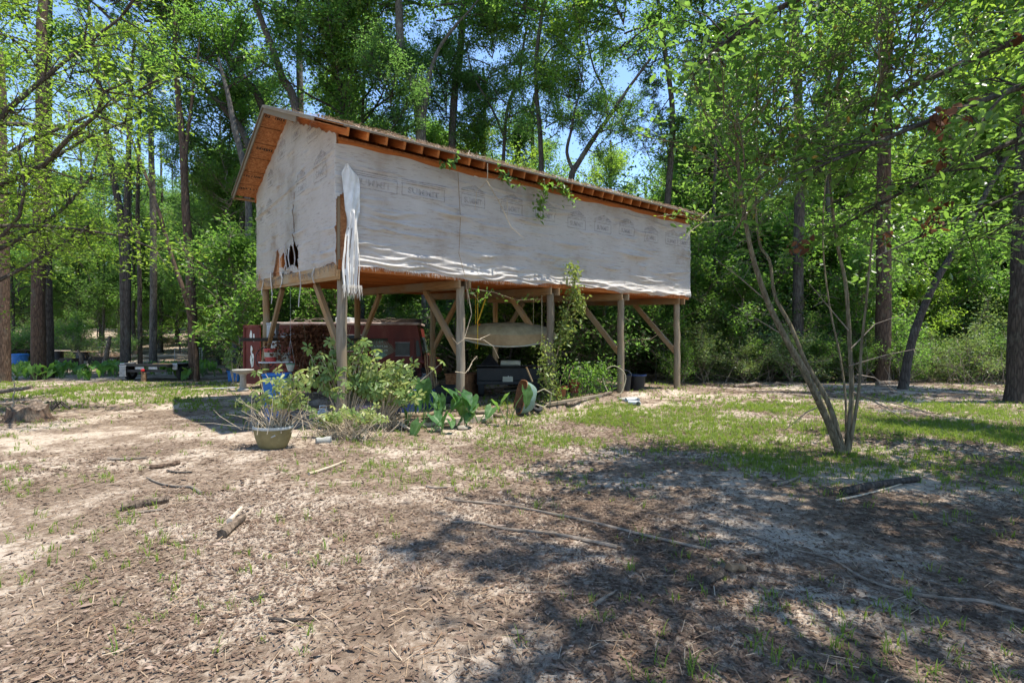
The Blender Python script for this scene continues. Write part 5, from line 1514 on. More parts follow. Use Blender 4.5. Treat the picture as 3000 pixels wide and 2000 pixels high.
# boat
q = W(1486, 1016, 12.9)
e = empty('upturned_boat', q, R(6), 'small upturned boat slung beneath the shed floor', 'boat')
def hull_section(u):
    w = .62 * max(0.004, (1 - abs(u) ** 2.0)) ** .75 if u < 0 else .62 * max(.01, (1 - (abs(u) * .96) ** 3)) ** .6
    return w
nsx = 28; prof = [(1.0, 0), (1.02, .05), (.97, .20), (.93, .26), (.80, .33), (.55, .385), (.42, .365), (.35, .40), (0, .43), (-.35, .40), (-.42, .365), (-.55, .385), (-.80, .33), (-.93, .26), (-.97, .20), (-1.02, .05), (-1.0, 0)]
vs = []; fs = []
for i in range(nsx + 1):
    u = -1 + 2 * i / nsx; w = hull_section(u); hz = .12 + .88 * max(0, 1 - abs(u) ** 2.2) ** .7; sheer = .55 * u * u
    for (a, z) in prof: vs.append((u * 1.22, a * w, z * hz * 1.4 + sheer * .4))
np_ = len(prof)
for i in range(nsx):
    for j in range(np_ - 1): fs.append((i * np_ + j, (i + 1) * np_ + j, (i + 1) * np_ + j + 1, i * np_ + j + 1))
mb = MB(); mb.add(vs, fs)
for fi in range(len(fs)):
    j = fi % (np_ - 1); mb.m[fi] = 1 if (j in (0, 1, np_ - 3, np_ - 2)) else 0
mb.build('hull', [M_['boat_hull'], M_['boat_side']], e, smooth=True)
for s in (-1, 1):
    mb = MB(); mb.tube([(-1.22 + 2.44 * i / nsx, s * hull_section(-1 + 2 * i / nsx) * 1.02, .012 + .22 * (-1 + 2 * i / nsx) ** 2) for i in range(nsx + 1)], .016, 6); mb.build('gunwale', M_['tote'], e, smooth=True)
for sx in (-.75, .75):
    mb = MB(); pts = [(sx, a * .64 * 1.03, z * 1.18 - .03) for a, z in prof]
    mb.tube([(sx, -.68, 2.68 - q.z)] + [(sx, -.68, .1), (sx, -.4, -.035), (sx, .4, -.035), (sx, .68, .1), (sx, .68, 2.72 - q.z)], .010, 5); mb.build('sling', M_['yellow'] if sx < 0 else M_['hose'], e)
# strap with hook
a = W(1422, 876, 12.6); b_ = W(1402, 938, 12.6)
e = empty('ratchet_strap', a, 0, 'yellow strap with orange hook hanging from the floor beams', 'strap')
lumber('webbing', (0, 0, 0), b_ - a, .03, .006, M_['yellow'], e, bevel=0)
mb = MB(); mb.tube([b_ - a, b_ - a + Vector((-.03, 0, -.06)), b_ - a + Vector((0, 0, -.13)), b_ - a + Vector((.04, 0, -.09))], .018, 6); mb.build('hook', M_['orange'], e)
mb = MB(); mb.tube([b_ - a + Vector((0, 0, -.12)), b_ - a + Vector((-.07, 0, -.38)), b_ - a + Vector((-.1, .1, -.52))], .012, 5); mb.build('tail', M_['black_metal'], e)
# dark utility trailer under the floor
e, q = grounded('cargo_cart', 1490, 1190, 'dark metal cart with tail plate parked under the shed', 'cart', rz=R(3), Y=13.4)
mb = MB(); mb.box((0, .5, .58), (1.62, .95, .34)); mb.build('body', M_['black_metal'], e, bevel=.02)
mb = MB(); mb.box((0, .015, .37), (1.62, .05, .10)); mb.build('bumper', M_['black_metal'], e, bevel=.01)
mb = MB(); mb.box((0, .02, .80), (1.66, .05, .03)); mb.build('top_rail', M_['black_metal'], e, bevel=.005)
mb = MB(); mb.box((-.02, -.012, .46), (.26, .012, .13)); pl = mb.build('tail_plate', M_['tote'], e)
me = text_mesh('0 m', .07); me.materials.append(M_['white_paint']); new_obj('plate_marking', me, pl, Matrix.Translation((.03, -.021, .50)) @ Matrix.Rotation(R(90), 4, 'X'))
for s in (-1, 1):
    mb = MB(); mb.lathe([(.11, -.08), (.24, -.08), (.265, -.04), (.265, .04), (.24, .08), (.11, .08)], 20, (s * .70, .25, .265), rot=Matrix.Rotation(R(90), 3, 'Y'), cap0=False); wh = mb.build('wheel', M_['rubber'], e, smooth=True)
    mb = MB(); mb.lathe([(.01, -.05), (.115, -.05), (.115, .05), (.01, .05)], 14, (s * .70, .25, .265), rot=Matrix.Rotation(R(90), 3, 'Y')); mb.build('rim', M_['steel'], wh, smooth=True)

top_z = q.z + .76
mb = MB(); mb.lathe([(.01, -.26), (.08, -.26), (.085, -.24), (.085, .24), (.08, .26), (.01, .26)], 18, (0, 0, .085), rot=Matrix.Rotation(R(90), 3, 'Y')); o = mb.build('cloth_roll', M_['tote'], M=Matrix.Translation((q.x + .05, q.y + .45, top_z - .005)), smooth=True); tag(o, 'white roll lying on top of the dark cart', 'roll')
mb = MB()
rr = random.Random(6)
for k in range(12):
    a = k * .5236; mb.add([(0, 0, .34), (.28 * math.cos(a), .2 * math.sin(a), rr.uniform(.0, .03)), (.28 * math.cos(a + .5236), .2 * math.sin(a + .5236), rr.uniform(.0, .03))], [(0, 1, 2)])
o = mb.build('covered_tools', M_['black_metal'], M=Matrix.Translation((q.x - .5, q.y + .4, top_z)), smooth=True); tag(o, 'black heap of covered tools on the dark cart', 'tarp')
# engine-like items beneath, second row: drum and bins behind posts
e = bucket('bucket', Vector((*Lw(6.6, .9), g(*Lw(6.6, .9)))), .14, .17, .36, M_['red_bucket'], 'dark red bucket among vines between the front posts')
e = bucket('bucket', Vector((*Lw(7.9, .35), g(*Lw(7.9, .35)))), .16, .20, .42, M_['black_metal'], 'black bucket beside the fourth front post')
e, q = grounded('trash_bin', 1866, 1150, 'black rubbish bin with blue rim right of the fourth front post', 'bin', Y=14.6)
mb = MB(); mb.lathe([(.19, 0), (.24, .42), (.25, .42), (.25, .40), (.21, .40), (.17, .03)], 20); mb.build('body', M_['black_metal'], e, smooth=True)
mb = MB(); mb.lathe([(.243, .39), (.262, .40), (.262, .435), (.24, .435)], 20, cap0=False); mb.build('rim', M_['navy'], e, smooth=True)
e, q = grounded('terracotta_pot', 1640, 1160, 'rust-orange clay pot in shadow behind the vine-clad post', 'pot', Y=12.6)
mb = MB(); mb.lathe([(.11, 0), (.17, .28), (.19, .28), (.19, .34), (.17, .34), (.13, .05)], 20); mb.build('body', M_['terracotta'], e, smooth=True)
# more stored junk in the dark under the floor
def tyre(t, p, z, label, tilt=0):
    x, y = Lw(t, p); e = empty('old_tyre', (x, y, g(x, y)), DA, label, 'tyre')
    mb = MB(); rt = Matrix.Rotation(R(tilt), 3, 'X')
    mb.lathe([(.18, -.09), (.27, -.10), (.32, -.07), (.33, 0), (.32, .07), (.27, .10), (.18, .09), (.20, 0), (.18, -.09)], 24, (0, 0, z), rot=rt, cap0=False); mb.build('tread', M_['rubber'], e, smooth=True)
    return e
tyre(3.1, 1.5, .09, 'worn tyre lying flat behind the second front post'); tyre(3.15, 1.55, .28, 'worn tyre stacked on top of another under the floor'); tyre(6.9, 1.3, .32, 'tyre standing on edge behind the vine tangle', 80)
for k, (t, p, sx, sy, sz, mt, lb) in enumerate(((2.0, .9, .55, .4, .38, 'navy', 'navy plastic bin in the shade behind the umbrella shrubs'), (1.5, .5, .45, .4, .45, 'navy', 'second navy bin beside the near corner post'), (7.4, 1.9, .7, .5, .6, 'black_metal', 'dark cabinet in the shade behind the fourth post'), (4.2, 2.6, .8, .6, .55, 'rust', 'rusty box standing behind the dark cart'), (8.4, 2.4, .6, .5, .45, 'wood_dark', 'dark wooden chest near the far end under the floor'), (2.9, 3.4, .9, .5, .7, 'wood_dark', 'dark workbench box behind the stacked tyres'))):
    x, y = Lw(t, p); e = empty('storage_bin', (x, y, g(x, y)), DA + .2 * k, lb, 'bin')
    mb = MB(); mb.box((0, 0, sz / 2), (sx, sy, sz), taper=(1.06, 1.06)); mb.build('body', M_[mt], e, bevel=.015)
    mb = MB(); mb.box((0, 0, sz + .018), (sx * 1.12, sy * 1.12, .04)); mb.build('lid', M_[mt], e, bevel=.01)
for k in range(7):
    a = LW0(5.0 + .1 * k, 1.9 + .05 * k, .12 + .045 * (k % 4)); b2 = LW0(8.6 - .12 * k, 2.3 + .06 * k, .12 + .045 * (k % 4)); a.z += g(a.x, a.y); b2.z += g(b2.x, b2.y)
    o = lumber('stored_board', a, b2, .14, .035, M_['wood_dark' if k % 2 else 'wood_grey']); tag(o, 'board in the heap of old lumber stored under the floor', 'board', 'boards in the lumber heap')
# wheelbarrow tipped on its side
q = G(1528, 1216)
e = empty('wheelbarrow', q, R(-8), 'tipped green wheelbarrow with rusty inside leaning by a front post', 'wheelbarrow')
mb = MB(); nu_, nv_ = 20, 9; vs = []; fs = []
for j in range(nv_):
    f = j / (nv_ - 1); dep = .30 * (1 - f ** 2.2); sc = .35 + .65 * f ** .6
    for i in range(nu_):
        a = 6.2832 * i / nu_; ca, sa_ = math.cos(a), math.sin(a)
        se = lambda v, n_: math.copysign(abs(v) ** n_, v)
        vs.append((dep, se(sa_, .55) * .25 * sc, se(ca, .55) * .38 * sc * (1 - .12 * (ca > 0))))
for j in range(nv_ - 1):
    for i in range(nu_): fs.append((j * nu_ + i, j * nu_ + (i + 1) % nu_, (j + 1) * nu_ + (i + 1) % nu_, (j + 1) * nu_ + i))
fs.append(tuple(range(nu_)))
mb.add(vs, fs)
TM = Matrix.Translation((-.02, 0, .40)) @ Matrix.Rotation(R(30), 4, 'Z') @ Matrix.Rotation(R(14), 4, 'Y')
tray = mb.build('tray', M_['barrow'], e, smooth=True, M=TM)
mb = MB(); mb.add([(v_[0] - .006 * (v_[0] > .02), v_[1] * .975, v_[2] * .975) for v_ in vs], [f_[::-1] for f_ in fs]); mb.build('inner_lining', M_['rust'], tray, smooth=True)
mb = MB(); mb.tube([vs[(nv_ - 1) * nu_ + i % nu_] for i in range(nu_ + 1)], .012, 6); mb.build('rim', M_['rust'], tray)
mb = MB(); mb.tube([TM @ Vector(p_) for p_ in ((.30, -.12, .15), (.42, -.16, .25), (.62, -.16, .20), (.66, -.10, .0), (.55, -.08, -.12), (.32, -.08, -.10))], .013, 6); mb.build('leg_frame', M_['hose'], e, smooth=True)
mb = MB(); mb.tube([TM @ Vector(p_) for p_ in ((.25, .12, .35), (.05, .15, .62))], .018, 7); mb.build('handle', M_['wood_tan'], e)
mb = MB(); mb.lathe([(.05, -.03), (.12, -.03), (.135, 0), (.12, .03), (.05, .03)], 18, (.30, .26, .12), rot=Matrix.Rotation(R(20), 3, 'Y') @ Matrix.Rotation(R(25), 3, 'X'), cap0=False); mb.build('wheel', M_['rubber'], e, smooth=True)
# edging timbers and stones along the front
def timber(px0, py0, px1, py1, w, h, label, mat='wood_grey', round_=False, k=0, lift=0):
    a, b_ = G(px0, py0), G(px1, py1); a.z += h * .45 + lift; b_.z += h * .45 + lift
    o = pole('edging_log', a, b_, w * .5, w * .46, M_[mat], seed=k, n=12, bend=.015) if round_ else lumber('edging_timber', a, b_, w, h, M_[mat], bevel=.012)
    return tag(o, label, 'timber')
timber(1168, 1226, 1290, 1219, .12, .10, 'low grey timber edging the bed beside the grey tote', round_=True, k=1)
timber(1225, 1252, 1345, 1240, .10, .08, 'split pale timber lying before the big-leaved plants', 'wood_bleached', True, 2)
timber(1330, 1243, 1440, 1231, .14, .13, 'square weathered timber at the foot of the second front post', 'wood_bleached', k=3)
timber(1392, 1216, 1480, 1214, .09, .07, 'thin curved timber behind the tipped wheelbarrow', 'wood_grey', True, 4)
timber(1600, 1190, 1760, 1163, .09, .08, 'long grey timber laid between the third and fourth front posts', 'wood_grey', k=5)
timber(1660, 1186, 1790, 1162, .08, .07, 'lichen-crusted log lying against the long grey timber', 'log', True, 6, .03)
timber(1080, 1215, 1190, 1262, .05, .05, 'thin bleached branch slanting through the dry shrub', 'wood_bleached', True, 7, .05)
timber(1110, 1205, 1205, 1268, .045, .045, 'second thin bleached branch crossing the dry shrub foot', 'wood_bleached', True, 8, .04)
for k, (x, y, s) in enumerate(((1310, 1240, .14), (1415, 1222, .12), (1283, 1262, .09), (1355, 1258, .10))):
    q = G(x, y); bm = bmesh.new(); bmesh.ops.create_icosphere(bm, subdivisions=2, radius=1)
    rr = random.Random(k)
    for v in bm.verts: v.co *= rr.uniform(.85, 1.1)
    me = bpy.data.meshes.new('edging_stone'); bm.to_mesh(me); bm.free(); me.materials.append(M_['stone'])
    o = new_obj('edging_stone', me); o.location = q + Vector((0, 0, s * .3)); o.scale = (s, s * .8, s * .55); o.rotation_euler = (0, 0, k)
    tag(o, ('mossy rounded stone among the big-leaved plants', 'flat tan stone beside the curved timber', 'small dark stone at the front of the plant bed', 'grey stone under the big drooping leaves')[k], 'stone')
# disc, pipe coil at fourth post
e, q = grounded('paving_disc', 1838, 1168, 'pale round slab lying at the foot of the fourth front post', 'slab')
mb = MB(); mb.lathe([(.30, 0), (.31, .03), (.29, .055), (.001, .06)], 22); mb.build('slab', M_['concrete'], e, smooth=True)
for k, (x, y, rz) in enumerate(((1850, 1176, .4), (1862, 1186, -.5))):
    e, q = grounded('pipe_elbow', x, y, ('white pipe elbow on the ground with its open end showing', 'pale pipe stub lying beside the pipe elbow')[k], 'pipe', rz=rz)
    mb = MB(); mb.tube([(-.16, 0, .05), (0, 0, .05), (.08, -.05, .05), (.10, -.12, .05)], .05, 12, cap=False); mb.build('pipe', M_['white_plastic'], e, smooth=True)
    mb = MB(); mb.tube([(.098, -.10, .05), (.10, -.125, .05)], .058, 12, cap=False); mb.build('collar', M_['white_plastic'], e, smooth=True)
rr = random.Random(8); e, q = grounded('garden_hose', 1800, 1160, 'stiff hose loop rising beside the fourth front post', 'hose')
mb = MB(); mb.tube([Vector((.28 * math.cos(a) * (1 + .1 * math.sin(3 * a)), .1 * math.sin(a), .36 + .36 * math.sin(a))) for a in np.linspace(-1.5, 4.2, 22)], .010, 6); mb.build('loop', M_['hose'], e, smooth=True)

# ------------------------------------------------------------------ oval tub with shrub
q = G(800, 1311); tq = q
e = empty('oval_tub', q, R(-8), 'olive-brown oval tub planted with a leafy shrub', 'tub')
hT, rx = .29, .275
mb = MB(); n = 32
mb.lathe([(.62, 0), (.70, .015), (.80, .07), (.90, hT * .5), (.97, hT * .8), (1.0, hT), (1.03, hT + .005), (1.03, hT + .02), (.97, hT + .02), (.93, hT - .08)], n, sx=rx, sy=rx * .8); mb.build('body', M_['tub'], e, smooth=True)
mb = MB(); mb.lathe([(1.032, hT - .012), (1.05, hT + .006), (1.03, hT + .026), (.965, hT + .024)], n, sx=rx, sy=rx * .8, cap0=False); mb.build('rim', M_['tub_in'], e, smooth=True)
mb = MB(); mb.lathe([(.94, hT - .07), (.5, hT - .05), (.001, hT - .045)], n, sx=rx, sy=rx * .8, cap0=False); mb.build('soil', M_['soil_dark'], e, smooth=True)
for a in (-1.15, 2.0):
    ca, sa_ = math.cos(a), math.sin(a)
    mb = MB(); mb.tube([(rx * 1.0 * ca + .0 * k, rx * .62 * 1.0 * sa_, hT - .06) if k in (0, 6) else (rx * 1.08 * ca + .05 * math.cos(k), rx * .66 * sa_ - .02, hT - .06 - .05 * math.sin(k * .52)) for k in range(7)], .007, 6); mb.build('ring_handle', M_['tub_in'], e)

def whorl_shrub(name, label, base, stems, seed, leaf_mat, stem_mat, spread, height, nleaf=7, lsize=.12, lowfill=0, cat='shrub', lean=(0, 0, 0)):
    """upright stems carrying whorls of leaflets like an umbrella plant"""
    e = empty(name, base, 0, label, cat); rr = random.Random(seed)
    mb = MB(); cents = []
    for k in range(stems):
        a = rr.uniform(0, 6.28); tip = Vector((math.cos(a) * rr.uniform(.1, 1) * spread, math.sin(a) * rr.uniform(.1, 1) * spread * .6, height * rr.uniform(.4, 1))) + Vector(lean) * rr.uniform(.2, 1)
        s0 = Vector((rr.uniform(-.12, .12) * spread, rr.uniform(-.08, .08) * spread, 0)); mid = s0.lerp(tip, .55) + Vector((rr.uniform(-.08, .08), rr.uniform(-.05, .05), .08 * height))
        mb.tube([s0, mid, tip], [.012, .008, .004], 5)
        cents += [tip, mid.lerp(tip, .6)]
        if rr.random() < .6: cents.append(mid.lerp(tip, .3) + Vector((rr.uniform(-.1, .1), rr.uniform(-.1, .1), 0)))
    mb.build('stems', stem_mat, e)
    V = []; Fq = []; rn = []
    for c_ in cents:
        pet = Vector((rr.uniform(-.5, .5), rr.uniform(-.9, .1), rr.uniform(.1, .6))).normalized()
        h0 = c_ + pet * rr.uniform(.03, .12); tone = rr.random()
        for j in range(nleaf):
            a = 6.283 * j / nleaf + rr.uniform(-.2, .2); u_ = pet.orthogonal().normalized(); w_ = pet.cross(u_)
            d_ = (u_ * math.cos(a) + w_ * math.sin(a) + pet * rr.uniform(-.25, .1) + Vector((0, 0, -.3))).normalized()
            sd = d_.cross(pet).normalized(); s_ = lsize * rr.uniform(.7, 1.25); b0 = len(V)
            V += [h0 + d_ * s_ * .12, h0 + d_ * s_ * .5 + sd * s_ * .19, h0 + d_ * s_ * .85 + sd * s_ * .15 - pet * s_ * .08, h0 + d_ * s_ - pet * s_ * .14, h0 + d_ * s_ * .85 - sd * s_ * .15 - pet * s_ * .08, h0 + d_ * s_ * .5 - sd * s_ * .19]
            Fq += [(b0, b0 + 1, b0 + 2, b0 + 3), (b0, b0 + 3, b0 + 4, b0 + 5)]; rn += [min(1, max(0, tone + rr.uniform(-.2, .2)))] * 6
    new_obj('leaves', fast_mesh('leaves', np.array([tuple(v) for v in V]), np.array(Fq), leaf_mat, rnd=rn), e)
    if lowfill:
        mb = MB()
        for k in range(lowfill):
            s0 = Vector((rr.gauss(0, .35) * spread, rr.gauss(0, .2) * spread, 0)); t_ = s0 + Vector((rr.gauss(0, .3), rr.gauss(0, .2), rr.uniform(.12, .5)))
            mb.tube([s0, s0.lerp(t_, .5) + Vector((rr.gauss(0, .05), 0, .05)), t_], [.006, .004, .002], 4)
        mb.build('dry_stems', M_['twig_pale'], e)
    return e
whorl_shrub('tub_shrub', 'umbrella-leaved shrub growing in the oval tub', tq + Vector((.02, .02, hT - .05)), 24, 3, M_['leaf_shrub'], M_['twig_pale'], .60, .85, lsize=.095, lowfill=60)
q = G(1000, 1262)
whorl_shrub('umbrella_shrub', 'tall umbrella-leaved shrub around the near corner post', q + Vector((.02, .25, 0)), 40, 7, M_['leaf_shrub'], M_['twig_pale'], .75, 1.55, lsize=.13, lowfill=60)
whorl_shrub('umbrella_shrub', 'spreading umbrella-leaved shrub drooping over the grey tote', G(1090, 1258) + Vector((.1, .2, 0)), 50, 9, M_['leaf_shrub'], M_['twig_pale'], .80, 1.20, lsize=.12, lowfill=70, lean=(.35, 0, 0))
whorl_shrub('umbrella_shrub', 'low dry-stemmed shrub sprawling in front of the pink striped box', G(1020, 1285), 34, 12, M_['leaf_shrub'], M_['twig_pale'], .75, .50, lsize=.08, lowfill=150)
whorl_shrub('sapling', 'spindly pale sapling beside the stone birdbath', G(688, 1128), 7, 14, M_['leaf_shrub'], M_['twig_pale'], .5, 1.55, lsize=.15)

# ------------------------------------------------------------------ elephant-ear plants
def ear_leaf(seed):
    """arrow-shaped blade: folded along the midrib, wavy margin, drooping tip"""
    rr = random.Random(seed); rows = 13; vs = []; rn = []; fs = []
    for i in range(rows):
        f = i / (rows - 1); y = -.20 + .80 * f
        wv = .27 * math.sin(math.pi * min(1, .16 + .84 * f)) ** .75 * (1 - .25 * f)
        for j in range(9):
            a = (j - 4) / 4
            notch = max(0, .20 - f) * 1.35 * (1 - abs(a)) ** 1.2
            z = .10 * abs(a) * wv / .27 - .16 * max(0, f - .35) ** 1.6 * 1.5 + .018 * math.sin(f * 17 + seed) * abs(a) + .012 * math.sin(a * 9 + f * 11) - .05 * max(0, .2 - f)
            vs.append((a * wv, y + notch, z)); rn.append(.95 if j == 4 else (.45 + .22 * math.sin(f * 26 + abs(a) * 7)))
    for i in range(rows - 1):
        for j in range(8): fs.append((i * 9 + j, i * 9 + j + 1, (i + 1) * 9 + j + 1, (i + 1) * 9 + j))
    return np.array(vs), np.array(fs), np.array(rn)
EAR = []
for k_, (s_, dr_) in enumerate(((.60, -.25), (.60, 0), (.58, .0), (.55, .2))):
    EV, EF, ER = ear_leaf(k_)
    EAR.append(fast_mesh('leaf', EV * s_, EF, M_['leaf_ear'], rnd=np.clip(ER + dr_, 0, 1), smooth=True))
def ear_plant(base, n, hgt, seed, label, group=None, spread=.35, sc=1.0, name='elephant_ear_plant', mi=None, face=True, pool=None):
    e = empty(name, base, 0, label, 'plant', group); rr = random.Random(seed)
    for k in range(n):
        a = rr.uniform(0, 6.28); tip = Vector((math.cos(a) * spread * rr.uniform(.3, 1), math.sin(a) * spread * rr.uniform(.3, 1) * .7, hgt * rr.uniform(.45, 1)))
        mb = MB(); mb.tube([(rr.uniform(-.03, .03), 0, -.02), tip * .5 + Vector((0, 0, .1 * hgt)), tip], [.011 * sc, .009 * sc, .006 * sc], 5); st_ = mb.build('stalk', M_['grass_stalk'], e)
        lf = new_obj('leaf', (pool or EAR)[rr.randrange(4)], e)
        # blade hangs from the stalk tip, facing outwards
        yaw = math.atan2(-tip.x, tip.y) + rr.uniform(-.5, .5) if not face else rr.uniform(-1.7, 1.7) + math.pi
        s_ = sc * rr.uniform(.5, 1.2)
        lf.matrix_local = Matrix.Translation(tip) @ Matrix.Rotation(yaw, 4, 'Z') @ Matrix.Rotation(R(rr.uniform(-85, -5)), 4, 'X') @ Matrix.Rotation(rr.uniform(-.4, .4), 4, 'Y') @ Matrix.Scale(s_, 4)
    return e
M_['grass_stalk'] = flat('green_stalk', (.10, .18, .05), rough=.5)
for k, (x, y, n, h_, lb) in enumerate(((1190, 1250, 4, .62, 'elephant-ear plant in front of the grey tote'), (1240, 1245, 5, .80, 'tall elephant-ear plant left of the second front post'),
        (1290, 1250, 6, .66, 'bushy elephant-ear plant between the tote and the second post'), (1335, 1252, 5, .50, 'low elephant-ear plant at the foot of the second front post'),
        (1365, 1248, 4, .62, 'elephant-ear plant just right of the second front post'), (1400, 1240, 3, .55, 'elephant-ear plant with wide-spread leaves by the square timber'),
        (1488, 1245, 3, .72, 'elephant-ear plant rising in front of the tipped wheelbarrow'), (1262, 1268, 4, .34, 'small elephant-ear plant sprouting at the edge of the bare path'))):
    ear_plant(G(x, y), n, h_, 20 + k, lb, 'elephant-ear plants along the front of the shed', spread=.34, sc=.86)
BED = []
for me_ in EAR:
    c_ = me_.copy(); c_.materials[0] = M_['leaf_bed_sunlit']; BED.append(c_)
# planted bed on the left
rr = random.Random(77); done = []
cnt = 0
while cnt < 62:
    x, y = rr.uniform(30, 640), rr.uniform(1062, 1112)
    if x > 345 and y > 1092 and x < 520: continue
    Yd = 1540 * 1.5 / (y - 1000); Yd = min(max(Yd, 19.6), 24.5)
    wx = (x - 1500) / F * Yd
    ear_plant(Vector((wx, Yd, g(wx, Yd))), 5, .62, 100 + cnt, 'broad-leaved green plant in the bed behind the black trailer', 'broad-leaved plants of the bed', spread=.45, sc=.95, name='bed_plant', face=(cnt % 2 == 0), pool=BED)
    cnt += 1

# ------------------------------------------------------------------ vines on the shed
def leafy_vine(name, label, paths, nleaf, size, mat, stem_mat, seed, r0=.010, sig=.06, cat='vine'):
    b0 = paths[0][0]; e = empty(name, b0, 0, label, cat); rg = np.random.default_rng(seed); mb = MB(); nodes_ = []
    for P in paths:
        P = [Vector(p_) - b0 for p_ in P]
        mb.tube(P, [r0 * (1 - .6 * k / max(1, len(P) - 1)) for k in range(len(P))], 5)
        for k in range(len(P) - 1):
            for f in np.linspace(0, 1, 8): nodes_.append(tuple(P[k].lerp(P[k + 1], f)))
    mb.build('stems', stem_mat, e, smooth=True)
    if nleaf:
        Pn = np.array(nodes_); C = Pn[rg.integers(0, len(Pn), nleaf)] + rg.normal(0, sig, (nleaf, 3))
        V, Q, rn = leaf_cloud(C, size, rg, up=.3, aspect=.45, droop=.6, six=True)
        new_obj('leaves', fast_mesh('leaves', V, Q, mat, rnd=rn), e)
    return e
def LW(t, p, z):
    x, y = Lw(t, p); return Vector((x, y, z))
t3 = FR[2]
leafy_vine('climbing_vine', 'leafy vine climbing the third front post to the wall foot', [
    [LW(t3 + .05, -.10, .15), LW(t3 - .12, -.14, .8), LW(t3 + .1, -.15, 1.5), LW(t3 + .25, -.18, 2.1), LW(t3 + .38, -.25, 2.6), LW(t3 + .45, -.30, 3.0), LW(t3 + .36, -.32, 3.3)],
    [LW(t3 - .1, -.14, .12), LW(t3 - .35, -.15, .7), LW(t3 - .42, -.15, 1.1), LW(t3 - .30, -.14, 1.5)],
    [LW(t3 + .4, -.27, 2.7), LW(t3 + .62, -.28, 2.5), LW(t3 + .62, -.25, 2.2)],
    [LW(t3 + .1, -.14, 1.5), LW(t3 + .28, -.2, 1.75), LW(t3 + .35, -.25, 1.9)]], 1500, .085, M_['leaf_shrub'], M_['vine_stem'], 5, r0=.014, sig=.085)
leafy_vine('hanging_vine', 'green vine sprig hanging from the eave over the printed wrap', [[LW(4.35, -.46, 5.02), LW(4.40, -.40, 4.8), LW(4.35, -.30, 4.55), LW(4.45, -.24, 4.25)], [LW(4.6, -.45, 5.0), LW(5.0, -.42, 4.95), LW(5.25, -.38, 4.75)]], 230, .095, M_['leaf_mid'], M_['vine_stem'], 6, r0=.006, sig=.07)
leafy_vine('hanging_vine', 'short sprig of dark leaflets hanging under the eave near the torn corner', [[LW(2.15, -.47, 5.05), LW(2.05, -.42, 4.92), LW(1.85, -.36, 4.86)]], 46, .10, M_['leaf_dark'], M_['vine_stem'], 7, r0=.005, sig=.05)
leafy_vine('hanging_vine', 'dark leafy sprig hanging at the eave beside the bleached twigs', [[LW(3.1, -.46, 5.05), LW(3.35, -.42, 4.9), LW(3.7, -.38, 4.82)]], 60, .10, M_['leaf_dark'], M_['vine_stem'], 8, r0=.005, sig=.06)
leafy_vine('bare_vine', 'bleached bare twigs dangling from the eave down the wrap', [[LW(2.85, -.45, 5.1), LW(2.92, -.35, 4.8), LW(2.7, -.28, 4.55), LW(2.72, -.2, 4.2)], [LW(2.88, -.4, 4.75), LW(3.3, -.3, 4.35), LW(3.6, -.25, 3.95), LW(4.0, -.22, 3.75)], [LW(3.2, -.32, 4.45), LW(3.45, -.3, 4.55), LW(3.5, -.25, 4.2)], [LW(2.6, -.35, 4.82), LW(2.95, -.36, 4.78), LW(3.2, -.36, 4.9)]], 0, .1, M_['leaf_mid'], M_['twig_pale'], 9, r0=.011)
leafy_vine('bare_vine', 'thin dark tendril running down the wrap beside the bleached twigs', [[LW(2.35, -.14, 4.9), LW(2.42, -.12, 4.0), LW(2.38, -.13, 3.3), LW(2.52, -.16, 2.8), LW(2.55, -.2, 2.3)]], 0, .1, M_['leaf_mid'], M_['vine_stem'], 10, r0=.008)
leafy_vine('bare_vine', 'curling pale vine looped around the second front post', [[LW(2.60, -.1, 2.6), LW(2.66, -.16, 2.1), LW(2.5, -.14, 1.6), LW(2.35, -.12, 1.5), LW(2.25, -.10, 1.62)], [LW(2.6, -.12, .95), LW(2.72, -.1, 1.15), LW(2.85, -.08, 1.25)], [LW(2.3, -.12, .95), LW(2.5, -.18, .92), LW(2.7, -.12, 1.1)], [LW(2.6, .0, 1.62), LW(3.0, -.1, 1.58), LW(3.2, -.15, 1.45), LW(3.35, -.15, 1.2)], [LW(2.9, -.1, 1.6), LW(3.15, -.12, 1.7)]], 0, .1, M_['leaf_mid'], M_['twig_pale'], 11, r0=.010)
leafy_vine('leafy_bough', 'dry leafy bough poking across the far end of the eave', [[LW(10.9, -.9, 5.0), LW(9.9, -.75, 4.85), LW(8.9, -.7, 4.95), LW(8.0, -.65, 4.75)], [LW(9.9, -.75, 4.85), LW(9.4, -.7, 4.55), LW(9.2, -.7, 4.3)], [LW(9.7, -.8, 4.9), LW(10.3, -.8, 5.3)]], 90, .075, M_['leaf_bright'], M_['twig_pale'], 12, r0=.010, sig=.08)
leafy_vine('under_floor_vine', 'leafy runner trailing along the floor beams past the second post', [[LW(2.7, -.1, 2.62), LW(3.3, -.06, 2.58), LW(3.9, -.05, 2.45), LW(4.6, -.05, 2.5)], [LW(2.65, -.1, 2.62), LW(2.9, -.1, 2.35), LW(3.2, -.1, 2.6)]], 90, .075, M_['leaf_mid'], M_['vine_stem'], 13, r0=.007, sig=.05)
leafy_vine('vine_tangle', 'tangle of curling vines and leaves heaped between third and fourth posts', [[LW(t3 + .4 + .26 * k, .1 + .12 * (k % 3), .15), LW(t3 + .3 + .28 * k, .05, .6 + .1 * (k % 2)), LW(t3 + .55 + .25 * k, .12, .95), LW(t3 + .8 + .2 * k, .0, .7), LW(t3 + .7 + .22 * k, -.05, .35)] for k in range(7)], 1100, .08, M_['leaf_mid'], M_['vine_stem'], 14, r0=.010, sig=.11)
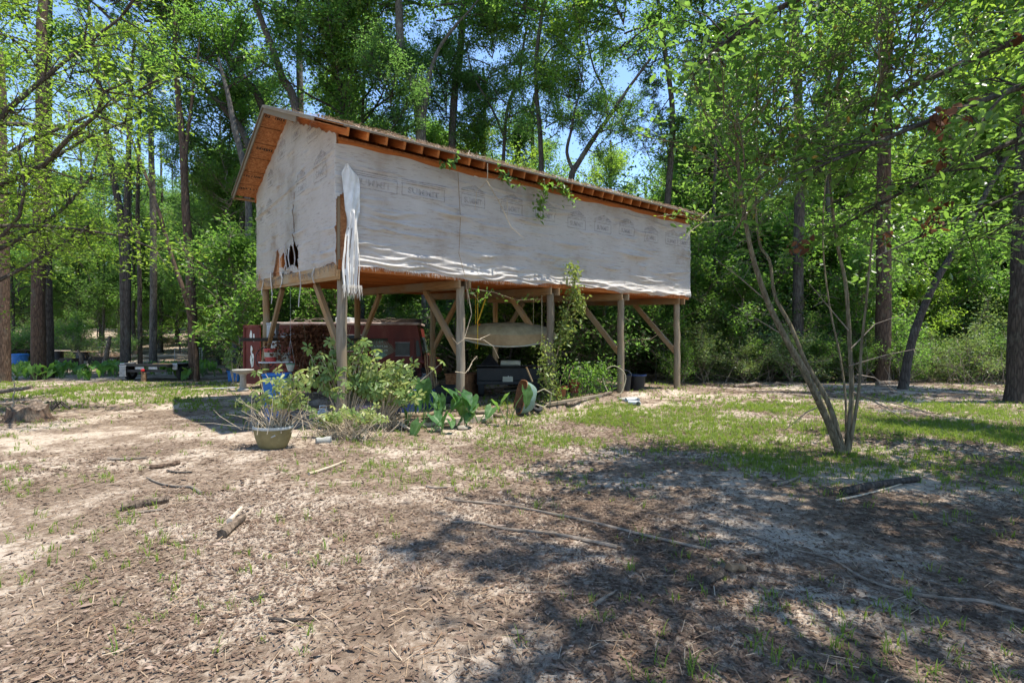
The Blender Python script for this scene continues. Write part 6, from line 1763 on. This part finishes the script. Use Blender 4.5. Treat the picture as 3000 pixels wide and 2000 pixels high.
# ------------------------------------------------------------------ left yard
# black flat trailer
e, q = grounded('flat_trailer', 418, 1118, 'low black metal trailer parked in front of the planted bed', 'trailer', rz=R(-2))
mb = MB(); mb.box((0, .9, .62), (1.9, 1.7, .05)); mb.build('deck', M_['wood_dark'], e, bevel=.01)
for s in (-1, 1):
    mb = MB(); mb.box((s * .95, .9, .60), (.07, 1.76, .12)); mb.build('side_rail', M_['black_metal'], e, bevel=.008)
    mb = MB(); mb.box((s * 1.06, .62, .68), (.20, .62, .05)); mb.box((s * 1.06, .32, .58), (.20, .05, .26)); mb.build('fender', M_['steel'], e, bevel=.015)
    mb = MB(); mb.lathe([(.13, -.08), (.27, -.08), (.30, -.04), (.30, .04), (.27, .08), (.13, .08)], 20, (s * 1.06, .75, .30), rot=Matrix.Rotation(R(90), 3, 'Y'), cap0=False); wh = mb.build('wheel', M_['rubber'], e, smooth=True)
    mb = MB(); mb.lathe([(.01, -.06), (.135, -.06), (.135, .06), (.01, .06)], 14, (s * 1.06, .75, .30), rot=Matrix.Rotation(R(90), 3, 'Y')); mb.build('rim', M_['steel'], wh, smooth=True)
mb = MB(); mb.box((0, .0, .63), (1.96, .06, .07)); mb.build('front_rail', M_['black_metal'], e, bevel=.008)
mb = MB(); mb.box((0, .02, .42), (1.9, .05, .10)); mb.box((-.3, .02, .52), (.06, .05, .2)); mb.box((.3, .02, .52), (.06, .05, .2)); mb.build('cross_member', M_['black_metal'], e, bevel=.006)
for (x, w_) in ((-.1, .34), (.42, .34)):
    mb = MB(); mb.box((x, -.012, .53), (w_, .02, .09)); mb.build('name_plate', M_['steel'], e)
mb = MB(); mb.lathe([(.01, -.05), (.06, -.04), (.07, 0), (.06, .04), (.01, .05)], 14, (.06, -.08, .45)); mb.build('lamp', M_['tail_red'], e, smooth=True)
mb = MB()
for k in range(6): mb.box((-.86 + .042 * k, -.055, .42), (.03, .015, .44))
mb.box((-.755, -.045, .62), (.28, .02, .03)); mb.box((-.755, -.045, .22), (.28, .02, .03)); mb.build('ramp_grille', M_['steel'], e, bevel=.003)
o = pole('support_block', q + Vector((.05, .0, -.03)), q + Vector((.05, .0, .37)), .10, .09, M_['cut_wood'], seed=3); tag(o, 'short wooden block propping the black trailer', 'block')
o = lumber('loose_plank', q + Vector((.1, .55, .667)), q + Vector((1.0, .5, .668)), .3, .04, M_['wood_tan']); tag(o, 'weathered plank lying on the trailer deck', 'plank')
# stump with log
q = G(80, 1232)
e = empty('tree_stump', q, 0, 'broad cut stump with rusty wood and old bark', 'stump')
mb = MB(); rr = random.Random(5); n = 22
ang = [6.2832 * k / n for k in range(n)]; lob = [1 + .10 * math.sin(3 * a + 1) + rr.uniform(-.06, .06) for a in ang]
vs = []
for (rs, z) in ((1.5, -.04), (1.15, .06), (1.0, .15), (.95, .25)):
    for k, a in enumerate(ang): vs.append((.33 * rs * lob[k] * math.cos(a), .28 * rs * lob[k] * math.sin(a), z + (.10 * max(0, math.sin(a)) + .05 * math.sin(5 * a) + .02 * math.sin(11 * a) if z > .2 else 0)))
fs = []
for j in range(3):
    for k in range(n): fs.append((j * n + k, j * n + (k + 1) % n, (j + 1) * n + (k + 1) % n, (j + 1) * n + k))
mb.add(vs, fs); mb.build('bark', M_['bark_red'], e, smooth=True)
mb = MB(); mb.add([vs[3 * n + k] for k in range(n)] + [(0, 0, .27)], [(k, (k + 1) % n, n) for k in range(n)]); mb.build('cut_face', M_['log'], e)
a, b_ = G(-40, 1165), G(92, 1172); a.z += .12; b_.z += .33
o = pole('leaning_log', a, b_, .07, .045, M_['log'], seed=2); tag(o, 'grey branch leaning onto the back of the cut stump', 'log')
a = G(38, 1200); o = pole('upright_stick', a, a + Vector((.03, 0, .62)), .016, .010, M_['twig_pale'], seed=4, n=7); tag(o, 'thin stick standing upright beside the cut stump', 'stick')
mb = MB(); rr = random.Random(9)
for k in range(7): a_ = .4 * k; mb.tube([(0, 0, .02), (.2 * math.cos(a_), .1 * math.sin(a_), .22), (.38 * math.cos(a_), .2 * math.sin(a_), .05)], .014, 5)
o = mb.build('root_clump', M_['bark_dark'], M=Matrix.Translation(G(152, 1205))); tag(o, 'dark curled root clump right behind the stump', 'roots')
# birdbath and blue crate beside the van
e, q = grounded('birdbath', 712, 1135, 'grey concrete birdbath near the open van door', 'birdbath', Y=16.2)
mb = MB(); mb.lathe([(.16, 0), (.17, .05), (.10, .10), (.085, .45), (.12, .54)], 18); mb.build('pedestal', M_['concrete'], e, smooth=True)
mb = MB(); mb.lathe([(.10, .52), (.26, .58), (.31, .65), (.30, .67), (.24, .62), (.001, .60)], 24); mb.build('basin', M_['concrete'], e, smooth=True)
e, q = grounded('blue_crate', 690, 1090, 'blue plastic crate in the shade behind the birdbath', 'crate', Y=20.5)
mb = MB(); mb.box((0, 0, .20), (.42, .34, .40), taper=(1.1, 1.1)); mb.build('body', M_['blue_plastic'], e, bevel=.02)
mb = MB()
for s in (-1, 1): mb.box((0, s * .185, .40), (.50, .03, .035)); mb.box((s * .235, 0, .40), (.03, .34, .035))
mb.build('rim', M_['blue_plastic'], e, bevel=.005)
# things lying in the grass by the birdbath
a, b_ = G(560, 1146), G(625, 1142); a.z += .05; b_.z += .06
o = lumber('loose_board', a, b_, .12, .03, M_['wood_bleached']); tag(o, 'pale board lying in the grass before the birdbath', 'board')
a, b_ = G(628, 1144), G(690, 1140); a.z += .06; b_.z += .06
o = lumber('metal_strip', a, b_, .18, .03, M_['steel']); tag(o, 'dull metal strip lying in the grass by the birdbath', 'strip')
# drums, bins and planters behind the bed
def drum(px_, Y, r, h, lower, upper, label, lid=None):
    x = (px_ - 1500) / F * Y; e = empty('steel_drum', (x, Y, g(x, Y)), 0, label, 'drum')
    mb = MB(); mb.lathe([(r, 0), (r, h * .33), (r * 1.03, h * .35), (r, h * .37), (r, h * .55)], 20); mb.build('lower_shell', lower, e, smooth=True)
    mb = MB(); mb.lathe([(r * 1.0, h * .552), (r * 1.03, h * .66), (r, h * .69), (r, h), (.001, h)], 20, cap0=False); mb.build('upper_shell', upper, e, smooth=True)
    if lid: mb = MB(); mb.box((.05, 0, h + .02), (r * 2.9, r * 2.2, .035)); mb.build('lid_board', lid, e, bevel=.005)
    return e
M_['drum_pale'] = flat('pale_drum', (.34, .37, .33), rough=.7)
drum(243, 26.5, .28, .98, M_['drum_pale'], M_['black_metal'], 'two-tone drum with a board lid behind the planted bed', M_['wood_tan'])
drum(166, 26.5, .28, 1.02, M_['drum_pale'], M_['black_metal'], 'two-tone drum standing beside the stout pine pair', M_['wood_bleached'])
def crate_box(name, px_, Y, sx, sy, sz, mat, label, cat, z0=0):
    x = (px_ - 1500) / F * Y; e = empty(name, (x, Y, g(x, Y)), R(4), label, cat)
    for s in (-1, 1):
        for k in range(3):
            mb = MB(); mb.box((0, s * sy / 2, z0 + sz * (k + .5) / 3), (sx, .025, sz / 3 - .012)); mb.build('slat', mat, e, bevel=.003)
            mb = MB(); mb.box((s * sx / 2, 0, z0 + sz * (k + .5) / 3), (.025, sy - .03, sz / 3 - .012)); mb.build('slat', mat, e, bevel=.003)
        for s2 in (-1, 1):
            mb = MB(); mb.box((s * (sx / 2 - .03), s2 * (sy / 2 - .035), (z0 + sz) / 2), (.04, .04, z0 + sz)); mb.build('leg', mat, e)
    mb = MB(); mb.box((0, 0, z0 + .1), (sx - .06, sy - .06, .05)); mb.build('bottom', mat, e)
    return e
e = crate_box('planter_box', 315, 26.0, 1.35, .7, .34, M_['wood_dark'], 'long dark planter box heaped with dry straw', 'planter', z0=.42)
mb = MB()
for k in range(14): mb.box((.12 + .035 * k, -.366, .60 + .02 * math.sin(k * 2)), (.014, .004, .06))
mb.build('chalk_marks', M_['white_paint'], e)
rg = np.random.default_rng(8); C = rg.normal(0, 1, (900, 3)) * np.array([.42, .2, .07]) + np.array([0, 0, .82]); V, Q, rn = leaf_cloud(C, .16, rg, aspect=.12)
o = new_obj('straw_heap', fast_mesh('straw_heap', V, Q, M_['straw'], rnd=rn)); o.location = e.location; tag(o, 'heap of dry straw filling the long planter box', 'straw', kind='stuff')
crate_box('planter_box', 205, 25.5, .62, .5, .40, M_['wood_dark'], 'small dark crate between the two drums', 'crate', z0=.35)
e = bucket('waste_bin', W(58, 1085, 26) * 1.0, .26, .33, .80, M_['blue_plastic'], 'blue bin left of the stout pine pair', 'bin', bail=False); e.location.z = g(e.location.x, e.location.y)
mb = MB(); mb.lathe([(.34, .79), (.355, .80), (.355, .87), (.30, .90), (.001, .91)], 20, cap0=False); mb.build('lid', M_['blue_plastic'], e, smooth=True)
x, Y = W(128, 1000, 28.0).x, 28.0; e = empty('work_table', (x, Y, g(x, Y)), R(3), 'rough dark table behind the pine trunks', 'table')
mb = MB(); mb.box((0, 0, .98), (4.0, .9, .06)); mb.build('top', M_['wood_dark'], e, bevel=.006)
for sx in (-1.9, -.6, .6, 1.9):
    for sy in (-.38, .38): lumber('leg', (sx, sy, -.05), (sx, sy, .95), .07, .07, M_['wood_dark'], e, bevel=0)
mb = MB(); mb.tube([(0, 0, -.05), (.12, 0, .4), (.10, 0, .8), (-.06, 0, 1.15)], [.10, .09, .08, .05], 8); o = mb.build('curved_plank', M_['log'], M=Matrix.Translation(Vector((W(232, 1, 25.4).x, 25.4, g(W(232, 1, 25.4).x, 25.4)))), smooth=True); tag(o, 'curved grey slab of wood leaning by the lidded drum', 'slab')
a = W(300, 1062, 24.5); a.z = g(a.x, a.y) - .05; b_ = W(323, 985, 24.8)
o = pole('dead_snag', a, b_, .13, .07, M_['log'], seed=7); tag(o, 'dead leaning snag broken off among the broad leaves', 'snag')
x0, x1, Y = W(512, 1, 26).x, W(592, 1, 26).x, 26.0
e = empty('wire_fence', (x0, Y, g(x0, Y)), 0, 'thin metal frame of wire mesh standing in the bed', 'fence')
wv = x1 - x0
for x in (0, wv): mb = MB(); mb.tube([(x, 0, -.05), (x, 0, 1.22)], .015, 6); mb.build('post', M_['steel'], e)
mb = MB(); mb.tube([(0, 0, 1.2), (wv, 0, 1.2)], .014, 6); mb.build('top_rail', M_['steel'], e)
mb = MB()
for k in range(1, 12): mb.tube([(wv * k / 12, 0, .05), (wv * k / 12, 0, 1.2)], .003, 4)
for k in range(1, 10): mb.tube([(0, 0, .12 * k), (wv, 0, .12 * k)], .003, 4)
mb.build('mesh', M_['steel'], e)
for k, (xa, ya, xb, yb, Y) in enumerate(((195, 999, 480, 1008, 40), (70, 1004, 330, 1012, 37), (560, 1003, 700, 1000, 39), (330, 1018, 560, 1024, 33))):
    a, b_ = W(xa, ya, Y), W(xb, yb, Y + 1); a.z = g(a.x, a.y) + .08; b_.z = g(b_.x, b_.y) + .08
    o = pole('fallen_log', a, b_, .10, .07, M_['wood_bleached'], seed=k, n=10, bend=.04); tag(o, 'long bleached log lying on the sandy slope beyond the bed', 'log', 'logs on the sandy slope')
for k, (x, y, Y) in enumerate(((268, 1012, 38), (1 * 500, 1008, 41), (150, 1000, 44))):
    p_ = W(x, y, Y); mb = MB(); mb.tube([(0, 0, -.1), (0, 0, .25), (.02, 0, .5)], [.34, .25, .22], 12, jit=.06, seed=k)
    o = mb.build('slope_stump', M_['log'], M=Matrix.Translation((p_.x, p_.y, g(p_.x, p_.y))), smooth=True); tag(o, 'pale cut stump on the sandy slope', 'stump', 'stumps on the slope')
# ------------------------------------------------------------------ logs and sticks
def stick(path, r0, r1, label, mat='twig', name='fallen_stick', cat='stick', lift=.8, seed=0):
    pts = []
    for (x, y) in path:
        q = G(x, y); q.z = float(gh(np.array(q.x), np.array(q.y))) + r0 * lift; pts.append(q)
    Q = [];
    for i in range(len(pts) - 1):
        for k in range(4):
            f = k / 4; p0 = pts[max(i - 1, 0)]; p1 = pts[i]; p2 = pts[i + 1]; p3 = pts[min(i + 2, len(pts) - 1)]
            Q.append(.5 * ((2 * p1) + (p2 - p0) * f + (2 * p0 - 5 * p1 + 4 * p2 - p3) * f * f + (3 * p1 - p0 - 3 * p2 + p3) * f ** 3))
    Q.append(pts[-1]); b0 = Q[0].copy(); mb = MB(); n = len(Q)
    mb.tube([q - b0 for q in Q], [r0 + (r1 - r0) * k / (n - 1) for k in range(n)], 8, jit=.08, seed=seed)
    o = mb.build(name, M_[mat], M=Matrix.Translation(b0), smooth=True)
    return tag(o, label, cat)
stick([(2065, 1612), (1900, 1575), (1700, 1525), (1480, 1485), (1340, 1470), (1305, 1457)], .016, .009, 'long straight grey stick, upper of the two side by side in the shade', 'twig', seed=1)
stick([(1808, 1606), (1740, 1592), (1620, 1568), (1480, 1552), (1400, 1537), (1320, 1535)], .018, .010, 'long grey-brown stick with a slight bend, below the straight one', 'twig', seed=2)
stick([(3030, 1806), (2870, 1768), (2790, 1762), (2660, 1745), (2530, 1700), (2430, 1640), (2330, 1615), (2200, 1570), (2120, 1545)], .013, .006, 'very long crooked stick running across the shaded leaf litter', 'twig', seed=3)
stick([(2470, 1448), (2540, 1432), (2620, 1420), (2690, 1410)], .042, .034, 'dark mossy log lying near the multi-stem tree', 'bark_dark', 'fallen_log', 'log', seed=4)
stick([(2450, 1468), (2560, 1444), (2640, 1420), (2720, 1392), (2790, 1368)], .012, .004, 'pale thin branch lying along the dark mossy log', 'twig_pale', seed=5)
stick([(2275, 1425), (2310, 1415), (2345, 1398)], .022, .014, 'short dark stick with a bleached end left of the mossy log', 'twig', seed=6)
stick([(905, 1390), (960, 1374), (1012, 1352)], .020, .014, 'straight pale stick lying in sunlit sand', 'twig_pale', seed=7)
stick([(440, 1373), (485, 1369), (527, 1361)], .030, .022, 'short thick brown stick in the sunlit sand', 'bark_red', seed=8)
stick([(318, 1346), (360, 1348), (435, 1343)], .022, .012, 'thin knobbly stick behind the short thick one', 'twig', seed=9)
stick([(490, 1382), (520, 1386), (562, 1385)], .016, .010, 'small dark twig just in front of the short thick stick', 'bark_dark', seed=10)
stick([(590, 1448), (560, 1430), (520, 1430), (470, 1420), (430, 1402)], .018, .008, 'crooked wavy branch lying on bare sand', 'twig', seed=11)
stick([(355, 1494), (420, 1482), (495, 1470)], .042, .034, 'rotting grey log with seedlings sprouting on it', 'log', 'fallen_log', 'log', seed=12)
stick([(370, 1508), (430, 1500), (480, 1494)], .014, .010, 'thin stick lying along the rotting grey log', 'twig', seed=13)
stick([(650, 1578), (680, 1552), (712, 1525)], .042, .030, 'broken chunk of pale wood with rust-red rotten end', 'log', 'wood_chunk', 'wood', seed=14)
stick([(672, 1550), (690, 1528), (708, 1508)], .025, .012, 'pale splinter resting on the broken wood chunk', 'wood_bleached', 'wood_splinter', 'wood', lift=2.6, seed=15)
stick([(790, 1818), (850, 1820), (920, 1818)], .012, .008, 'dark straight stick lying in the near shade', 'bark_dark', seed=16)
stick([(735, 1762), (760, 1752), (785, 1745)], .014, .008, 'small dark stick in the near sunlit litter', 'bark_dark', seed=17)
stick([(1505, 1740), (1600, 1738), (1735, 1745)], .008, .005, 'thin pale twig lying across the shaded sand', 'twig', seed=18)
stick([(1740, 1780), (1775, 1755), (1808, 1735)], .014, .006, 'bleached sliver of wood lying in the shade', 'twig', seed=19)
stick([(2070, 1712), (2095, 1700), (2118, 1690)], .030, .028, 'stubby bark-covered log piece in the shaded litter', 'bark', 'log_piece', 'log', seed=20)
stick([(2135, 1676), (2160, 1672), (2185, 1678)], .034, .022, 'rust-coloured wood lump beside the stubby log piece', 'cut_wood', 'wood_chunk', 'wood', seed=21)
stick([(1500, 1860), (1515, 1862), (1530, 1860)], .016, .013, 'short grey twig piece in the near sun patch', 'twig', seed=22)
stick([(1250, 1428), (1275, 1432), (1310, 1430)], .018, .010, 'small brown stick at the edge of the shade', 'twig', seed=23)
# fallen logs before the thicket on the right
for k, (xa, ya, xb, yb, r, lb) in enumerate(((1895, 1103, 2010, 1112, .11, 'pale fallen log near the far corner post'), (2000, 1112, 2210, 1102, .12, 'long fallen log before the thicket right of the shed'),
                                             (2150, 1135, 2320, 1128, .07, 'thin fallen branch behind the multi-stem tree'), (2570, 1128, 2780, 1112, .07, 'fallen branch in the pine straw under the leaning trunk'), (1740, 1120, 1830, 1112, .08, 'short log behind the fourth front post'))):
    a, b_ = G(xa, ya), G(xb, yb); a.z += r * .7; b_.z += r * .7
    o = pole('fallen_log', a, b_, r, r * .7, M_['log'], seed=30 + k, n=12, bend=.05); tag(o, lb, 'log')
# loose brush: bare pale stems at the foot of the thicket
for k, (x0, x1, Yb) in enumerate(((2000, 2250, 18.6), (2500, 2700, 18.0), (2750, 2950, 17.4))):
    rr = random.Random(90 + k); xm = (x0 + x1) / 2; b0 = Vector(((xm - 1500) / F * Yb, Yb, 0)); b0.z = g(b0.x, b0.y); mb = MB()
    for j in range(15):
        s0 = Vector((rr.uniform(-1, 1) * (x1 - x0) / F * Yb * .5, rr.uniform(-.5, .5), 0)); t_ = s0 + Vector((rr.gauss(0, .5), rr.gauss(0, .3), rr.uniform(.3, 1.6)))
        mb.tube([s0, s0.lerp(t_, .5) + Vector((rr.gauss(0, .1), 0, rr.uniform(0, .15))), t_], [.010, .007, .003], 4)
    o = mb.build('bare_brush', M_['twig'], M=Matrix.Translation(b0)); tag(o, ('bare brush stems beside the thin fallen branch', 'bare brush stems behind the foot of the leaning trunk', 'bare brush stems behind the massive dark trunk')[k], 'brush')
